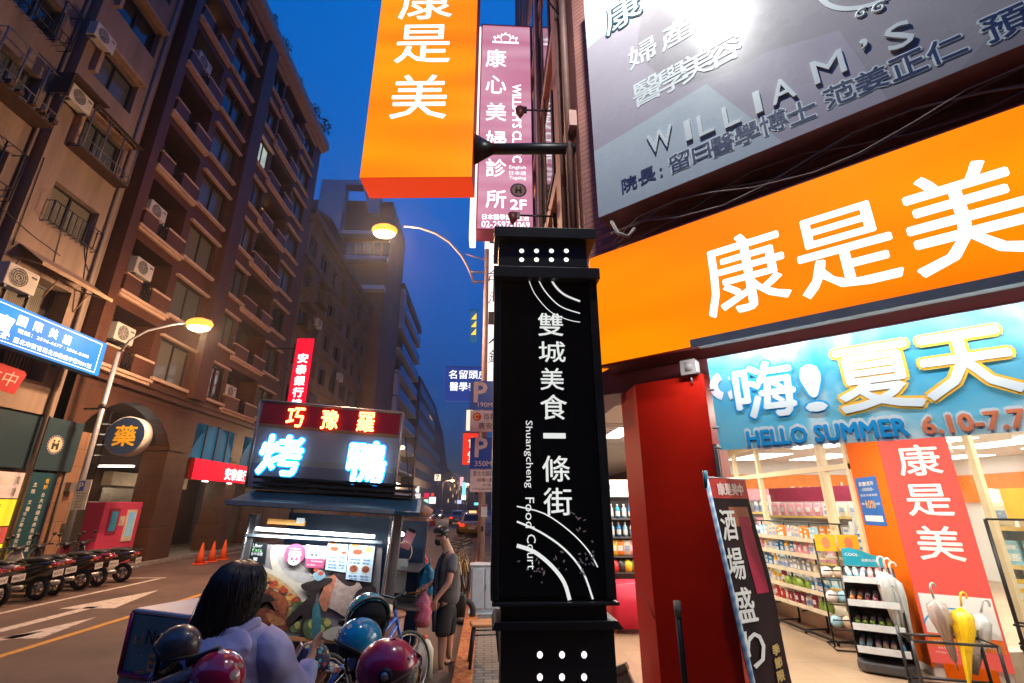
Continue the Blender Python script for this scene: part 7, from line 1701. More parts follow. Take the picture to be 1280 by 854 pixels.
for i in range(4): b.loft([((-1.2 + i * .75, 0, 0), (.32, 0, 0), (0, .2, 0), 4), ((-1.2 + i * .75, 0, .55), (.30, 0, 0), (0, .1, 0), 4), ((-1.2 + i * .75, 0, .75), (.25, 0, 0), (0, .08, 0), 4)], 12)
b.build('body', None, t); b = MB().mat(wht_dim); b.box(-1.5, 1.3, -.13, -.1, .5, .58); b.build('stripe', None, t)

# ================================================================== the drugstore
shop = thing('drugstore', 'bright drugstore interior behind glass with cream frames and white ceiling', 'shop', (0, 0, 0), 0)
GX = 5.25; FZ = .104
cream = M('cream_frame', (.72, .58, .36), .45, var=.08); wall_w = M('shop_white', (.80, .78, .74), .6, var=.03)
plm = M('plinth_cream', (.62, .50, .38), .45, var=.1)
b = MB().mat(plm); b.box(GX - .02, GX + .3, 6.9, 13.5, FZ, .42); b.box(5.9, 6.2, 1.5, 5.75, FZ, .42); b.box(5.62, 5.899, 5.66, 5.8, FZ, .42); b.mat(dark_fr); b.box(GX - .05, GX + .0, 6.9, 13.5, .422, .46); b.box(5.87, 5.92, 1.5, 5.75, .422, .46); b.build('plinth', None, shop)
b = MB().mat(cream)
for y in (6.9, 7.42, 7.5, 9.3, 10.2, 12.2, 13.4): b.box(GX + .0, GX + .07, y, y + .07, .461, 2.95)
b.box(GX - .005, GX + .075, 6.9, 13.5, 2.42, 2.50); b.box(GX - .005, GX + .075, 6.9, 13.5, 2.95, 3.13)
for y in (5.66, 4.4, 3.0): b.box(5.92, 5.98, y, y + .08, .461, 2.95)
b.box(5.915, 5.985, 1.5, 5.75, 2.95, 3.13); b.build('window_frame', None, shop)
gl = glass('shop_glass')
b = MB().mat(gl); b.poly([(GX + .04, 6.9, .46), (GX + .04, 13.5, .46), (GX + .04, 13.5, 2.95), (GX + .04, 6.9, 2.95)]); b.poly([(5.95, 1.5, .46), (5.95, 5.75, .46), (5.95, 5.75, 2.95), (5.95, 1.5, 2.95)]); b.poly([(5.62, 5.70, .46), (5.92, 5.76, .46), (5.92, 5.76, 2.95), (5.62, 5.70, 2.95)]); b.build('window_glass', None, shop)
b = MB().mat(wall_w); b.box(GX + .05, 13, 13.6, 13.7, .1, 3.1); b.box(13, 13.1, 1, 13.7, .1, 3.1); b.box(6.0, 13, 1.0, 1.1, .1, 3.1); b.box(GX + .1, 13, 1.2, 13.6, 3.10, 3.13); b.build('wall', None, shop)
b = MB().mat(M('shop_orange', (.80, .22, .02), .5)); b.box(GX + .5, 12.9, 13.52, 13.59, 2.0, 2.75); b.box(12.9, 12.99, 2, 13.5, 2.0, 2.7); b.build('orange_band', None, shop)
b = MB().mat(wht_dim); 
b.T = Matrix.Translation((0, 13.5, 0)); b.text('co', 6.55, 2.32, .3, bold=.03); b.text('cosmed', 9.2, 2.36, .36, bold=.03); b.build('lettering', None, shop)
lightp = E('ceiling_panel', (1, .96, .88), 4.0)
for i in range(4):
    for j in range(4): b = MB().mat(lightp); b.box(6.5 + j * 1.7, 7.3 + j * 1.7, 2.6 + i * 2.9, 4.2 + i * 2.9, 3.085, 3.098); b.build('ceiling_panel', None, shop)
def area(name, parent, loc, sx, sy, e, col=(1, .93, .82), rot=(0, 0, 0)):
    l = bpy.data.lights.new(name, 'AREA'); l.shape = 'RECTANGLE'; l.size = sx; l.size_y = sy; l.energy = e; l.color = col
    o = bpy.data.objects.new(name, l); COL.objects.link(o); o.parent = parent; o.location = loc; o.rotation_euler = rot; return o
area('shop_ceiling_light', shop, (8.6, 6.5, 3.06), 5, 9, 560)
# arcade ceiling lamps
for i, (lb, x, y) in enumerate((('arcade ceiling lamp over the tiled floor behind the banner', 3.6, 5.6), ('arcade ceiling lamp nearest the glass, right of the banner', 5.0, 4.2), ('arcade ceiling lamp deeper in, seen beside the totem', 2.3, 8.3), ('arcade ceiling lamp farther along the shop glass', 3.9, 9.6))):
    t = thing('ceiling_lamp', lb, 'lamp', (x, y, 3.14), 0, 'arcade ceiling lamps'); b = MB().mat(lightp); b.box(-.15, .15, -.6, .6, -.035, -.02); b.build('tube', None, t); b = MB().mat(wall_w); b.box(-.18, .18, -.63, .63, -.019, -.002); b.build('housing', None, t)
    area('arcade_light', t, (0, 0, -.06), .3, 1.2, (100, 38, 80, 80)[i])

# products: every pack is a thing of its own
PK = {}
PAL = {'white': (.75, .74, .70), 'blue': (.02, .25, .60), 'yellow': (.85, .50, .02), 'red': (.60, .03, .03), 'green': (.22, .34, .04), 'pink': (.75, .32, .36), 'wine': (.30, .02, .06), 'orange': (.80, .25, .02), 'sky': (.30, .58, .70), 'cream': (.70, .58, .40), 'black': (.03, .03, .03), 'grey': (.35, .35, .36)}
def pack_mesh(kind, col):
    k = (kind, col)
    if k in PK: return PK[k]
    m = M('pack_' + col, PAL[col], .4, var=.22, scale=30, coat=.3); lab = M('pack_label_' + ('w' if col not in ('white', 'cream') else 'c'), (.75, .75, .72) if col not in ('white', 'cream') else (.25, .35, .55), .45, var=.3, scale=60)
    b = MB().mat(m)
    if kind == 'box': b.box(-.045, .045, -.02, .02, 0, .17); b.mat(lab); b.box(-.035, .035, -.0212, -.0202, .03, .08); b.box(-.03, .03, -.0212, -.0202, .11, .14)
    elif kind == 'pouch': b.loft([((0, 0, .0), (.055, 0, 0), (0, .004, 0), 4), ((0, 0, .03), (.058, 0, 0), (0, .024, 0), 3), ((0, 0, .10), (.058, 0, 0), (0, .028, 0), 3), ((0, 0, .155), (.057, 0, 0), (0, .01, 0), 4), ((0, 0, .18), (.057, 0, 0), (0, .002, 0), 5)], 16); b.mat(lab); b.box(-.03, .03, -.0275, -.026, .06, .12)
    elif kind == 'bottle': b.loft([((0, 0, 0), (.028, 0, 0), (0, .028, 0)), ((0, 0, .12), (.028, 0, 0), (0, .028, 0)), ((0, 0, .145), (.012, 0, 0), (0, .012, 0))], 12); b.mat(lab); b.loft([((0, 0, .03), (.0288, 0, 0), (0, .0288, 0)), ((0, 0, .09), (.0288, 0, 0), (0, .0288, 0))], 12, False); b.tube([(0, 0, .145), (0, 0, .175)], .013, 8)
    elif kind == 'roll': b.tube([(-.0, -.12, .03), (0, .1, .09)], .026, 12); b.mat(lab); b.tube([(0, -.05, .049), (0, .02, .068)], .0265, 12)
    else: b.loft([((0, 0, 0), (.05, 0, 0), (0, .04, 0)), ((0, 0, .05), (.075, 0, 0), (0, .055, 0)), ((0, 0, .11), (.06, 0, 0), (0, .05, 0)), ((0, 0, .14), (.015, 0, 0), (0, .015, 0))], 12)
    o = b.build('product_' + kind)
    PK[k] = o.data; bpy.data.objects.remove(o); return PK[k]
NAMES = {'box': 'product_box', 'pouch': 'product_pouch', 'bottle': 'product_bottle', 'roll': 'product_roll', 'bag': 'product_bag'}
def product(kind, col, loc, rz, where, sc=1.0, group=None, rx=0.0):
    o = bpy.data.objects.new(NAMES[kind], pack_mesh(kind, col)); COL.objects.link(o); o.location = loc; o.rotation_euler = (rx, 0, rz + random.uniform(-.12, .12)); o.scale = (sc, sc, sc)
    return tag(o, '%s %s %s' % (col, kind if kind != 'roll' else 'rolled towel', where), 'product', group or 'products ' + where)
# wire rack outside the glass
RX = 5.02
t = thing('wire_rack', 'long black wire rack of small goods before the shop glass', 'rack', (RX, 8.6, FZ), 0)
b = MB().mat(black_metal)
for y in (-1.35, -.65, .05, .75, 1.4): b.tube([(.16, y, .02), (.16, y, 1.55)], .014, 6); b.tube([(.16, y, .33), (-.2, y, .30)], .012, 5); b.tube([(-.22, y, .05), (.16, y, .05)], .014, 6); b.tube([(-.2, y, .05), (-.2, y, 0.0)], .02, 6); b.tube([(.14, y, .05), (.14, y, 0.0)], .02, 6)
b.box(-.24, -.21, -1.4, 1.45, .04, .07); b.tube([(.16, -1.4, 1.55), (.16, 1.45, 1.55)], .012, 5); b.build('upright', None, t)
LV = [.38, .62, .86, 1.10, 1.32]
for k_, z in enumerate(LV):
    b = MB().mat(M('shelf_cream', (.62, .52, .36), .5)); b.box(-.24, .14, -1.4, 1.42, z - .02, z); b.box(-.26, -.241, -1.4, 1.42, z - .025, z + .03); b.build('shelf', None, t)
ordn = ('bottom', 'second', 'third', 'fourth', 'top')
seqs = [[('bottle', 'white'), ('pouch', 'wine'), ('bottle', 'pink'), ('bag', 'green'), ('pouch', 'red')], [('bottle', 'blue'), ('box', 'red'), ('pouch', 'wine'), ('bottle', 'grey'), ('bag', 'green')], [('bottle', 'white'), ('bottle', 'yellow'), ('pouch', 'white'), ('box', 'grey'), ('bag', 'cream')], [('box', 'white'), ('bottle', 'yellow'), ('box', 'blue'), ('pouch', 'white'), ('pouch', 'pink')], [('bottle', 'pink'), ('box', 'orange'), ('box', 'sky'), ('bottle', 'white'), ('box', 'cream')]]
for k_, z in enumerate(LV):
    y = -1.33; i = 0
    while y < 1.36:
        run_ = int((y + 1.33) / .19); random.seed(k_ * 31 + run_); kd, cl = random.choice(seqs[k_] + [seqs[(k_ + 1) % 5][run_ % 5]]); w = {'box': .10, 'pouch': .125, 'bottle': .068, 'bag': .15, 'roll': .07}[kd]
        random.seed(k_ * 997 + int(y * 1000)); y += w / 2; product(kd, cl, (RX - .15 + random.uniform(-.03, .02), 8.6 + y, FZ + z + .001), R(-90) + random.gauss(0, .12), 'on the %s shelf of the long wire rack' % ordn[k_], random.uniform(.85, 1.12)); y += w / 2 + .008 + (.03 if random.random() < .15 else 0)
# end basket rack with balls and yellow card
t = thing('basket_rack', 'narrow black basket rack with yellow cards at the end of the wire rack', 'rack', (4.98, 7.12, FZ), R(-20))
b = MB().mat(black_metal)
for x in (-.26, .0, .26): b.tube([(x, 0, 0), (x, .02, 1.35)], .012, 6)
for z in (.25, .55, .85): b.tube([(-.28, -.22, z), (.28, -.22, z), (.28, 0, z), (-.28, 0, z)], .008, 4, True); b.tube([(-.28, -.24, z + .12), (.28, -.24, z + .12)], .008, 4)
b.tube([(-.3, -.25, .02), (.3, -.25, .02), (.3, .2, .02), (-.3, .2, .02)], .012, 5, True); b.build('frame', None, t)
b = MB().mat(M('card_yellow', (.85, .48, .02), .5)); b.box(-.27, -.01, -.06, -.05, 1.2, 1.42); b.box(.01, .27, -.062, -.052, 1.2, 1.42); b.mat(bc); b.disc((-.14, 1.31), .05, .08, -.064, 12); b.disc((.14, 1.31), .05, .08, -.066, 12); b.build('yellow_card', None, t)
for i in range(12):
    z = (.27, .57, .87)[i // 4]; x = -.21 + .14 * (i % 4); q = Vector((x, -.12, z)); q.rotate(Matrix.Rotation(R(-20), 3, 'Z')); product('bag', ('sky', 'cream', 'green', 'blue', 'white', 'sky', 'cream', 'green', 'white', 'cream', 'green', 'white')[i], (4.98 + q.x, 7.12 + q.y, FZ + z), R(-20), 'bagged in the end basket rack', 1.0)
# interior shelving, seen through the glass
def gondola(label, x, y, rz, w, levels, seq, where, hdr=None, sc=1.5):
    t = thing('store_shelf', label, 'shelf', (x, y, FZ), rz, 'shelves inside the drugstore')
    b = MB().mat(wall_w); b.box(-w / 2, w / 2, .2, .25, 0, levels[-1] + .45); b.box(-w / 2, -w / 2 + .02, -.2, .199, 0, levels[-1] + .45); b.box(w / 2 - .02, w / 2, -.2, .199, 0, levels[-1] + .45); b.build('back_panel', None, t)
    for z in levels: b = MB().mat(wall_w); b.box(-w / 2 + .021, w / 2 - .021, -.2, .198, z - .03, z); b.mat(M('price_strip', (.75, .5, .15), .5)); b.box(-w / 2 + .021, w / 2 - .021, -.212, -.201, z - .035, z + .01); b.build('shelf', None, t)
    if hdr: b = MB().mat(M('hdr_' + hdr, PAL[hdr], .5)); b.box(-w / 2, w / 2, -.1, -.05, levels[-1] + .3, levels[-1] + .6); b.build('header_board', None, t)
    mt = Matrix.Rotation(rz, 3, 'Z')
    for k_, z in enumerate(levels):
        xx = -w / 2 + .1
        while xx < w / 2 - .08:
            kd, cl = seq[int(random.random() * len(seq))]; ww = {'box': .10, 'pouch': .125, 'bottle': .07, 'bag': .15, 'roll': .07}[kd] * sc
            run = random.randint(2, 4)
            for _ in range(run):
                if xx > w / 2 - .08: break
                q = mt @ Vector((xx, -.1, 0)); product(kd, cl, (x + q.x, y + q.y, FZ + z + .001), rz, where, sc); xx += ww + .02
s1 = [('box', 'white'), ('pouch', 'pink'), ('bottle', 'white'), ('box', 'sky'), ('pouch', 'cream'), ('box', 'orange'), ('box', 'red')]
gondola('white store shelf behind glass, left of the orange pillar', 7.2, 10.3, R(-70), 2.6, [.25, .7, 1.15, 1.6], s1, 'on the store shelf left of the pillar', 'wine')
gondola('tall white store shelf against the back wall under orange band', 8.6, 13.2, 0, 4.6, [.3, .75, 1.2, 1.65], s1, 'on the back wall shelf', 'pink', 1.9)
gondola('white window shelf of pastel goods at the far right edge', 6.75, 5.1, R(-65), 2.0, [.30, .72, 1.14, 1.56], [('pouch', 'white'), ('box', 'pink'), ('pouch', 'cream'), ('box', 'yellow'), ('box', 'sky'), ('pouch', 'white')], 'on the right window shelf', None, 1.6)
gondola('low shelf behind the door left of the orange pillar', 6.6, 7.9, R(-80), 1.4, [.3, .7, 1.1], [('box', 'sky'), ('pouch', 'white'), ('box', 'blue'), ('box', 'grey')], 'on the low shelf by the pillar', 'white', 1.5)
t = thing('price_banner', 'yellow hanging poster with a figure at the top right window', 'poster', (6.1, 5.35, 1.75), R(-55)); b = MB().mat(M('card_yellow', (.85, .48, .02), .5)); b.box(-.22, .22, 0, .01, 0, .35); b.mat(M('figure_pink', (.8, .5, .4), .5)); b.disc((.06, .16), .06, .12, -.004, 14); b.build('sheet', None, t)
# poles of the rack at the right edge
t = thing('display_rack', 'black framed rack of pastel goods in front of the right window', 'rack', (5.78, 5.45, FZ), R(-55)); b = MB().mat(black_metal); b.tube([(-.12, 0, 0), (-.12, 0, 1.66)], .02, 6); b.tube([(1.1, 0, 0), (1.1, 0, 1.66)], .02, 6); b.tube([(-.12, 0, 1.66), (1.1, 0, 1.66)], .012, 5)
for z in (.45, .62): b.tube([(-.12, -.2, z), (1.1, -.2, z), (1.1, 0, z), (-.12, 0, z)], .01, 4, True)
for i in range(10): b.tube([(-.1 + i * .12, -.2, .45), (-.1 + i * .12, -.2, .62)], .006, 4)
b.build('frame', None, t)

# orange and red pillar with the shop name
OP = [(5.25, 6.85), (5.03, 6.0), (5.53, 5.55), (6.2, 5.78), (6.2, 6.85)]
t = thing('shop_pillar', 'orange and red shop pillar with three big white characters', 'pillar', (0, 0, 0), 0)
b = MB().mat(wall_w); b.slab([(5.27, 6.84), (5.05, 6.02), (5.53, 5.58), (5.61, 5.66), (5.5, 6.84)], .1, 3.13); b.build('core', None, t)
RZ = math.atan2(5.55 - 6.0, .5); rw = math.hypot(.5, .45)
RF = Frame((5.03, 6.0, 0), RZ)
redf = M('poster_red', (.72, .026, .003), .6, var=.05, spec=.12); orf = M('poster_orange', (.80, .13, .0), .6, var=.05, spec=.12)
b = MB().mat(redf); b.T = Matrix.Translation((5.03, 6.0, 0)) @ Matrix.Rotation(RZ, 4, 'Z')
b.box(0, rw, -.004, .02, .25, 3.0); b.mat(orf); b.box(.1, rw * .8, -.006, -.0045, .12, .26); b.mat(M('poster_strip', (.85, .22, .02), .5)); b.box(.02, rw * .97, -.0065, -.0045, .42, .54); b.build('red_sheet', None, t)
b = MB().mat(orf); OL = math.hypot(.22, .85); orz = math.atan2(-.85, -.22)
b.T = Matrix.Translation((5.25, 6.85, 0)) @ Matrix.Rotation(orz, 4, 'Z'); b.box(0, OL, -.004, .02, .2, 3.0); b.build('orange_sheet', None, t)
b = MB().mat(wht_dim); b.T = Matrix.Translation((5.03, 6.0, 0)) @ Matrix.Rotation(RZ, 4, 'Z')
for ch, (px, py), l_, r_, tp, bt in (('康', (1148, 575), 1122, 1175, 556, 594), ('是', (1160, 625), 1136, 1192, 606, 645), ('美', (1174, 679), 1148, 1204, 657, 699)):
    x, z = RF.px(px, py); w = RF.px(r_, py)[0] - RF.px(l_, py)[0]; h = RF.px(px, tp)[1] - RF.px(px, bt)[1]; b.text(ch, x, z, h, y=-.009, w=w, bold=.015)
b.build('lettering', None, t)
wp = MB().mat(M('poster_white', (.78, .79, .78), .5, var=.03)); wp.T = Matrix.Translation((5.03, 6.0, 0)) @ Matrix.Rotation(RZ, 4, 'Z')
wp.box(.03, rw * .97, -.0095, -.0066, .55, .95)
def rtext(m, s_, px, py, hp, wp_=None, y=-.0115, **kw):
    wp.mat(m); x, z = RF.px(px, py); sc = RF.px(px + 1, py)[0] - x; wp.text(s_, x, z, hp * sc, y=y, w=wp_ * sc if wp_ else None, **kw)
skyb = M('arc_blue', (.02, .36, .68), .5); wp.mat(skyb); x, z = RF.px(1200, 800); wp.ring((x, z), .30, .315, -.0112, 25, 155); rtext(M('txt_blue', (.02, .12, .35), .5), '退貨', 1197, 773, 13, 26); rtext(M('txt_small_blue', (.05, .25, .5), .5), 'Return', 1193, 783, 3.5, 20); rtext(M('txt_white', (.8, .75, .7), .5), '康是美退換貨服務 ● 7天安心保證', 1205, 806, 4, 76, y=-.008); rtext(MATS['txt_white'], '詳情請洽門市人員', 1203, 813, 3.4, 60, y=-.008); rtext(MATS['txt_white'], '完整包裝 發票 收據', 1200, 818.5, 2.5, 60, y=-.008)
wp.build('white_poster', None, t)
OF = Frame((5.25, 6.85, 0), orz)
b = MB().mat(M('flyer_blue', (.01, .12, .42), .45)); b.T = Matrix.Translation((5.25, 6.85, 0)) @ Matrix.Rotation(orz, 4, 'Z')
q0, q1 = OF.px(1069, 598), OF.px(1110, 658); b.box(q0[0], q1[0], -.008, -.005, q1[1], q0[1] - .0)
cx_ = (q0[0] + q1[0]) / 2; cz_ = (q0[1] + q1[1]) / 2; fw_ = q1[0] - q0[0]; fh_ = q0[1] - q1[1]
b.mat(wht_dim); b.text('歡慶週年', cx_, cz_ + fh_ * .36, fh_ * .09, y=-.0095, w=fw_ * .7, bold=.02); b.text('-0000-', cx_, cz_ + fh_ * .24, fh_ * .07, y=-.0095, w=fw_ * .6); b.text('全店消費滿額', cx_, cz_ + fh_ * .12, fh_ * .05, y=-.0095, w=fw_ * .8); b.text('最高      回饋', cx_, cz_ - fh_ * .06, fh_ * .05, y=-.0095, w=fw_ * .85); b.box(q0[0] + fw_ * .1, q1[0] - fw_ * .1, -.0095, -.0082, cz_ - fh_ * .42, cz_ - fh_ * .3); b.mat(M('flyer_gold', (.85, .45, .05), .4)); b.text('10%', cx_, cz_ - fh_ * .07, fh_ * .16, y=-.0098, w=fw_ * .42, bold=.03); b.build('blue_flyer', None, t)

# product stand with sloping trays
p = gnd(1108, 838, FZ)
t = thing('product_stand', 'black perforated display stand with white edged trays and teal header', 'display stand', (p.x, p.y, FZ), R(-38))
b = MB().mat(M('stand_base', (.06, .06, .065), .4)); b.slab([(-.26, -.2), (-.18, -.30), (.18, -.30), (.3, -.2), (.3, .25), (-.26, .25)], .02, .12); b.build('base', None, t, .02)
perf = M('stand_black', (.02, .02, .022), .45)
b = MB().mat(perf); b.box(-.24, .28, .14, .18, .121, 1.08)
for sx in (-.25, .28):
    b.prism([(0, 0), (0.01, 0), (0.01, .01)], 0, .001) if False else None
    pts = [(.18, .121), (-.10, .121), (-.20, .35), (-.21, .6), (-.16, .85), (-.06, 1.02), (.18, 1.08)]
    b.add([(sx, q[0], q[1]) for q in pts] + [(sx + .015, q[0], q[1]) for q in pts], [tuple(range(7)), tuple(range(13, 6, -1))] + [(i, i + 7, (i + 1) % 7 + 7, (i + 1) % 7) for i in range(7)])
b.build('panel', None, t)
b = MB().mat(M('perf_hole', (.35, .30, .24), .6))
for sx in (-.2525,):
    for i in range(7):
        for j in range(20): b.add([(sx, -.15 + i * .03, .2 + j * .035), (sx, -.138 + i * .03, .2 + j * .035), (sx, -.138 + i * .03, .215 + j * .035), (sx, -.15 + i * .03, .215 + j * .035)], [(0, 1, 2, 3)])
b.build('perforation', None, t)
stm = Matrix.Rotation(R(-38), 3, 'Z')
cols_ = [('sky', 'white', 'cream', 'blue'), ('green', 'green', 'green', 'green'), ('orange', 'wine', 'pink', 'blue'), ('sky', 'white', 'pink', 'pink')]
for k_, z in enumerate((.24, .47, .72, .97)):
    b = MB().mat(perf); b.add([(-.22, -.28, z), (.26, -.28, z), (.26, .1, z + .09), (-.22, .1, z + .09), (-.22, -.28, z - .02), (.26, -.28, z - .02), (.26, .1, z + .07), (-.22, .1, z + .07)], [(0, 1, 2, 3), (7, 6, 5, 4), (0, 4, 5, 1), (1, 5, 6, 2), (2, 6, 7, 3), (3, 7, 4, 0)]); b.mat(M('tray_edge', (.62, .68, .70), .4)); b.box(-.225, .265, -.295, -.281, z - .03, z + .04); b.build('tray', None, t)
    for i in range(6):
        q = stm @ Vector((-.17 + i * .075, -.09, 0)); product('roll', cols_[k_][i * 4 // 6], (p.x + q.x, p.y + q.y, FZ + z + .005), R(-38), 'on the %s tray of the perforated stand' % ordn[k_ if k_ < 3 else 4])
b = MB().mat(M('header_teal', (.01, .27, .36), .45)); b.prism([(-.2, 1.1), (.2, 1.1), (.2, 1.22), (.12, 1.23), (.0, 1.28), (-.12, 1.31), (-.2, 1.29)], -.02, -.01); b.mat(wht_dim); b.text('COOL', -.1, 1.23, .035, y=-.022); b.text('涼感毛巾', .06, 1.17, .035, y=-.022); b.build('header', None, t)
b = MB().mat(wht_dim)
for x in (.13, .19, .25):
    pass
def umbrella(label, loc, col, tilt, L=.78, handle=(.8, .8, .78), clear=False, up=False, group='umbrellas'):
    """closed umbrella hanging tip-down, hook on top"""
    t = thing('umbrella', label, 'umbrella', loc, 0, group); t.rotation_euler = tilt
    m = M('umb_%02d%02d%02d' % tuple(int(c * 99) for c in col), col, .3, var=.12, coat=.3)
    if clear: m.node_tree.nodes['Principled BSDF'].inputs['Transmission Weight'].default_value = .35
    b = MB().mat(m); n = 24; vs = []; prof = [(.0, .012), (.06, .055 if not up else .075), (.2, .058 if not up else .08), (.4, .040), (.6, .022), (L - .08, .010)]
    for i, (z, r) in enumerate(prof):
        for k_ in range(n):
            a = 2 * math.pi * k_ / n + i * .15; q = r * (1 + .28 * (1 if k_ % 3 == 0 else -.3)); vs.append((q * math.cos(a), q * math.sin(a), -z))
    b.add(vs, [(i * n + k_, i * n + (k_ + 1) % n, (i + 1) * n + (k_ + 1) % n, (i + 1) * n + k_) for i in range(len(prof) - 1) for k_ in range(n)], True); b.build('canopy', None, t)
    b = MB().mat(M('umb_shaft', (.5, .5, .5), .3, .8)); b.tube([(0, 0, .1), (0, 0, -L)], .006, 6); b.build('shaft', None, t)
    b = MB().mat(M('umb_handle_%02d%02d%02d' % tuple(int(c * 99) for c in handle), handle, .35)); b.tube([(0, 0, .02), (0, 0, .12)] + [(.04 - .04 * math.cos(R(a)), 0, .12 + .04 * math.sin(R(a))) for a in range(20, 201, 20)], .011, 8); b.build('handle', None, t)
    return t
for lb, px, py in (('white umbrella hung on the stand side, first of three', 1101, 715), ('white umbrella hung on the stand side, the middle one', 1109, 717), ('white umbrella hung on the stand side, longest at the edge', 1116, 722)):
    umbrella(lb, atY(px, py, p.y - .32), (.62, .68, .68), (R(4), R(-8), 0), .72)
# wire umbrella stand
p2 = gnd(1200, 868, FZ)
t = thing('umbrella_stand', 'open dark metal umbrella stand in front of the red pillar', 'umbrella stand', (p2.x, p2.y, FZ), R(-20))
b = MB().mat(M('stand_grey', (.05, .05, .055), .4, .5))
for z in (.08, .48): b.tube([(-.36, -.16, z), (.36, -.16, z), (.36, .16, z), (-.36, .16, z)], .014, 6, True)
for x in (-.36, .36):
    for y in (-.16, .16): b.tube([(x, y, 0), (x, y, .56 if y > 0 else .48)], .016, 6)
b.box(-.36, .36, -.16, .16, .03, .05); b.build('frame', None, t)
umbrella('clear umbrella with a grey hook leaning in the wire stand', atY(1168, 750, p2.y + .05), (.62, .52, .48), (R(6), R(-16), R(15)), .72, (.45, .45, .42), True, True)
umbrella('bright yellow umbrella standing in the wire umbrella stand', atY(1202, 760, p2.y), (.85, .55, .01), (R(0), R(14), R(10)), .80, (.85, .50, .03), False, True)
umbrella('clear crumpled umbrella at the right of the yellow one', atY(1226, 768, p2.y + .05), (.70, .70, .70), (R(5), R(20), R(0)), .6, (.5, .5, .5), True, True)

# goods seen between totem and red column
def gx(px, Y): return atY(px, 700, Y).x
t = thing('goods_rack', 'rack of bottles and toiletries seen between totem and red column', 'rack', (2.5, 8.9, FZ), 0)
b = MB().mat(M('rack_dark', (.10, .09, .09), .5)); b.box(-.6, .6, .14, .17, 0, 1.95)
for z in (.75, 1.0, 1.3, 1.6): b.box(-.6, .6, -.16, .139, z - .02, z)
b.mat(wall_w); b.box(-.6, .6, -.1, .12, 1.96, 2.25); b.mat(blk); b.text('心 好', -.2, 2.15, .12, y=-.105); b.text("IT'S CLIN", -.2, 2.02, .06, y=-.105); b.build('frame', None, t)
for k_, z in enumerate((.75, 1.0, 1.3, 1.6)):
    for i in range(10): product(('bag', 'pouch', 'bottle', 'bottle')[k_], [('yellow', 'green', 'red', 'black'), ('orange', 'cream', 'pink', 'yellow'), ('sky', 'blue', 'sky', 'white'), ('blue', 'grey', 'blue', 'sky')][k_][(i + k_) % 4], (1.96 + i * .115, 8.8, FZ + z + .001), 0, 'on the rack between totem and column', 1.35)
t = thing('red_bin', 'bright pinkish red fabric bin on castors below the goods rack', 'bin', (2.25, 8.25, FZ), 0)
b = MB().mat(M('bin_red', (.62, .01, .05), .55, var=.1)); b.loft([((0, 0, .07), (.32, 0, 0), (0, .25, 0), 6), ((0, 0, .68), (.35, 0, 0), (0, .27, 0), 6)], 28); b.build('body', None, t)
b = MB().mat(black_metal)
for x in (-.25, .25): b.tube([(x, -.17, .04), (x + .03, -.17, .04)], .04, 10); b.tube([(x, .17, .04), (x + .03, .17, .04)], .04, 10)
b.build('castor', None, t)
p = atY(792, 838, 4.75)
t = thing('dustpan_broom', 'old wooden brush and dustpan leaning behind the red column base', 'broom', (p.x, 4.75, FZ), R(-30)); zt = p.z - FZ
b = MB().mat(M('broom_wood', (.22, .15, .09), .7, var=.35, scale=12)); b.T = Matrix.Rotation(R(-25), 4, 'Y')
b.box(-.16, .16, -.03, .03, zt - .02, zt + .03); b.build('head', None, t)
b = MB().mat(M('broom_bristle', (.30, .20, .12), .8, var=.4, scale=40)); b.T = Matrix.Rotation(R(-25), 4, 'Y')
for i in range(22): b.box(-.155 + i * .014, -.145 + i * .014, -.022, .022, zt - .22, zt - .021)
b.build('bristles', None, t); b = MB().mat(MATS['broom_wood']); b.T = Matrix.Rotation(R(-25), 4, 'Y'); b.tube([(0, 0, 0), (0, 0, zt - .2)], .012, 6); b.build('stick', None, t)
p = Vector((*cw(.42, -.22), 0)); zt = atY(846, 752, p.y).z
p.x = atY(846, 752, p.y).x
t = thing('black_post', 'thin black post with a scuffed top in front of red column', 'post', (p.x, p.y, .1), 0)
b = MB().mat(black_metal); b.tube([(0, 0, 0), (0, 0, zt - .1)], .022, 10); b.build('shaft', None, t); b = MB().mat(M('tape_grey', (.25, .22, .18), .7)); b.tube([(0, 0, zt - .2), (0, 0, zt - .095)], .026, 10); b.build('tape', None, t)

# izakaya flag on its twisted pole
_q0, _q1 = CH.px(882, 597, -.12), CH.px(943, 862, -.12)
fp0 = Vector((*cw(_q0[0], -.12), _q0[1])); fp1 = Vector((*cw(_q1[0], -.12), _q1[1]))
t = thing('izakaya_flag', 'dark vertical flag with white brush characters on a blue twisted pole', 'flag', (fp1.x, fp1.y, .1), 0)
o_ = Vector(t.location)
def twist_mat():
    m, nt, p = principled('twisted_pole'); N, L = nt.nodes, nt.links; tc = N.new('ShaderNodeTexCoord'); mp_ = N.new('ShaderNodeMapping'); mp_.inputs['Rotation'].default_value = (0, R(35), 0); L.new(tc.outputs['Object'], mp_.inputs['Vector']); wv = N.new('ShaderNodeTexWave'); wv.bands_direction = 'Z'; wv.inputs['Scale'].default_value = 5; L.new(mp_.outputs[0], wv.inputs['Vector']); rp = N.new('ShaderNodeValToRGB'); rp.color_ramp.elements[0].color = (.25, .45, .65, 1); rp.color_ramp.elements[1].color = (.60, .72, .80, 1); L.new(wv.outputs['Fac'], rp.inputs[0]); L.new(rp.outputs[0], p.inputs['Base Color']); p.inputs['Roughness'].default_value = .4; return m
b = MB().mat(twist_mat()); b.tube([fp0 - o_ + Vector((0, 0, .02)), (fp0 + fp1) / 2 - o_, Vector((0, 0, fp1.z - .1)), (0, 0, 0)], .017, 8); b.build('pole', None, t)
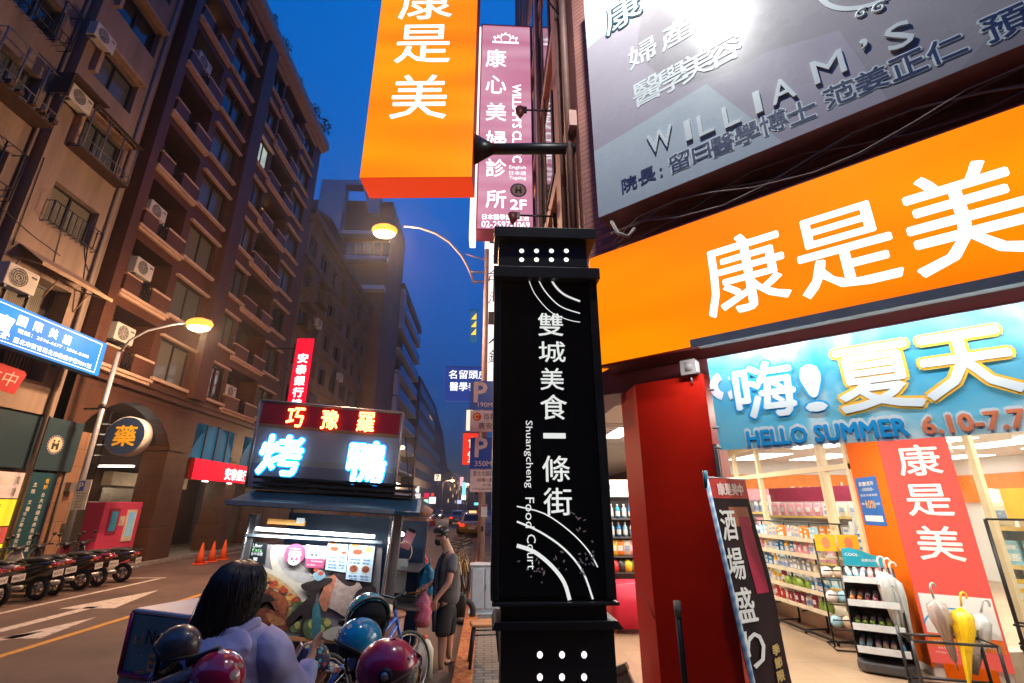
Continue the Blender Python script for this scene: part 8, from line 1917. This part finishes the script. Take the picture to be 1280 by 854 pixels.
b = MB().mat(M('pole_teal', (.02, .2, .25), .4)); b.tube([fp0 - o_ - Vector((0, 0, .08)), fp0 - o_ + Vector((0, 0, .05))], .02, 8); fd = Vector((.866, .50, 0)).normalized(); FWD = .50
b.mat(steel); b.tube([fp0 - o_, fp0 - o_ + fd * .52], .008, 6); b.build('cross_bar', None, t)
fb = Vector((fp1.x, fp1.y, .35)); ft = Vector(fp0)
def fpt(u, v): q = ft.lerp(fb, v) + fd * (u * FWD + .015); w = .012 * math.sin(u * 4 + v * 9); return q - o_ + Vector((fd.y, -fd.x, 0)) * w
def fsheet(u0, u1, v0, v1, m, off, nu=8, nv=14):
    b.mat(m); n_ = Vector((fd.y, -fd.x, 0)) * off
    b.add([fpt(u0 + (u1 - u0) * i / nu, v0 + (v1 - v0) * j / nv) + n_ for j in range(nv + 1) for i in range(nu + 1)], [(j * (nu + 1) + i, (j + 1) * (nu + 1) + i, (j + 1) * (nu + 1) + i + 1, j * (nu + 1) + i + 1) for j in range(nv) for i in range(nu)], True)
b = MB(); flag_m = M('flag_brown', (.022, .007, .010), .75, var=.5, scale=5, spec=.15); fsheet(0, 1, 0, 1, flag_m, 0); b.build('cloth', None, t)
b = MB(); fsheet(0, 1, 0.002, .085, M('flag_red', (.55, .04, .03), .5, spec=.1), .004, 8, 3); fsheet(.60, .88, .16, .46, M('flag_crimson', (.42, .02, .06), .5, spec=.1), .004, 4, 6); fsheet(0, 1, .86, .93, M('flag_black', (.012, .010, .012), .5, spec=.1), .004, 8, 3); fsheet(.35, .9, .12, .2, M('flag_glow', (.40, .12, .05), .5, spec=.1), .003, 4, 3); b.build('print', None, t)
def ftext(s_, u, v, hu, m, wv=None):
    vs, fs, a, c, d, e = text_mesh(s_, 0.0, 0.0); sc = hu / max(.01, c - a); H_ = (ft - fb).length
    n_ = Vector((fd.y, -fd.x, 0)) * .009; b.mat(m); k_ = wv / (e - d) if wv else sc * FWD / H_
    for dx, dy in ((0, 0), (.012, 0), (-.012, .001), (0, .003)):
        b.add([fpt(u + dx + (q[0] - (a + c) / 2) * sc, v + dy - (q[1] - (d + e) / 2) * k_) + n_ * (1 + 8 * abs(dx) + 30 * dy) for q in vs], fs)
b = MB()
for ch, v in (('酒', .19), ('場', .34), ('盛', .49), ('り', .64)): ftext(ch, .26, v, .40, wht_dim, .12)
ftext('康是美中', .5, .045, .7, M('flag_pale', (.75, .5, .45), .5), .05); ftext('IZAKAYA', .5, .895, .8, wht_dim, .035)
for i, ch in enumerate('季節限定'): ftext(ch, .72, .66 + i * .045, .2, M('flag_gold', (.55, .38, .12), .5), .035)
b.build('lettering', None, t)

# ------------------------------------------------------------------ unseen dark block added behind the camera for the glossy panels to mirror
t = thing('added_opposite_building', 'unseen dark brown building added across the side street, mirrored in the black totem', 'building', (0, -16, 0), 0)
b = MB().mat(M('opposite_wall', (.10, .07, .055), .7, var=.25, scale=.6)); b.box(-45, 45, -8, 0, 0, 21); b.build('wall', None, t)
for k_ in range(24):
    b = MB().mat(pane_frost); x = -34 + (k_ % 12) * 6; z = 4 + (k_ // 12) * 6; b.box(x, x + 2.2, 0.002, .05, z, z + 2); b.build('window', None, t)

# ------------------------------------------------------------------ thin haze added to imitate lens glow round the lamps; far things a little paler
hz = bpy.data.materials.new('haze_air'); hz.use_nodes = True; ht = hz.node_tree; ht.nodes.clear()
ho = ht.nodes.new('ShaderNodeOutputMaterial'); hv = ht.nodes.new('ShaderNodeVolumePrincipled'); hv.inputs['Color'].default_value = (.9, .9, .92, 1); hv.inputs['Density'].default_value = .0010; hv.inputs['Anisotropy'].default_value = .8
ht.links.new(hv.outputs[0], ho.inputs['Volume'])
b = MB(); b.box(-410, 410, -70, 710, -1.1, 60); hb = b.build('haze', hz); hb['kind'] = 'stuff'
